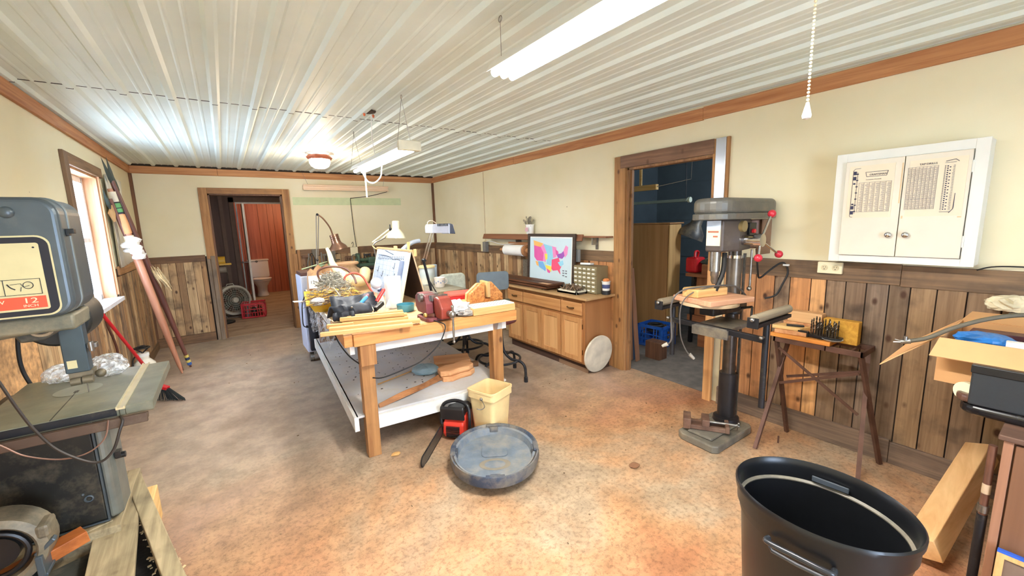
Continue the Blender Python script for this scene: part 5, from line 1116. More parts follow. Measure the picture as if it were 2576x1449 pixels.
t = T('small_tub', 'small printed plastic tub with orange bits standing at the counter end', 'tub', (3.17, 2.87, .80))
mk('base_tin', pm('dark_tin', rgb(60, 62, 66), .4, .4), B().lathe([(.001, 0), (.045, 0), (.048, .04), (.001, .04)], 24, (3.17, 2.878, .801)), t)
mk('tub_body', WHITEP, B().lathe([(.001, .041), (.036, .041), (.043, .13), (.046, .13), (.046, .138), (.040, .138), (.034, .05), (.001, .05)], 24, (3.17, 2.878, .8)), t)
mk('tub_print', pm('tub_print_m', rgb(70, 84, 130), .5), B().lathe([(.0385, .065), (.0425, .105), (.0428, .105), (.0388, .065)], 24, (3.17, 2.878, .8), closed=True), t)
mk('orange_bits', pm('orange_bits_m', rgb(224, 140, 80), .6), crumple((3.17, 2.878, .945), (.032, .032, .02), 6, 14), t)
# shelf on the wall with small bucket
t = T('wall_shelf', 'long thin wooden shelf with a raised front lip on the right wall', 'shelf', (3.2, 4.1, 1.37))
SHW = wood('shelf_y', rgb(150, 98, 66), rgb(116, 74, 50), 'y', 22)
mk('board', SHW, B().box(3.172, 2.885, 1.378, 3.28, 5.28, 1.392), t, bevel=.002)
mk('front_lip', SHW, B().prism([(3.135, 1.345), (3.148, 1.340), (3.172, 1.408), (3.160, 1.412)], 3.2, 5.26, 'xz'), t)
mk('pointed_end', SHW, B().prism([(3.28, 5.28), (3.172, 5.28), (3.16, 5.2), (3.28, 5.24)], 1.36, 1.378), t)
for y in (3.1, 4.5): mk('bracket', STEEL, B().box(3.2, y, 1.3, 3.28, y+.012, 1.378).box(3.27, y-.01, 1.25, 3.282, y+.022, 1.378), t)
t = T('hardware_bucket', 'small white bucket of hooks standing on the wall shelf', 'bucket', (3.22, 4.17, 1.393))
mk('bucket_body', WHITEP, B().lathe([(.001, 0), (.045, 0), (.052, .125), (.056, .125), (.056, .14), (.05, .14), (.042, .01), (.001, .01)], 28, (3.225, 4.22, 1.3935)), t)
mk('printing', pm('pink_print', rgb(226, 180, 186), .6), B().ob((3.155, 4.2, 1.47), (.004, .05, .05), (0, .1, .1)), t)
b = B(); rr = random.Random(14)
for i in range(26):
    p = Vector((3.225+rr.uniform(-.04, .04), 4.22+rr.uniform(-.05, .05), 1.51)); q = p+Vector((rr.uniform(-.05, .05), rr.uniform(-.06, .06), rr.uniform(.04, .12))); b.cyl(p, q, .003, n=5).ring(tuple(q), .011, .003, rr.choice('xyz'), 10, 5)
S('eye_hooks', 'bunch of metal eye hooks sticking out of the small shelf bucket', 'hooks', pm('hooks_grey', rgb(160, 152, 136), .5, .4, var=.3), b, (3.17, 4.19, 1.5))['kind'] = 'stuff'
# paper roll holder
t = T('paper_roll_holder', 'wooden holder with a white paper towel roll under the shelf', 'paper towel holder', (3.2, 4.4, 1.19))
PW = wood('turned_wood', rgb(196, 140, 92), rgb(156, 104, 64), 'y', 20)
mk('rod', PW, B().cyl((3.15, 4.16, 1.2), (3.15, 4.80, 1.2), .02, n=14).cyl((3.15, 4.14, 1.2), (3.15, 4.19, 1.2), .035, n=16), t, bevel=.003)
mk('bracket', PW, B().cyl((3.16, 4.20, 1.2), (3.16, 4.235, 1.2), .075, n=22).box(3.16, 4.2, 1.14, 3.25, 4.235, 1.26), t, bevel=.004)
mk('bracket', PW, B().box(3.14, 4.68, 1.17, 3.25, 4.71, 1.24), t, bevel=.006)
mk('roll', PAPER, B().cyl((3.15, 4.25, 1.2), (3.15, 4.66, 1.2), .072, n=30), t)
mk('back_plate', PW, B().box(3.245, 4.15, 1.23, 3.262, 4.75, 1.30), t)
t = T('wall_outlet', 'ivory outlet box on the right wall rail below the drywall seam', 'outlet', (3.25, 5.4, 1.2))
mk('plate', IV, B().box(3.235, 5.40, 1.14, 3.255, 5.49, 1.30), t, bevel=.003)
mk('box', pm('grey_box', rgb(130, 126, 120), .5), B().box(3.20, 5.30, 1.14, 3.258, 5.38, 1.29), t, bevel=.003)
S('extension_cord', 'white cord strung along the wall below the shelf', 'cord', WHITEP, B().tube(spl([(3.25, 5.35, 1.29), (3.24, 5.2, 1.30), (3.24, 4.9, 1.26), (3.25, 4.6, 1.28), (3.25, 4.2, 1.27)]), .006, 6), (3.25, 5, 1.25))
S('key_rack', 'small grey panel of dark key hooks behind the map frame', 'rack', pm('rack_grey', rgb(120, 112, 100), .6, var=.4, scale=60), B().box(3.245, 4.28, .84, 3.26, 4.42, 1.08), (3.25, 4.35, .84))

# ------------------------------------------------------------------ drill press
CAST = pm('grey_hammered', rgb(102, 100, 94), .4, .3, var=.15, dust=.3)
t = T('drill_press', 'tall grey floor drill press with red-balled feed handles', 'drill press', (2.76, 1.45, 0))
mk('base', pm('castiron_base', rgb(112, 106, 94), .6, .2, var=.25, dust=.4), B().prism([(2.50, 1.56), (2.49, 1.33), (2.52, 1.30), (2.96, 1.30), (3.0, 1.33), (3.0, 1.56), (2.97, 1.60), (2.53, 1.60)], 0, .055).prism([(2.54, 1.54), (2.54, 1.36), (2.94, 1.36), (2.94, 1.54)], .055, .075), t, bevel=.012)
mk('column', pm('column_steel', rgb(96, 88, 82), .3, .7, var=.3, scale=20), B().cyl((2.89, 1.45, .08), (2.89, 1.45, 1.4), .042, n=28), t)
mk('column_sleeve', pm('sleeve_black', rgb(40, 38, 40), .35, .3, var=.3), B().cyl((2.89, 1.45, .10), (2.89, 1.45, .44), .06, n=28).lathe([(.06, .0), (.09, .0), (.085, .03), (.06, .04)], 28, (2.89, 1.45, .075), closed=True), t)
mk('column_collar', CHROME, B().lathe([(.042, 0), (.052, 0), (.052, .02), (.042, .02)], 28, (2.89, 1.45, 1.27), closed=True), t)
mk('upper_sleeve', pm('upper_sleeve_m', rgb(120, 110, 98), .35, .6, var=.3), B().cyl((2.89, 1.45, 1.02), (2.89, 1.45, 1.27), .048, n=28), t)
mk('rack', STEEL, B().box(2.935, 1.40, .1, 2.95, 1.415, 1.3), t)
def stadium(x0, x1, r0, r1, n=12, cy=1.45):
    p = [(x0+r0*math.cos(a)*-1, cy-r0*math.sin(a)*-1) for a in []]
    p = [(x0-r0*math.sin(PI*i/n), cy+r0*math.cos(PI*i/n)) for i in range(n+1)]; p += [(x1+r1*math.sin(PI*i/n), cy-r1*math.cos(PI*i/n)) for i in range(n+1)]; return p
mk('belt_cover', CAST, B().prism(stadium(2.615, 3.14, .128, .125), 1.565, 1.672), t, bevel=.035, seg=5)
mk('cover_base', CAST, B().prism(stadium(2.615, 3.14, .135, .13), 1.535, 1.575), t, bevel=.006)
mk('head', pm('head_brown', rgb(86, 76, 70), .45, .2, var=.2, dust=.2), B().prism([(2.59, 1.385), (2.59, 1.495), (2.72, 1.53), (2.96, 1.52), (2.96, 1.38), (2.72, 1.34)], 1.33, 1.535), t, bevel=.012)
mk('name_plate', pm('plate_cream', rgb(226, 216, 186), .5), B().box(2.583, 1.395, 1.37, 2.589, 1.485, 1.475), t)
mk('name_plate', pm('plate_blue', rgb(196, 214, 232), .4), B().box(2.583, 1.395, 1.475, 2.589, 1.485, 1.53), t)
mk('plate_print', pm('print_red', rgb(170, 96, 70), .6), B().box(2.581, 1.405, 1.455, 2.5829, 1.475, 1.465).box(2.581, 1.41, 1.425, 2.5829, 1.44, 1.435), t)
mk('quill', STEEL, B().cyl((2.64, 1.45, 1.2), (2.64, 1.45, 1.34), .032, n=20), t)
mk('chuck', STEEL, B().lathe([(.001, 0), (.014, 0), (.022, .02), (.022, .05), (.026, .055), (.026, .1), (.001, .1)], 22, (2.64, 1.45, 1.115)), t)
mk('hose', RUBBER, B().tube(spl([(2.70, 1.42, 1.32), (2.69, 1.42, 1.2), (2.66, 1.43, 1.12), (2.64, 1.44, 1.07)]), .016, 8), t)
mk('feed_hub', CHROME, B().cyl((2.78, 1.36, 1.40), (2.78, 1.24, 1.40), .034, n=22).cyl((2.78, 1.27, 1.40), (2.78, 1.225, 1.40), .042, n=22), t)
mk('gauge', pm('gauge_tan', rgb(150, 132, 90), .4, .4), B().cyl((2.74, 1.35, 1.49), (2.74, 1.32, 1.49), .036, n=20), t)
RB = pm('red_ball', rgb(196, 44, 60), .3)
for q in ((2.90, 1.235, 1.565), (2.73, 1.225, 1.292), (2.99, 1.215, 1.30)):
    h = mk('feed_handle', CHROME, B().cyl((2.78, 1.24, 1.40), q, .007, n=10), t); mk('ball', RB, B().sph(q, .025), h)
mk('motor', pm('motor_brown', rgb(124, 92, 74), .5, .2), B().cyl((3.1, 1.45, 1.33), (3.1, 1.45, 1.53), .095, n=26), t, bevel=.008)
mk('motor_bracket', pm('bracket_brown', rgb(128, 96, 74), .5), B().box(2.99, 1.335, 1.29, 3.15, 1.36, 1.37).box(3.03, 1.34, 1.37, 3.16, 1.352, 1.53), t, bevel=.004)
mk('switch_box', BLACKP, B().box(2.86, 1.345, 1.42, 2.95, 1.37, 1.51), t, bevel=.004)
mk('switch', RED, B().cyl((2.90, 1.345, 1.455), (2.90, 1.33, 1.455), .014, n=12), t)
mk('table_bracket', BLACKM, B().prism([(2.56, 1.40), (2.56, 1.50), (2.84, 1.53), (2.96, 1.52), (2.96, 1.38), (2.84, 1.37)], .91, .965).cyl((2.89, 1.45, .88), (2.89, 1.45, 1.0), .065), t, bevel=.008)
mk('table', pm('ply_disc', rgb(196, 172, 138), .6, var=.15, dust=.2), B().cyl((2.64, 1.48, .975), (2.64, 1.48, .998), .185, n=40), t, bevel=.003)
mk('table_crank', BLACKM, B().cyl((2.86, 1.38, .93), (2.86, 1.30, .95), .008).cyl((2.86, 1.30, .95), (2.83, 1.29, .87), .007).sph((2.83, 1.29, .87), .014), t)
mk('depth_rod', STEEL, B().cyl((2.935, 1.36, 1.06), (2.935, 1.36, 1.33), .007).sph((2.93, 1.36, 1.06), .016), t)
S('board', 'pinkish tan board lying on the drill press table, lowest of the stack', 'board', wood('pink_board', rgb(216, 166, 130), rgb(188, 130, 100), 'x', 20), B().box(-.18, -.17, 0, .20, .15, .035), (2.64, 1.47, .999), -.25, .005, local=True)
S('wood_block', 'thick pine block on top of the tan board at the drill press', 'block', PINE, B().prism([(-.13, -.06), (.13, -.07), (.13, .06), (-.10, .09), (-.15, .05)], 0, .052), (2.62, 1.50, 1.035), -.2, .004, local=True)
# roller stand
t = T('roller_stand', 'black steel roller stand arms clamped across the drill press column', 'roller stand', (2.55, 1.4, .85))
mk('cross_bar', BLACKM, B().beam((2.57, 1.70, .84), (2.50, 1.06, .84), .03, .035), t, bevel=.003)
mk('clamp_plate', pm('plate_grey', rgb(84, 80, 76), .5, .3, dust=.5), B().box(2.50, 1.28, .83, 2.84, 1.50, .855).box(2.495, 1.27, .79, 2.515, 1.51, .85), t, bevel=.003)
for (cy, z0, x0) in ((1.70, .58, 2.57), (1.06, .42, 2.52)):
    mk('upright', BLACKM, B().cyl((x0, cy, z0), (x0, cy, .955), .017, n=14), t)
    mk('channel', BLACKM, B().box(x0-.16, cy-.022, .935, x0+.27, cy+.022, .955).box(x0-.175, cy-.03, .935, x0-.165, cy+.03, .995), t, bevel=.002)
    mk('roller', wood('roller_wood%d' % int(cy*10), rgb(150, 136, 112), rgb(112, 98, 78), 'x', 24), B().cyl((x0-.155, cy, .985), (x0+.27, cy, .985), .026, n=20), t)
    mk('roller_pin', STEEL, B().sph((x0-.178, cy, .985), .013), t)
    mk('thumb_screw', STEEL, B().cyl((x0-.03, cy, .86), (x0-.06, cy, .86), .008).sph((x0-.06, cy, .86), .012), t)
# machine vise on the base
t = T('machine_vise', 'rusty drill press vise lying on the press base', 'vise', (2.64, 1.44, .075), .0)
VM = Matrix.Translation((2.66, 1.47, .078)) @ Matrix.Rotation(-1.0, 4, 'Z')
RS = pm('rusty_iron', rgb(122, 92, 76), .55, .4, var=.4, dust=.2)
mk('vise_bed', RS, B().box(-.13, -.055, 0, .13, -.025, .03).box(-.13, .025, 0, .13, .055, .03).allxf(VM), t, bevel=.003)
mk('fixed_jaw', RS, B().box(-.15, -.065, .0, -.10, .065, .075).allxf(VM), t, bevel=.004)
mk('moving_jaw', RS, B().box(-.03, -.06, .028, .02, .06, .078).allxf(VM), t, bevel=.004)
mk('end_plate', RS, B().box(.12, -.06, 0, .145, .06, .05).allxf(VM), t, bevel=.004)
mk('screw', STEEL, B().cyl((0, 0, .045), (.20, 0, .045), .01).sph((.2, 0, .045), .014).allxf(VM), t)
mk('handle', STEEL, B().cyl((.20, -.02, .07), (.20, .03, -.0), .005).sph((.2, -.02, .07), .008).allxf(VM), t)
# cords by the press
S('power_cord', 'black power cord looping from the press motor along the right wall', 'cord', RUBBER, B().tube(spl([(3.0, 1.36, 1.33), (3.06, 1.37, 1.17), (3.12, 1.38, 1.115), (3.18, 1.34, 1.17), (3.23, 1.30, 1.215), (3.24, 1.27, 1.21), (3.24, 1.25, 1.15), (3.22, 1.27, 1.07), (3.2, 1.3, .99), (3.17, 1.36, .96)]), .0065, 8), (3.2, 1.3, 1.0))
S('plug_band', 'small white tag wrapped on the black looping cord', 'tag', WHITEP, B().ob((3.235, 1.262, 1.205), (.02, .035, .012)), (3.235, 1.26, 1.2))
t = T('unplugged_cord', 'grey cord with two plugs dangling over the drill press table', 'cord', (2.4, 1.5, 1.0))
mk('cable', pm('cord_grey', rgb(84, 78, 74), .6), B().tube(spl([(2.90, 1.36, 1.01), (2.78, 1.38, 1.09), (2.6, 1.44, 1.105), (2.46, 1.56, 1.08), (2.40, 1.60, 1.0), (2.40, 1.60, .86), (2.38, 1.58, .76), (2.37, 1.6, .715)]), .0055, 8).tube(spl([(2.62, 1.43, 1.105), (2.48, 1.50, 1.07), (2.43, 1.55, .98), (2.43, 1.55, .8), (2.45, 1.53, .70), (2.47, 1.5, .64)]), .004, 8), t)
mk('plug', pm('plug_grey', rgb(160, 152, 140), .5), B().cyl((2.37, 1.6, .72), (2.35, 1.63, .70), .014, .01), t)
mk('plug', MATS['plug_grey'], B().cyl((2.47, 1.5, .65), (2.49, 1.48, .62), .012, .009), t)

# ------------------------------------------------------------------ folding stand with drill bits
t = T('folding_stand', 'rusty brown folding metal stand against the right wall', 'stand', (3.1, .95, 0))
RU = pm('rust_brown', rgb(104, 74, 62), .6, .3, var=.3, dust=.1)
b = B().box(3.02, .735, .70, 3.035, 1.225, .735).box(3.225, .735, .70, 3.24, 1.225, .735).box(3.02, .735, .70, 3.24, .75, .735).box(3.02, 1.21, .70, 3.24, 1.225, .735).box(3.02, .92, .70, 3.24, .93, .733).box(3.035, .80, .712, 3.225, .815, .722)
mk('top_frame', RU, b, t, bevel=.002)
legs = [((2.78, 1.19, 0), (3.20, 1.19, .71)), ((3.19, 1.16, 0), (3.04, 1.21, .71)), ((3.2, .645, 0), (3.04, .75, .71)), ((2.88, .665, 0), (3.22, .76, .71))]
for p, q in legs: mk('leg', RU, B().beam(p, q, .022, .022), t)
mk('cross_strap', RU, B().beam((3.03, 1.19, .66), (3.06, .74, .33), .018, .005, (1, 0, 0)), t)
mk('cross_strap', RU, B().beam((3.06, 1.18, .40), (3.03, .75, .60), .018, .005, (1, 0, 0)), t)
mk('cross_strap', RU, B().beam((3.17, 1.18, .42), (3.17, .75, .58), .018, .005, (1, 0, 0)), t)
S('wood_shelf_board', 'orange-edged board covering the left half of the folding stand', 'board', wood('orange_edge', rgb(232, 160, 76), rgb(206, 126, 50), 'y', 20), B().box(3.012, .90, .736, 3.232, 1.24, .762), (3.1, 1.1, .736), bevel=.002)
S('wood_block', 'large pale wood block at the back of the folding stand', 'block', wood('block_pale_y', rgb(224, 180, 130), rgb(198, 150, 100), 'y', 18), B().box(3.16, 1.0, .826, 3.235, 1.2, .90), (3.2, 1.1, .763), bevel=.003)
S('wood_block', 'lower wood block under the large pale block on the stand', 'block', SLAB, B().box(3.15, 1.02, .763, 3.235, 1.22, .825), (3.2, 1.1, .763), bevel=.003)
S('wood_offcut', 'angled pine offcut at the left end of the folding stand', 'offcut', PINEY, B().prism([(3.03, 1.24), (3.05, 1.08), (3.14, 1.05), (3.13, 1.22)], .79, .812), (3.08, 1.15, .763), bevel=.002)
S('wood_offcut', 'flat board under the angled pine offcut on the stand', 'offcut', SLAB, B().prism([(3.02, 1.22), (3.04, 1.04), (3.14, 1.03), (3.14, 1.22)], .763, .789), (3.08, 1.15, .763), bevel=.002)
S('knife', 'short black blade lying on the angled offcut', 'blade', BLACKP, B().prism([(3.05, 1.16), (3.075, 1.17), (3.11, 1.08), (3.09, 1.07)], .813, .825), (3.08, 1.1, .813), bevel=.002)
S('spirit_level', 'short black spirit level beside the drill bits', 'level', BLACKP, B().box(3.045, 1.03, .763, 3.065, 1.09, .80).box(3.043, 1.045, .775, 3.045, 1.075, .79), (3.05, 1.06, .763), bevel=.002)
t = T('bit_holder', 'dark curved holder for standing drill bits on the folding stand', 'holder', (3.08, .97, .763))
mk('base', BLACKM, B().prism([(3.05, 1.03), (3.03, .9), (3.05, .86), (3.11, .86), (3.12, .96), (3.10, 1.03)], .764, .785), t, bevel=.004)
DB = pm('bit_steel', rgb(92, 84, 76), .35, .8, var=.3)
rr = random.Random(31); k = 0
for i in range(9):
    for j in range(2):
        x, y = 3.055+.03*j+rr.uniform(-.004, .004), 1.02-.0165*i+rr.uniform(-.003, .003); r = rr.uniform(.0035, .0065); h = rr.uniform(.06, .115); k += 1
        b = B().cyl((0, 0, 0), (0, 0, h*.35), r*.8, n=8); n = 14; tw = []
        for ph in (0, PI):
            b.tube([(r*.55*math.cos(ph+a*.75), r*.55*math.sin(ph+a*.75), h*.35+h*.65*a/n) for a in range(n+1)], r*.55, 5)
        S('drill_bit', 'upright drill bit in the %s row of the black holder, %s from its left end' % (('front', 'rear')[j], ('first', 'second', 'third', 'fourth', 'fifth', 'sixth', 'seventh', 'eighth', 'ninth')[i]), 'drill bit', DB, b, (x, y, .786), 0, 0, 'drill bits in the black holder', local=True)
S('yellow_block', 'yellow wooden block right of the drill bits', 'block', wood('yellow_wood', rgb(222, 170, 66), rgb(186, 132, 40), 'x', 26), B().box(3.14, .80, .737, 3.20, .985, .885), (3.17, .89, .763), bevel=.004)
S('glass_saucer', 'thin pale dish at the front of the folding stand', 'dish', pm('pale_dish', rgb(186, 190, 190), .3), B().lathe([(.001, .0), (.04, .0), (.055, .012), (.052, .013), (.038, .004), (.001, .004)], 28), (3.065, .95-.045, .7635), local=True)

# ------------------------------------------------------------------ white wall cabinet
t = T('wall_cabinet', 'old white wall cabinet with two doors and round chrome knobs', 'cabinet', (3.2, .68, 1.26))
CW = pm('cabinet_white', rgb(224, 224, 216), .5, var=.04, scale=5)
XF = 3.135
mk('carcass', CW, B().box(XF+.018, .367, 1.262, XR-.0, .985, 1.903), t, bevel=.002)
mk('face_stile', CW, B().box(XF, .365, 1.26, XF+.017, .415, 1.905), t, bevel=.001)
mk('face_stile', CW, B().box(XF, .935, 1.26, XF+.017, .987, 1.905), t, bevel=.001)
for za, zb in ((1.26, 1.30), (1.855, 1.905)): mk('face_rail', CW, B().box(XF+.0005, .415, za, XF+.017, .935, zb), t, bevel=.001)
DC = pm('door_cream', rgb(222, 214, 196), .5, var=.06, scale=6)
PST = pm('poster_paper', rgb(228, 216, 190), .8, var=.06, scale=4); FA = pm('faint_ink', rgb(150, 140, 140), .8); DK = pm('blue_ink', rgb(60, 60, 84), .8)
xp = XF-.0225
for side, (ya, yb) in enumerate(((.672, .932), (.418, .668))):
    d = mk('door', DC, B().box(XF-.018, ya, 1.303, XF-.001, yb, 1.853), t, bevel=.0015)
    ky = .705 if side == 0 else .632
    mk('knob', CHROME, B().lathe([(.001, 0), (.006, 0), (.006, .012), (.017, .018), (.018, .024), (.010, .030), (.001, .031)], 24, (XF-.018, ky, 1.425), 'x').xf(Matrix.Identity(4)) if False else B().cyl((XF-.018, ky, 1.425), (XF-.03, ky, 1.425), .006).sph((XF-.036, ky, 1.425), .017, sx=.6), d)
    mk('poster', PST, B().box(XF-.0205, ya+.012 if side else ya+.035, 1.525, XF-.0182, yb-.02, 1.825), d)
mk('hinge', CW, B().box(XF-.006, .41, 1.36, XF, .418, 1.42).box(XF-.006, .41, 1.74, XF, .418, 1.80).box(XF-.006, .932, 1.36, XF, .94, 1.41), t)
def yz(b, y0, y1, z0, z1, o=0): return b.box(xp+o, y0, z0, XF-.0207, y1, z1)
# left poster printing
dL = t.children[2] if False else [c for c in t.children if c.name.startswith('door')][0]; dR = [c for c in t.children if c.name.startswith('door')][1]
text('lettering', 'CRAFTSMAN', .0135, (xp, .818, 1.766), (0, -1, 0), (0, 0, 1), DK, dL)
b = B(); b.prism([(.835, 1.787), (.735, 1.787), (.741, 1.759), (.829, 1.759), (.829, 1.761), (.742, 1.761), (.7375, 1.785), (.8325, 1.785)], xp, XF-.0207, 'yz'); b.prism([(.835, 1.787), (.829, 1.759), (.8305, 1.759), (.8368, 1.787)], xp, XF-.0207, 'yz')
mk('logo_outline', DK, b, dL)
text('lettering', 'Computer Decimals', .0085, (xp, .832, 1.741), (0, -1, 0), (0, 0, 1), FA, dL)
b = B()
yz(b, .716, .862, 1.727, 1.7285); yz(b, .716, .862, 1.558, 1.5595)
for y in (.716, .74, .765, .789, .813, .838, .861): yz(b, y, y+.0012, 1.558, 1.728)
rr = random.Random(8)
for i in range(30):
    for j in range(6): yz(b, .7195+.0243*j, .7195+.0243*j+rr.uniform(.008, .018), 1.562+.0054*i, 1.5642+.0054*i)
mk('printed_table', FA, b, dL)
b = B()
yz(b, .893, .8945, 1.535, 1.80); yz(b, .872, .8735, 1.55, 1.79)
for i in range(7): yz(b, .868, .878, 1.56+.036*i, 1.566+.036*i)
for z in (1.545, 1.575, 1.745, 1.775): yz(b, .878, .892, z, z+.02)
for z in (1.60, 1.72): yz(b, .88, .89, z, z+.009)
b.tube([(xp, .893, 1.535), (xp, .889, 1.53), (xp, .88, 1.529)], .0015, 4).tube([(xp, .893, 1.80), (xp, .885, 1.81), (xp, .86, 1.811)], .0012, 4)
mk('printed_figures', DK, b, dL)
# right poster printing
text('lettering', 'TAP DRILLS', .0135, (xp, .610, 1.796), (0, -1, 0), (0, 0, 1), DK, dR)
b = B()
for z in (1.787, 1.563, 1.618): yz(b, .535, .652, z, z+.0012)
for i in range(9): yz(b, .535+.0145*i, .5362+.0145*i, 1.563, 1.788)
for i in range(40):
    for j in range(8): yz(b, .537+.0145*j, .537+.0145*j+rr.uniform(.006, .012), 1.567+.0054*i, 1.5692+.0054*i)
mk('printed_table', FA, b, dR)
b = B()
for i in range(42):
    yz(b, .508, .512, 1.556+.0055*i, 1.5585+.0055*i)
    if i % 2 == 0: yz(b, .498, .5035, 1.557+.0055*i, 1.5625+.0055*i)
    if i % 3 == 0: yz(b, .489, .494, 1.557+.0055*i, 1.562+.0055*i)
    yz(b, .474, .484-rr.uniform(0, .004), 1.556+.0055*i, 1.5575+.0055*i)
yz(b, .472, .513, 1.545, 1.547); yz(b, .472, .512, 1.797, 1.7985); yz(b, .462, .464, 1.565, 1.64)
b.tube([(xp, .51, 1.805), (xp, .475, 1.812), (xp, .462, 1.80)], .0016, 4).tube([(xp, .463, 1.62), (xp, .464, 1.56), (xp, .478, 1.54)], .0016, 4)
mk('printed_scale', DK, b, dR)
mk('stains', pm('rust_stain', rgb(214, 186, 144), .7, var=.1), B().box(XF-.0186, .655, 1.515, XF-.0181, .662, 1.53).box(XF-.0186, .43, 1.515, XF-.0181, .445, 1.522).box(XF-.0186, .674, 1.6, XF-.0181, .68, 1.82), dR)
t = T('wall_outlet', 'ivory double outlet on the plank rail below the white wall cabinet', 'outlet', (3.25, 1.0, 1.16))
mk('plate', IV, B().box(3.235, .94, 1.165, 3.259, 1.075, 1.24), t, bevel=.004)
for y in (.975, 1.035):
    s = mk('socket', pm('ivory_dark', rgb(214, 200, 160), .4), B().cyl((3.2345, y, 1.203), (3.2325, y, 1.203), .019, n=20), t)
    mk('slots', INK, B().box(3.2315, y-.008, 1.204, 3.2324, y-.006, 1.212).box(3.2315, y+.006, 1.204, 3.2324, y+.008, 1.212).cyl((3.2315, y, 1.194), (3.2324, y, 1.194), .003, n=8), s)
S('bell_wire', 'thin dark cord along the wall right of the white cabinet', 'cord', RUBBER, B().tube(spl([(3.25, .365, 1.235), (3.25, .3, 1.258), (3.25, .15, 1.262), (3.25, -.2, 1.255)]), .004, 6), (3.25, .2, 1.24))

# ================================================================== bandsaw in the left foreground
t = T('bandsaw', 'large grey bandsaw with cream label panel and dusty iron table', 'bandsaw', (-.72, 2.5, 0))
BSG = pm('bandsaw_grey', rgb(82, 92, 98), .35, .3, var=.12, dust=.12)
BSD = pm('bandsaw_dark', rgb(44, 46, 44), .45, .2, var=.25, dust=.3)
hd = rrect(-.89, 1.262, -.478, 1.69, .06, 8, (0, 1, 1, 1)); hd = [(-.89, 1.262)]+[p for p in rrect(-.9, 1.262, -.478, 1.69, .06, 8, (0, 1, 1, 0)) if p[0] > -.83]+[(-.89, 1.69)]
mk('upper_cover', BSG, B().prism(hd, 2.15, 2.44, 'xz'), t, bevel=.018, seg=4)
mk('cover_rim', pm('rim_grey', rgb(122, 130, 130), .35, .3), B().prism([(p[0]+(.004 if p[0] > -.6 else 0), p[1]+(.004 if p[1] > 1.5 else 0)) for p in hd], 2.235, 2.25, 'xz'), t, bevel=.003)
def plate(name, mat, x0, z0, x1, z1, r, y, th=.002):
    return mk(name, mat, B().prism([(-.885, z0)]+[p for p in rrect(x0, z0, x1, z1, r, 6, (0, 1, 1, 0)) if p[0] > (x0+x1)/2]+[(-.885, z1)], y-th, y, 'xz'), t)
PCR = pm('label_cream', rgb(206, 196, 150), .5, var=.08)
plate('label_border', PCR, -.9, 1.272, -.512, 1.558, .035, 2.1485)
plate('label_black', INK, -.9, 1.278, -.517, 1.552, .032, 2.1465)
plate('label_panel', PCR, -.9, 1.296, -.54, 1.532, .008, 2.1445)
ORR = pm('label_red', rgb(214, 84, 54), .5, var=.05)
mk('label_red_band', ORR, B().box(-.885, 2.1405, 1.303, -.546, 2.1425, 1.345), t)
mk('label_diagram', INK, B().box(-.885, 2.141, 1.352, -.552, 2.1425, 1.3535).box(-.885, 2.141, 1.406, -.552, 2.1425, 1.4075).box(-.5535, 2.141, 1.352, -.552, 2.1425, 1.4075).box(-.641, 2.141, 1.352, -.6395, 2.1425, 1.4075).ring((-.583, 2.1415, 1.385), .012, .0012, 'y', 20, 4).tube(spl([(-.632, 2.1415, 1.392), (-.625, 2.1415, 1.38), (-.615, 2.1415, 1.372)]), .0018, 5).tube([(-.625, 2.1415, 1.39), (-.60, 2.1415, 1.392), (-.595, 2.1415, 1.38), (-.58, 2.1415, 1.384)], .001, 4).tube([(-.60, 2.1415, 1.38), (-.603, 2.1415, 1.365)], .001, 4).cyl((-.553, 2.1445, 1.516), (-.553, 2.141, 1.516), .003, n=10).cyl((-.53, 2.1465, 1.29), (-.53, 2.1425, 1.29), .004, n=10), t)
LC = pm('letter_cream', rgb(240, 214, 180), .6)
text('lettering', '12', .026, (-.604, 2.1400, 1.3225), (1, 0, 0), (0, 0, 1), LC, t, sx=1.5)
text('lettering', 'INCH', .013, (-.604, 2.1400, 1.3085), (1, 0, 0), (0, 0, 1), LC, t, sx=1.15)
text('lettering', 'W', .018, (-.667, 2.1400, 1.325), (1, 0, 0), (0, 0, 1), LC, t, sx=1.2)
text('lettering', 'R', .012, (-.667, 2.1400, 1.309), (1, 0, 0), (0, 0, 1), LC, t)
mk('tracking_knob', BSG, B().sph((-.60, 2.15, 1.637), .02, sy=.6), t)
mk('latch', BLACKP, B().box(-.478, 2.19, 1.56, -.455, 2.22, 1.578).box(-.478, 2.19, 1.552, -.468, 2.22, 1.565), t, bevel=.002)
mk('lower_casting', pm('dusty_cast', rgb(96, 100, 88), .5, .2, var=.2, dust=.6), B().cyl((-.88, 2.25, 1.215), (-.60, 2.25, 1.225), .045, .03, 20).box(-.88, 2.2, 1.20, -.50, 2.42, 1.262), t, bevel=.01)
mk('blade_guard', BSD, B().prism([(-.70, 1.25), (-.51, 1.25), (-.545, 1.20), (-.60, 1.165), (-.66, 1.165)], 2.24, 2.38, 'xz'), t, bevel=.006)
mk('guard_ring', pm('dust_tan', rgb(168, 148, 120), .8), B().ring((-.60, 2.238, 1.208), .022, .006, 'y', 20, 6, sx=1.3), t)
mk('motor', BSD, B().cyl((-.60, 2.40, 1.21), (-.60, 2.62, 1.21), .105, n=30).cyl((-.60, 2.62, 1.21), (-.60, 2.64, 1.21), .08, n=30), t, bevel=.015)
mk('guide_post', pm('post_bluegrey', rgb(70, 84, 92), .35, .4), B().box(-.575, 2.29, 1.01, -.505, 2.345, 1.262), t, bevel=.004)
mk('post_label', PCR, B().box(-.566, 2.2885, 1.03, -.538, 2.2899, 1.062), t)
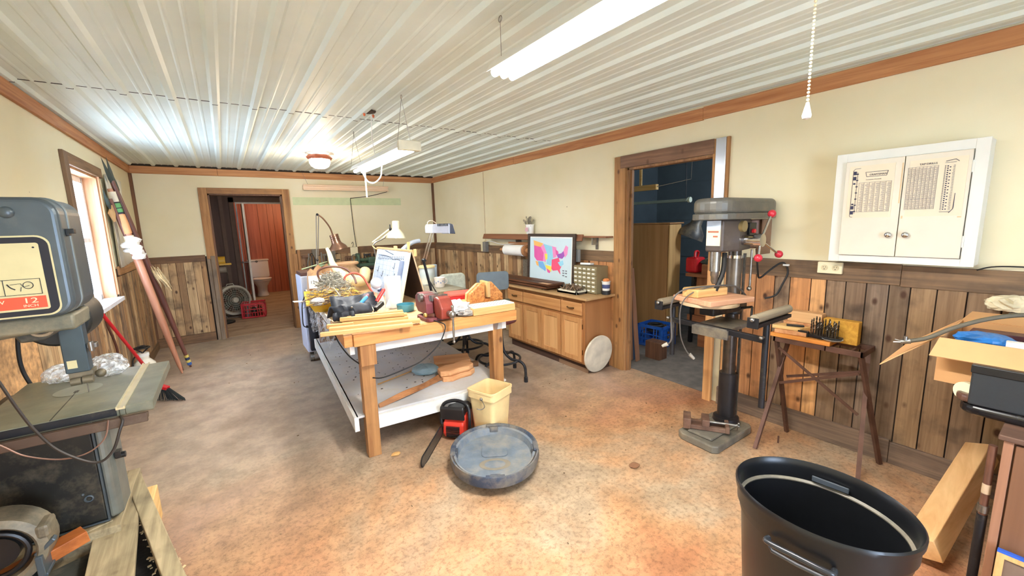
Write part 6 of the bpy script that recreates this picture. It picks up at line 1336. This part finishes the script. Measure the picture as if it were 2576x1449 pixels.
mk('guide_clamp', STEEL, B().box(-.505, 2.30, 1.10, -.475, 2.33, 1.12).cyl((-.49, 2.29, 1.13), (-.49, 2.29, 1.09), .009), t, bevel=.002)
mk('blade_guides', pm('guide_dusty', rgb(130, 120, 100), .5, .5, var=.3, dust=.3), B().box(-.57, 2.3, .985, -.50, 2.36, 1.01).cyl((-.565, 2.29, .975), (-.535, 2.29, .975), .015).cyl((-.53, 2.29, .978), (-.50, 2.29, .978), .015).sph((-.485, 2.33, .985), .018), t)
mk('blade', STEEL, B().box(-.541, 2.37, .86, -.539, 2.382, 1.26), t)
TBL = pm('iron_table', rgb(120, 122, 106), .4, .3, var=.25, scale=9, dust=.4)
mk('table', TBL, B().box(-.80, 2.085, .862, -.405, 2.70, .90).box(-.388, 2.085, .862, -.305, 2.70, .90).box(-.405, 2.085, .862, -.388, 2.70, .893), t, bevel=.003)
mk('table_lip', BLACKM, B().box(-.80, 2.0835, .868, -.412, 2.0849, .8965), t)
mk('miter_slot', pm('slot_bright', rgb(206, 196, 160), .35, .6), B().box(-.411, 2.07, .8935, -.384, 2.72, .8995).box(-.411, 2.07, .8995, -.406, 2.72, .9045).box(-.389, 2.07, .8995, -.384, 2.72, .9045), t)
mk('table_insert', pm('insert_bright', rgb(160, 160, 144), .35, .7), B().cyl((-.585, 2.44, .8998), (-.585, 2.44, .9012), .075, n=36), t)
mk('table_slit', BSD, B().box(-.5862, 2.084, .899, -.5838, 2.43, .9018).box(-.592, 2.40, .899, -.578, 2.425, .902), t)
mk('fence_rail', pm('rail_brown', rgb(86, 68, 56), .5, .3, dust=.2), B().box(-.86, 2.045, .832, -.322, 2.06, .868).box(-.86, 2.06, .84, -.322, 2.085, .862), t, bevel=.003)
mk('column', pm('column_grey', rgb(118, 124, 118), .35, .4, var=.2, dust=.15), B().prism([(-.565, 2.44), (-.535, 2.45), (-.522, 2.47), (-.52, 2.62), (-.565, 2.64)], .28, .862), t, bevel=.01)
mk('cabinet', BSD, B().box(-.90, 2.45, .27, -.555, 2.78, .84), t, bevel=.008)
mk('cabinet_door', pm('door_dark', rgb(40, 40, 36), .45, .2, var=.35, dust=.3), B().box(-.90, 2.435, .285, -.575, 2.449, .83), t, bevel=.005)
mk('door_rim', BSG, B().box(-.573, 2.437, .28, -.566, 2.447, .84).box(-.9, 2.437, .272, -.566, 2.447, .279), t)
mk('door_boss', BSG, B().ring((-.618, 2.433, .405), .013, .004, 'y', 20, 6).sph((-.635, 2.433, .43), .006), t)
mk('side_knob', BLACKP, B().cyl((-.52, 2.48, .55), (-.485, 2.48, .55), .014).box(-.52, 2.46, .545, -.50, 2.5, .575), t, bevel=.002)
mk('lower_bracket', BSD, B().box(-.56, 2.42, .70, -.52, 2.46, .86).box(-.60, 2.3, .82, -.5, 2.5, .862), t, bevel=.003)
t2 = T('saw_motor', 'dusty black motor and pulley housing at the foot of the bandsaw', 'motor', (-.80, 2.25, .25))
mk('housing', pm('motor_dusty', rgb(84, 82, 72), .5, .2, var=.3, dust=.7), B().lathe([(.115, -.06), (.14, -.05), (.145, .05), (.115, .06), (.105, .05), (.105, -.05)], 34, (-.82, 2.23, .40), 'y', closed=True), t2)
mk('pulley', BLACKP, B().cyl((-.82, 2.20, .40), (-.82, 2.26, .40), .06, n=26).ring((-.82, 2.19, .40), .085, .010, 'y', 30, 8), t2)
mk('foot_bracket', BSG, B().beam((-.72, 2.19, .36), (-.665, 2.19, .405), .03, .015, (0, 0, 1)).box(-.88, 2.18, .262, -.70, 2.28, .275).box(-.72, 2.16, .28, -.70, 2.24, .36), t2, bevel=.003)
mk('housing_lug', MATS['motor_dusty'], B().box(-.71, 2.17, .42, -.67, 2.26, .475), t2, bevel=.012)
S('spare_saw_loop', 'thick dark serrated saw blade loop hanging in front of the bandsaw', 'saw blade', pm('dark_belt', rgb(56, 50, 46), .5, .3, var=.3), B().tube(spl([(-.67, 2.02, 1.12), (-.657, 2.02, 1.079), (-.632, 2.02, .982), (-.604, 2.02, .894), (-.559, 2.02, .804), (-.479, 2.02, .73), (-.43, 2.02, .755), (-.40, 2.02, .83), (-.39, 2.03, .86), (-.40, 2.06, .87)]), .0048, 6), (-.5, 2.02, .73))
S('spare_saw_loop', 'thin pale saw blade loop drooping below the bandsaw table edge', 'saw blade', pm('pale_blade', rgb(140, 110, 96), .4, .5, var=.2), B().tube(spl([(-.75, 2.03, .93), (-.688, 2.03, .865), (-.642, 2.03, .812), (-.564, 2.03, .770), (-.494, 2.03, .770), (-.445, 2.03, .81), (-.43, 2.045, .87)]), .0028, 6), (-.55, 2.03, .77))
WOOL = glass('clear_bag', (.82, .85, .86), .12, .5, 1)
S('plastic_bag', 'crumpled clear plastic bag lying on the right of the bandsaw table', 'plastic bag', WOOL, crumple((-.515, 2.60, .948), (.062, .06, .046), 71, 30, .5, .95), (-.5, 2.6, .9))
S('plastic_bag', 'flatter clear plastic bag behind the bandsaw guide post', 'plastic bag', WOOL, crumple((-.665, 2.63, .935), (.062, .045, .04), 72, 28, .5, .8), (-.66, 2.63, .9))
S('hanging_hose', 'thin black hose hanging behind the bandsaw head', 'hose', RUBBER, B().tube(spl([(-.80, 2.75, 1.2), (-.82, 2.75, 1.05), (-.82, 2.75, .95), (-.80, 2.75, .86)]), .008, 8), (-.8, 2.75, 1.0))
# pallet base
t = T('saw_stand', 'sawdust-covered timber base carrying the bandsaw', 'base', (-.6, 2.4, 0))
DW = wood('dusty_board_y', rgb(186, 168, 132), rgb(132, 118, 90), 'y', 26, dark=.5, knots=.5, bump=.6)
mk('deck', DW, B().box(-.90, 2.40, .21, -.53, 2.95, .26), t, bevel=.004)
mk('skid', DW, B().box(-.90, 2.45, 0, -.56, 2.9, .21), t, bevel=.004)
mk('wide_board', DW, B().beam((-.60, 2.93, .225), (-.50, 1.85, .20), .15, .025), t, bevel=.003)
mk('side_board', DW, B().beam((-.565, 2.93, .235), (-.27, 1.80, .17), .065, .04), t, bevel=.004)
mk('dark_trough', pm('tar_black', rgb(32, 28, 24), .8, var=.5, scale=40, bump=.4), B().prism([(-.57, 2.75), (-.42, 2.5), (-.25, 1.85), (-.44, 1.85)], .06, .13), t)
mk('front_sill', DW, B().beam((-.915, 2.33, .25), (-.57, 2.47, .25), .05, .03), t, bevel=.003)
mk('black_tread', pm('rubber_tread', rgb(58, 58, 50), .8, var=.35, dust=.35), B().prism([(-.91, 2.30), (-.60, 2.42), (-.54, 2.3), (-.50, 1.85), (-.91, 1.85)], .14, .17), t, bevel=.004)
b = B(); rr = random.Random(5)
for i in range(130):
    y = rr.uniform(1.95, 2.7); x = -.535+(2.7-y)*.22+rr.uniform(0, .05+.10*(2.7-y)); b.ob((x, y, .135), (rr.uniform(.004, .02), rr.uniform(.003, .009), .004), (rr.uniform(-.4, .4), 0, rr.uniform(0, 3)))
S('wood_chips', 'pale wood chips and webs scattered in the dark trough', 'chips', pm('chip_pale', rgb(214, 190, 146), .9, var=.2), b, (-.45, 2.3, .13))['kind'] = 'stuff'
S('timber_offcut', 'square end of a pale timber poking out right of the bandsaw base', 'offcut', PINEY, B().box(-.52, 2.68, 0, -.455, 2.84, .185), (-.5, 2.75, 0), bevel=.004)
S('orange_board', 'orange-brown varnished board wedged under the saw motor', 'board', wood('varnished', rgb(190, 110, 54), rgb(140, 74, 34), 'x', 20, rough=.35), B().beam((-.90, 2.20, .265), (-.625, 2.34, .30), .07, .05), (-.8, 2.25, .24), bevel=.003)

# ------------------------------------------------------------------ along the left wall
t = T('spear_bundle', 'bundle of tall feathered wooden staffs leaning beside the window', 'staff', (-.55, 5.8, 0))
PKW = wood('pink_staff', rgb(206, 150, 118), rgb(176, 116, 88), 'z', 14, rough=.35); PUW = wood('purple_staff', rgb(128, 82, 70), rgb(92, 56, 50), 'z', 14, rough=.35)
def ln(p, q, s_): return Vector(p)+(Vector(q)-Vector(p))*s_
A0, A1 = (-.555, 5.74, 0), (-.865, 5.62, 2.0); B0, B1 = (-.49, 5.95, 0), (-.845, 5.66, 2.08)
mk('staff', PKW, B().tube([ln(A0, A1, s_) for s_ in (0, .05, .3, .6, .9, 1)], [.008, .02, .034, .036, .028, .02], 12), t)
mk('staff', PUW, B().tube([ln(B0, B1, s_) for s_ in (0, .05, .4, .8, 1)], [.01, .018, .03, .028, .02], 12), t)
mk('staff', PUW, B().tube([ln((-.56, 5.86, 0), (-.87, 5.58, 1.9), s_) for s_ in (0, .4, 1)], [.012, .02, .016], 10), t)
SPK = pm('dark_blade', rgb(62, 74, 70), .5, var=.15)
for p, q in (((-.845, 5.66, 2.05), (-.87, 5.50, 2.28)), ((-.835, 5.68, 2.03), (-.85, 5.60, 2.30)), ((-.87, 5.52, 1.80), (-.88, 5.40, 1.98)), ((-.82, 5.72, 1.95), (-.84, 5.66, 2.18))):
    mk('spear_point', SPK, B().tube([ln(p, q, s_) for s_ in (0, .2, .5, 1)], [.008, .022, .018, .001], 8, flat=.35), t)
mk('wrapped_band', pm('white_wrap', rgb(220, 210, 186), .8), B().tube([ln(A0, A1, s_) for s_ in (.935, .985)], .034, 14).tube([ln(A0, A1, s_) for s_ in (.70, .77)], .042, 14), t)
mk('green_band', pm('green_cloth', rgb(96, 150, 92), .8), B().tube([ln(A0, A1, s_) for s_ in (.885, .93)], .036, 14), t)
mk('black_band', INK, B().tube([ln(A0, A1, s_) for s_ in (.878, .886)], .0375, 14).tube([ln(A0, A1, s_) for s_ in (.904, .908)], .037, 14).tube([ln(A0, A1, s_) for s_ in (.93, .936)], .037, 14), t)
mk('tan_sleeve', pm('tan_leather', rgb(226, 164, 112), .7), B().tube([ln(A0, A1, s_) for s_ in (.78, .83, .875)], [.038, .042, .038], 14), t)
b = B(); rr = random.Random(6)
for i in range(9): b.add(crumple(ln(A0, A1, .655+.011*i)+Vector((rr.uniform(-.03, .03), rr.uniform(-.03, .03), 0)), (.05, .05, .035), 50+i, 12, .6).v, [], False)
b = B()
for i in range(8):
    c_ = crumple(ln(A0, A1, .66+.012*i)+Vector((rr.uniform(-.035, .035), rr.uniform(-.04, .04), 0)), (.05, .055, .034), 50+i, 14, .5); n0 = len(b.v); b.v += c_.v; b.f += [[n0+k for k in f] for f in c_.f]; b.sm += [True]*len(c_.f); b.c += c_.c
mk('white_fluff', pm('fluff_white', rgb(240, 240, 236), 1.0, var=.05), b, t)
b = B()
for i in range(10):
    p = Vector((-.66+rr.uniform(-.02, .05), 5.75, 1.18+rr.uniform(-.02, .04))); q = p+Vector((rr.uniform(.02, .10), rr.uniform(-.03, .05), -rr.uniform(.10, .26))); b.tube([p, ln(p, q, .5), q], [.003, .014, .002], 6, flat=.3)
mk('feathers', pm('brown_feather', rgb(186, 160, 116), .9, var=.35, scale=40, island=.4), b, t)
mk('feather_tuft', pm('tan_feather', rgb(206, 164, 112), .9, var=.2), B().tube([(-.865, 5.56, 1.84), (-.87, 5.54, 1.76), (-.86, 5.56, 1.68)], [.01, .035, .012], 8, flat=.4), t)
mk('blue_tip', pm('blue_yellow', (1, 1, 1), .5, vcol=True), B().col(*rgb(60, 100, 170)).tube([ln(B0, B1, .015), ln(B0, B1, .03)], .022, 12).col(*rgb(226, 206, 110)).tube([ln(B0, B1, .031), ln(B0, B1, .045)], .022, 12).col(*rgb(50, 60, 90)).tube([ln(B0, B1, .046), ln(B0, B1, .06)], .022, 12).col(*rgb(226, 206, 110)).tube([ln(B0, B1, .061), ln(B0, B1, .075)], .022, 12), t)
# curtain
vs = []; nn = 34
for i in range(nn+1):
    for j in range(7):
        y = 5.62+.80*i/nn*(1-.02*j); vs.append((XL+.03+.012*math.sin(i*1.1+.3*j)+.006*math.sin(i*2.7), y, 2.14-.92*j/6+.03*i/nn*(j == 6)))
o = S('curtain', 'grey-beige cloth curtain hanging between window and corner', 'curtain', pm('curtain_cloth', rgb(228, 220, 198), .9, var=.08, scale=5), B().add(vs, [(i*7+j, (i+1)*7+j, (i+1)*7+j+1, i*7+j+1) for i in range(nn) for j in range(6)], True), (XL+.03, 6.0, 1.22)); md = o.modifiers.new('s', 'SOLIDIFY'); md.thickness = .003
# broom, sprayer
t = T('broom', 'red-handled broom leaning against the left wall', 'broom', (-.60, 4.9, 0))
mk('handle', RED, B().tube([(-.63, 4.86, .13), (-.75, 4.55, .62), (-.88, 4.21, 1.14)], .012, 10), t)
mk('handle_tip', BLACKP, B().cyl((-.872, 4.23, 1.11), (-.893, 4.18, 1.19), .013), t)
mk('collar', RED, B().ob((-.615, 4.86, .135), (.07, .05, .03), (0, .3, -.6)), t, bevel=.006)
b = B(); rr = random.Random(2)
for i in range(110):
    u, v = rr.uniform(-1, 1), rr.uniform(-1, 1); p = Vector((-.615+.05*u*.82-.0, 4.86-.04*u+.02*v, .125)); q = Vector((-.58+.115*u, 4.86-.09*u+.035*v, .004)); b.tube([p, q], .0022, 4)
mk('bristles', pm('bristle_dark', rgb(50, 56, 56), .8, island=.5), b, t)
t = T('sprayer_jug', 'white sprayer jug with black pump handle by the left wall', 'jug', (-.78, 5.45, 0))
mk('tank', pm('tank_white', rgb(232, 228, 214), .4, var=.06), B().lathe([(.001, 0), (.085, 0), (.092, .02), (.095, .2), (.088, .25), (.06, .285), (.046, .30), (.046, .33), (.001, .33)], 28, (-.81, 5.45, .001)), t)
mk('pump_cap', WHITEP, B().cyl((-.81, 5.45, .33), (-.81, 5.45, .36), .05, n=20), t)
mk('pump_handle', BLACKP, B().ring((-.81, 5.45, .415), .05, .009, 'z', 24, 8, sx=1.2, sy=.8).tube([(-.86, 5.45, .41), (-.81, 5.45, .36), (-.76, 5.45, .41)], .008, 8).ring((-.81, 5.45, .43), .03, .006, 'z', 18, 6), t)
mk('hose', RUBBER, B().tube(spl([(-.86, 5.45, .34), (-.885, 5.40, .3), (-.885, 5.36, .15), (-.87, 5.36, .04)]), .007, 8), t)
S('brown_cable', 'brown cable hanging down the plank wall below the window', 'cable', MATS['brown_cable'], B().tube(spl([(-.88, 4.62, .94), (-.885, 4.7, .8), (-.885, 4.85, .6), (-.885, 4.9, .35), (-.885, 4.88, .1)]), .009, 8), (-.88, 4.8, .1))

# ================================================================== black bin in the right foreground
t = T('trash_bin', 'big open black trash bin with moulded side handles', 'bin', (1.524, .441, 0))
BK = pm('bin_black', rgb(20, 21, 24), .32, var=.15, scale=30, dust=.0)
SX, SY = .214/.254, 1.0
pr = [(.001, .0), (.195, .0), (.2, .01), (.232, .52), (.237, .52), (.238, .545), (.246, .55), (.247, .60), (.254, .604), (.255, .622), (.250, .628), (.244, .62), (.240, .60), (.238, .555), (.229, .55), (.226, .52), (.193, .015), (.001, .012)]
mk('bin_body', BK, B().lathe(pr, 64, (0, 0, 0), sx=SX, sy=SY), t, local=True)
mk('inner_ledge', pm('ledge_dusty', rgb(96, 92, 82), .5, dust=.3), B().lathe([(.228, .548), (.2375, .554), (.2375, .558), (.228, .552)], 64, sx=SX, sy=SY, closed=True), t, local=True)
for s_, a0, zo in ((-1, PI+.10, 0), (1, .05, .045)):
    cx, cy = math.cos(a0), math.sin(a0); tx, ty = -cy, cx; rx = .236*SX
    def hp(o_, u, z): return (cx*(rx+o_*(1+8*zo)+zo*.3)+tx*u, cy*(rx+o_)+ty*u, z+zo)
    mk('side_handle', pm('handle_black', rgb(44, 46, 50), .25), B().tube(spl([hp(.0, -.085, .535), hp(.025, -.085, .54), hp(.034, -.06, .543), hp(.036, 0, .545), hp(.034, .06, .543), hp(.025, .085, .54), hp(.0, .085, .535)]), .0085, 10).tube([hp(.0, -.08, .51), hp(.012, -.07, .505), hp(.014, 0, .503), hp(.012, .07, .505), hp(.0, .08, .51)], .006, 8), t, local=True)
mk('inner_slot', pm('slot_grey', rgb(70, 76, 84), .3), B().ob((.188, .03, .575), (.006, .11, .022), (0, 0, .1)), t, local=True, bevel=.003)
# timber leaning beside the bin
t = S('leaning_timber', 'thick pale timber offcut leaning between bin and wall', 'timber', wood('pale_timber_x', rgb(232, 190, 134), rgb(206, 156, 100), 'x', 16), B().beam((2.36, .30, .09), (3.20, .245, .27), .10, .10, (0, .35, 1)), (2.8, .3, 0), bevel=.004)

# ------------------------------------------------------------------ brown cabinet, tray, black case and open carton
t = T('brown_cabinet', 'dark brown cabinet at the right edge of the room', 'cabinet', (2.6, -.1, 0))
CBR = wood('brown_laminate_z', rgb(136, 96, 70), rgb(114, 78, 56), 'z', 8, rough=.5, bump=.05)
mk('carcass', CBR, B().box(2.315, -.55, .02, 2.95, .125, .70), t, bevel=.003)
mk('front_stile', wood('stile_pink_z', rgb(164, 118, 90), rgb(136, 94, 70), 'z', 14), B().box(2.296, .103, .02, 2.3145, .128, .70), t, bevel=.002)
mk('cabinet_top', wood('top_brown', rgb(112, 82, 66), rgb(84, 60, 48), 'y', 14), B().box(2.285, -.56, .701, 3.0, .142, .722), t, bevel=.004)
mk('door', CBR, B().box(2.300, -.49, .03, 2.3145, .098, .69), t, bevel=.002)
t = T('copper_pipe', 'copper pipe with a pale band standing beside the brown cabinet', 'pipe', (2.3, .155, 0))
mk('pipe', pm('dull_copper', rgb(126, 90, 76), .35, .5, var=.2), B().cyl((2.32, .152, .0), (2.32, .152, .66), .012, n=16), t)
mk('band', pm('pale_tape', rgb(196, 170, 140), .7), B().cyl((2.32, .152, .46), (2.32, .152, .50), .0128, n=16), t)
mk('coupling', STEEL, B().cyl((2.32, .152, .38), (2.32, .152, .41), .016, n=16), t)
mk('lower_pipe', BLACKM, B().cyl((2.32, .152, .0), (2.32, .152, .37), .015, n=16), t)
t = T('screen_frame', 'pine window screen frame with blue taped top by the brown cabinet', 'frame', (2.25, .03, 0))
SM = Matrix.Translation((2.22, .098, .0)) @ Matrix.Rotation(.12, 4, 'Y')
mk('frame', PINEZ, B().box(0, -.02, 0, .018, 0, .28).box(0, -.42, 0, .018, -.40, .28).box(0.0, -.40, .262, .018, -.02, .28).box(0, -.40, 0, .018, -.02, .02).allxf(SM), t)
mk('blue_tape', pm('blue_tape_m', rgb(44, 92, 190), .6), B().box(-.001, -.42, .2805, .019, 0, .290).allxf(SM), t)
mk('screen', pm('screen_grey', rgb(120, 98, 82), .8), B().box(.007, -.40, .02, .010, -.02, .262).allxf(SM), t)
t = T('round_tray', 'brown and black rounded plastic tray on the brown cabinet', 'tray', (2.7, 0, .72))
mk('tray_body', pm('glossy_black', rgb(26, 24, 26), .2, dust=.1), B().prism(rrect(2.42, -.45, 2.98, .27, .06), .7225, .765), t, bevel=.016, seg=4)
mk('tray_corner', pm('glossy_brown', rgb(92, 66, 56), .25, var=.3), B().prism(rrect(2.43, .10, 2.6, .285, .05), .766, .80), t, bevel=.012, seg=3)
t = T('black_case', 'flat black case standing on the tray below the open carton', 'case', (2.45, 0, .77))
mk('case_shell', pm('case_black', rgb(38, 42, 46), .55, var=.1, scale=80), B().box(2.425, -.42, .766, 2.50, .245, .915), t, bevel=.006)
mk('case_lid', BLACKP, B().box(2.42, -.425, .90, 2.505, .248, .935), t, bevel=.004)
S('white_disc', 'pale round lid edge peeking out left of the black case', 'lid', IV, B().cyl((2.49, .252, .80), (2.47, .262, .80), .04, n=26), (2.48, .255, .77))
t = T('open_carton', 'open cardboard carton with spread flaps on the right cabinet', 'carton', (2.8, .1, .80))
CB_ = pm('cardboard', rgb(206, 158, 108), .85, var=.1, scale=5); CBD = pm('cardboard_inner', rgb(180, 140, 98), .9, var=.15)
x0, x1, y0, y1, z0, z1 = 2.54, 3.03, -.35, .365, .803, 1.0
mk('carton_wall', CB_, B().box(x0, y0, z0, x0+.005, y1, z1).box(x1-.005, y0, z0, x1, y1, z1).box(x0+.005, y1-.005, z0, x1-.005, y1, z1).box(x0+.005, y0, z0, x1-.005, y0+.005, z1).box(x0+.005, y0+.005, z0, x1-.005, y1-.005, z0+.005), t)
def flap(name, quad, th=.004):
    q = [Vector(p) for p in quad]; n = (q[1]-q[0]).cross(q[3]-q[0]).normalized()*th
    return mk(name, CB_, B().add(q+[p+n for p in q], [(0, 1, 2, 3), (7, 6, 5, 4), (0, 4, 5, 1), (1, 5, 6, 2), (2, 6, 7, 3), (3, 7, 4, 0)]), t)
flap('flap', [(x0, y1, z1), (x0, y0, z1), (x0-.09, y0+.02, .935), (x0-.09, y1+.012, .935)])
flap('flap', [(x0+.02, y1, z1), (x1, y1, z1), (x1-.02, y1+.07, .99), (2.56, .535, .845), (x0+.01, .545, .83)][0:1]+[(x1, y1, z1), (2.72, .50, .90), (2.53, .55, .825)])
flap('flap', [(x1, y1, z1), (x1, y0, z1), (x1+.10, y0, 1.03), (x1+.10, y1-.02, 1.03)])
# contents
S('blue_packet', 'blue plastic packet lying in the open carton', 'packet', pm('blue_packet_m', rgb(40, 120, 200), .25, var=.2), crumple((2.70, .25, .985), (.07, .09, .03), 81, 20, .25), (2.7, .25, .95))
S('red_book', 'dark maroon box deep in the open carton', 'box', pm('dark_maroon', rgb(72, 28, 38), .4), B().ob((2.86, .16, .975), (.16, .30, .04), (0, .1, .05)), (2.86, .16, .95), bevel=.003)
S('white_box', 'white oblong carton end beside the blue packet', 'box', WHITEP, B().ob((2.65, .11, .985), (.05, .15, .035), (0, 0, .08)), (2.65, .11, .96), bevel=.004)
S('clear_wrap', 'clear crinkled wrap at the front of the open carton', 'wrap', WOOL, crumple((2.64, .02, .99), (.06, .08, .03), 83, 20, .4), (2.64, .02, .97))
S('brown_block', 'knotty brown wood piece on top of the carton contents', 'wood piece', wood('gnarly', rgb(176, 128, 88), rgb(92, 58, 40), 'y', 30, dark=.6), crumple((2.82, .05, 1.035), (.09, .09, .045), 84, 22, .35), (2.82, .05, 1.0))
t = T('drop_cable', 'thick grey-brown cable arching over the carton with a frayed clamp end', 'cable', (2.55, .4, 1.0))
mk('cable', pm('cable_olive', rgb(88, 82, 68), .6), B().tube(spl([(2.53, .455, .965), (2.54, .40, .99), (2.56, .33, 1.045), (2.60, .24, 1.095), (2.66, .14, 1.12), (2.7, .0, 1.12), (2.7, -.15, 1.05), (2.7, -.25, .98)]), .009, 10), t)
mk('clamp_end', STEEL, B().cyl((2.53, .455, .965), (2.52, .485, .957), .013, .01, 10).tube([(2.52, .48, .96), (2.515, .505, .965)], .003, 5).tube([(2.52, .485, .955), (2.52, .51, .95)], .003, 5).cyl((2.52, .47, .965), (2.52, .47, .985), .008), t)
S('work_glove', 'pale cloth work glove bunched high at the right wall', 'glove', pm('glove_cloth', rgb(222, 210, 178), .9, var=.25, scale=18), crumple((3.19, .215, 1.075), (.06, .09, .045), 91, 24, .45), (3.19, .2, 1.04))
mk_ = S('glove_hook', 'small white hook holding the bunched glove on the plank wall', 'hook', WHITEP, B().box(3.17, .19, 1.02, 3.262, .23, 1.035).box(3.25, .19, 1.0, 3.264, .23, 1.06), (3.2, .2, 1.02), bevel=.003)
# litter on the floor
rr = random.Random(77); b = B()
for i in range(70):
    x, y = rr.uniform(-.2, 3.1), rr.uniform(1.2, 6.5); b.ob((x, y, .002), (rr.uniform(.004, .014), rr.uniform(.003, .009), .004), (0, 0, rr.uniform(0, 3)))
S('floor_crumbs', 'crumbs of wood and dirt scattered over the concrete floor', 'crumbs', pm('crumb_mix', rgb(150, 124, 98), .9, island=.7), b, (1.5, 3, 0))['kind'] = 'stuff'
S('wood_chip', 'pale wood chip on the floor by the front bench leg', 'chip', PINE, crumple((.80, 2.62, .008), (.03, .022, .01), 19, 10, .4), (.80, 2.62, 0))
S('leaf_scrap', 'dried brown leaf scraps on the floor before the drill press', 'leaf', pm('dry_leaf', rgb(130, 92, 66), .9), crumple((1.98, 1.55, .006), (.035, .025, .007), 23, 10, .5), (1.98, 1.55, 0))
S('short_peg', 'short rusty peg standing on the floor by the folding stand', 'peg', RU, B().cyl((2.98, 1.13, 0), (2.98, 1.13, .05), .006, n=8), (2.98, 1.13, 0))
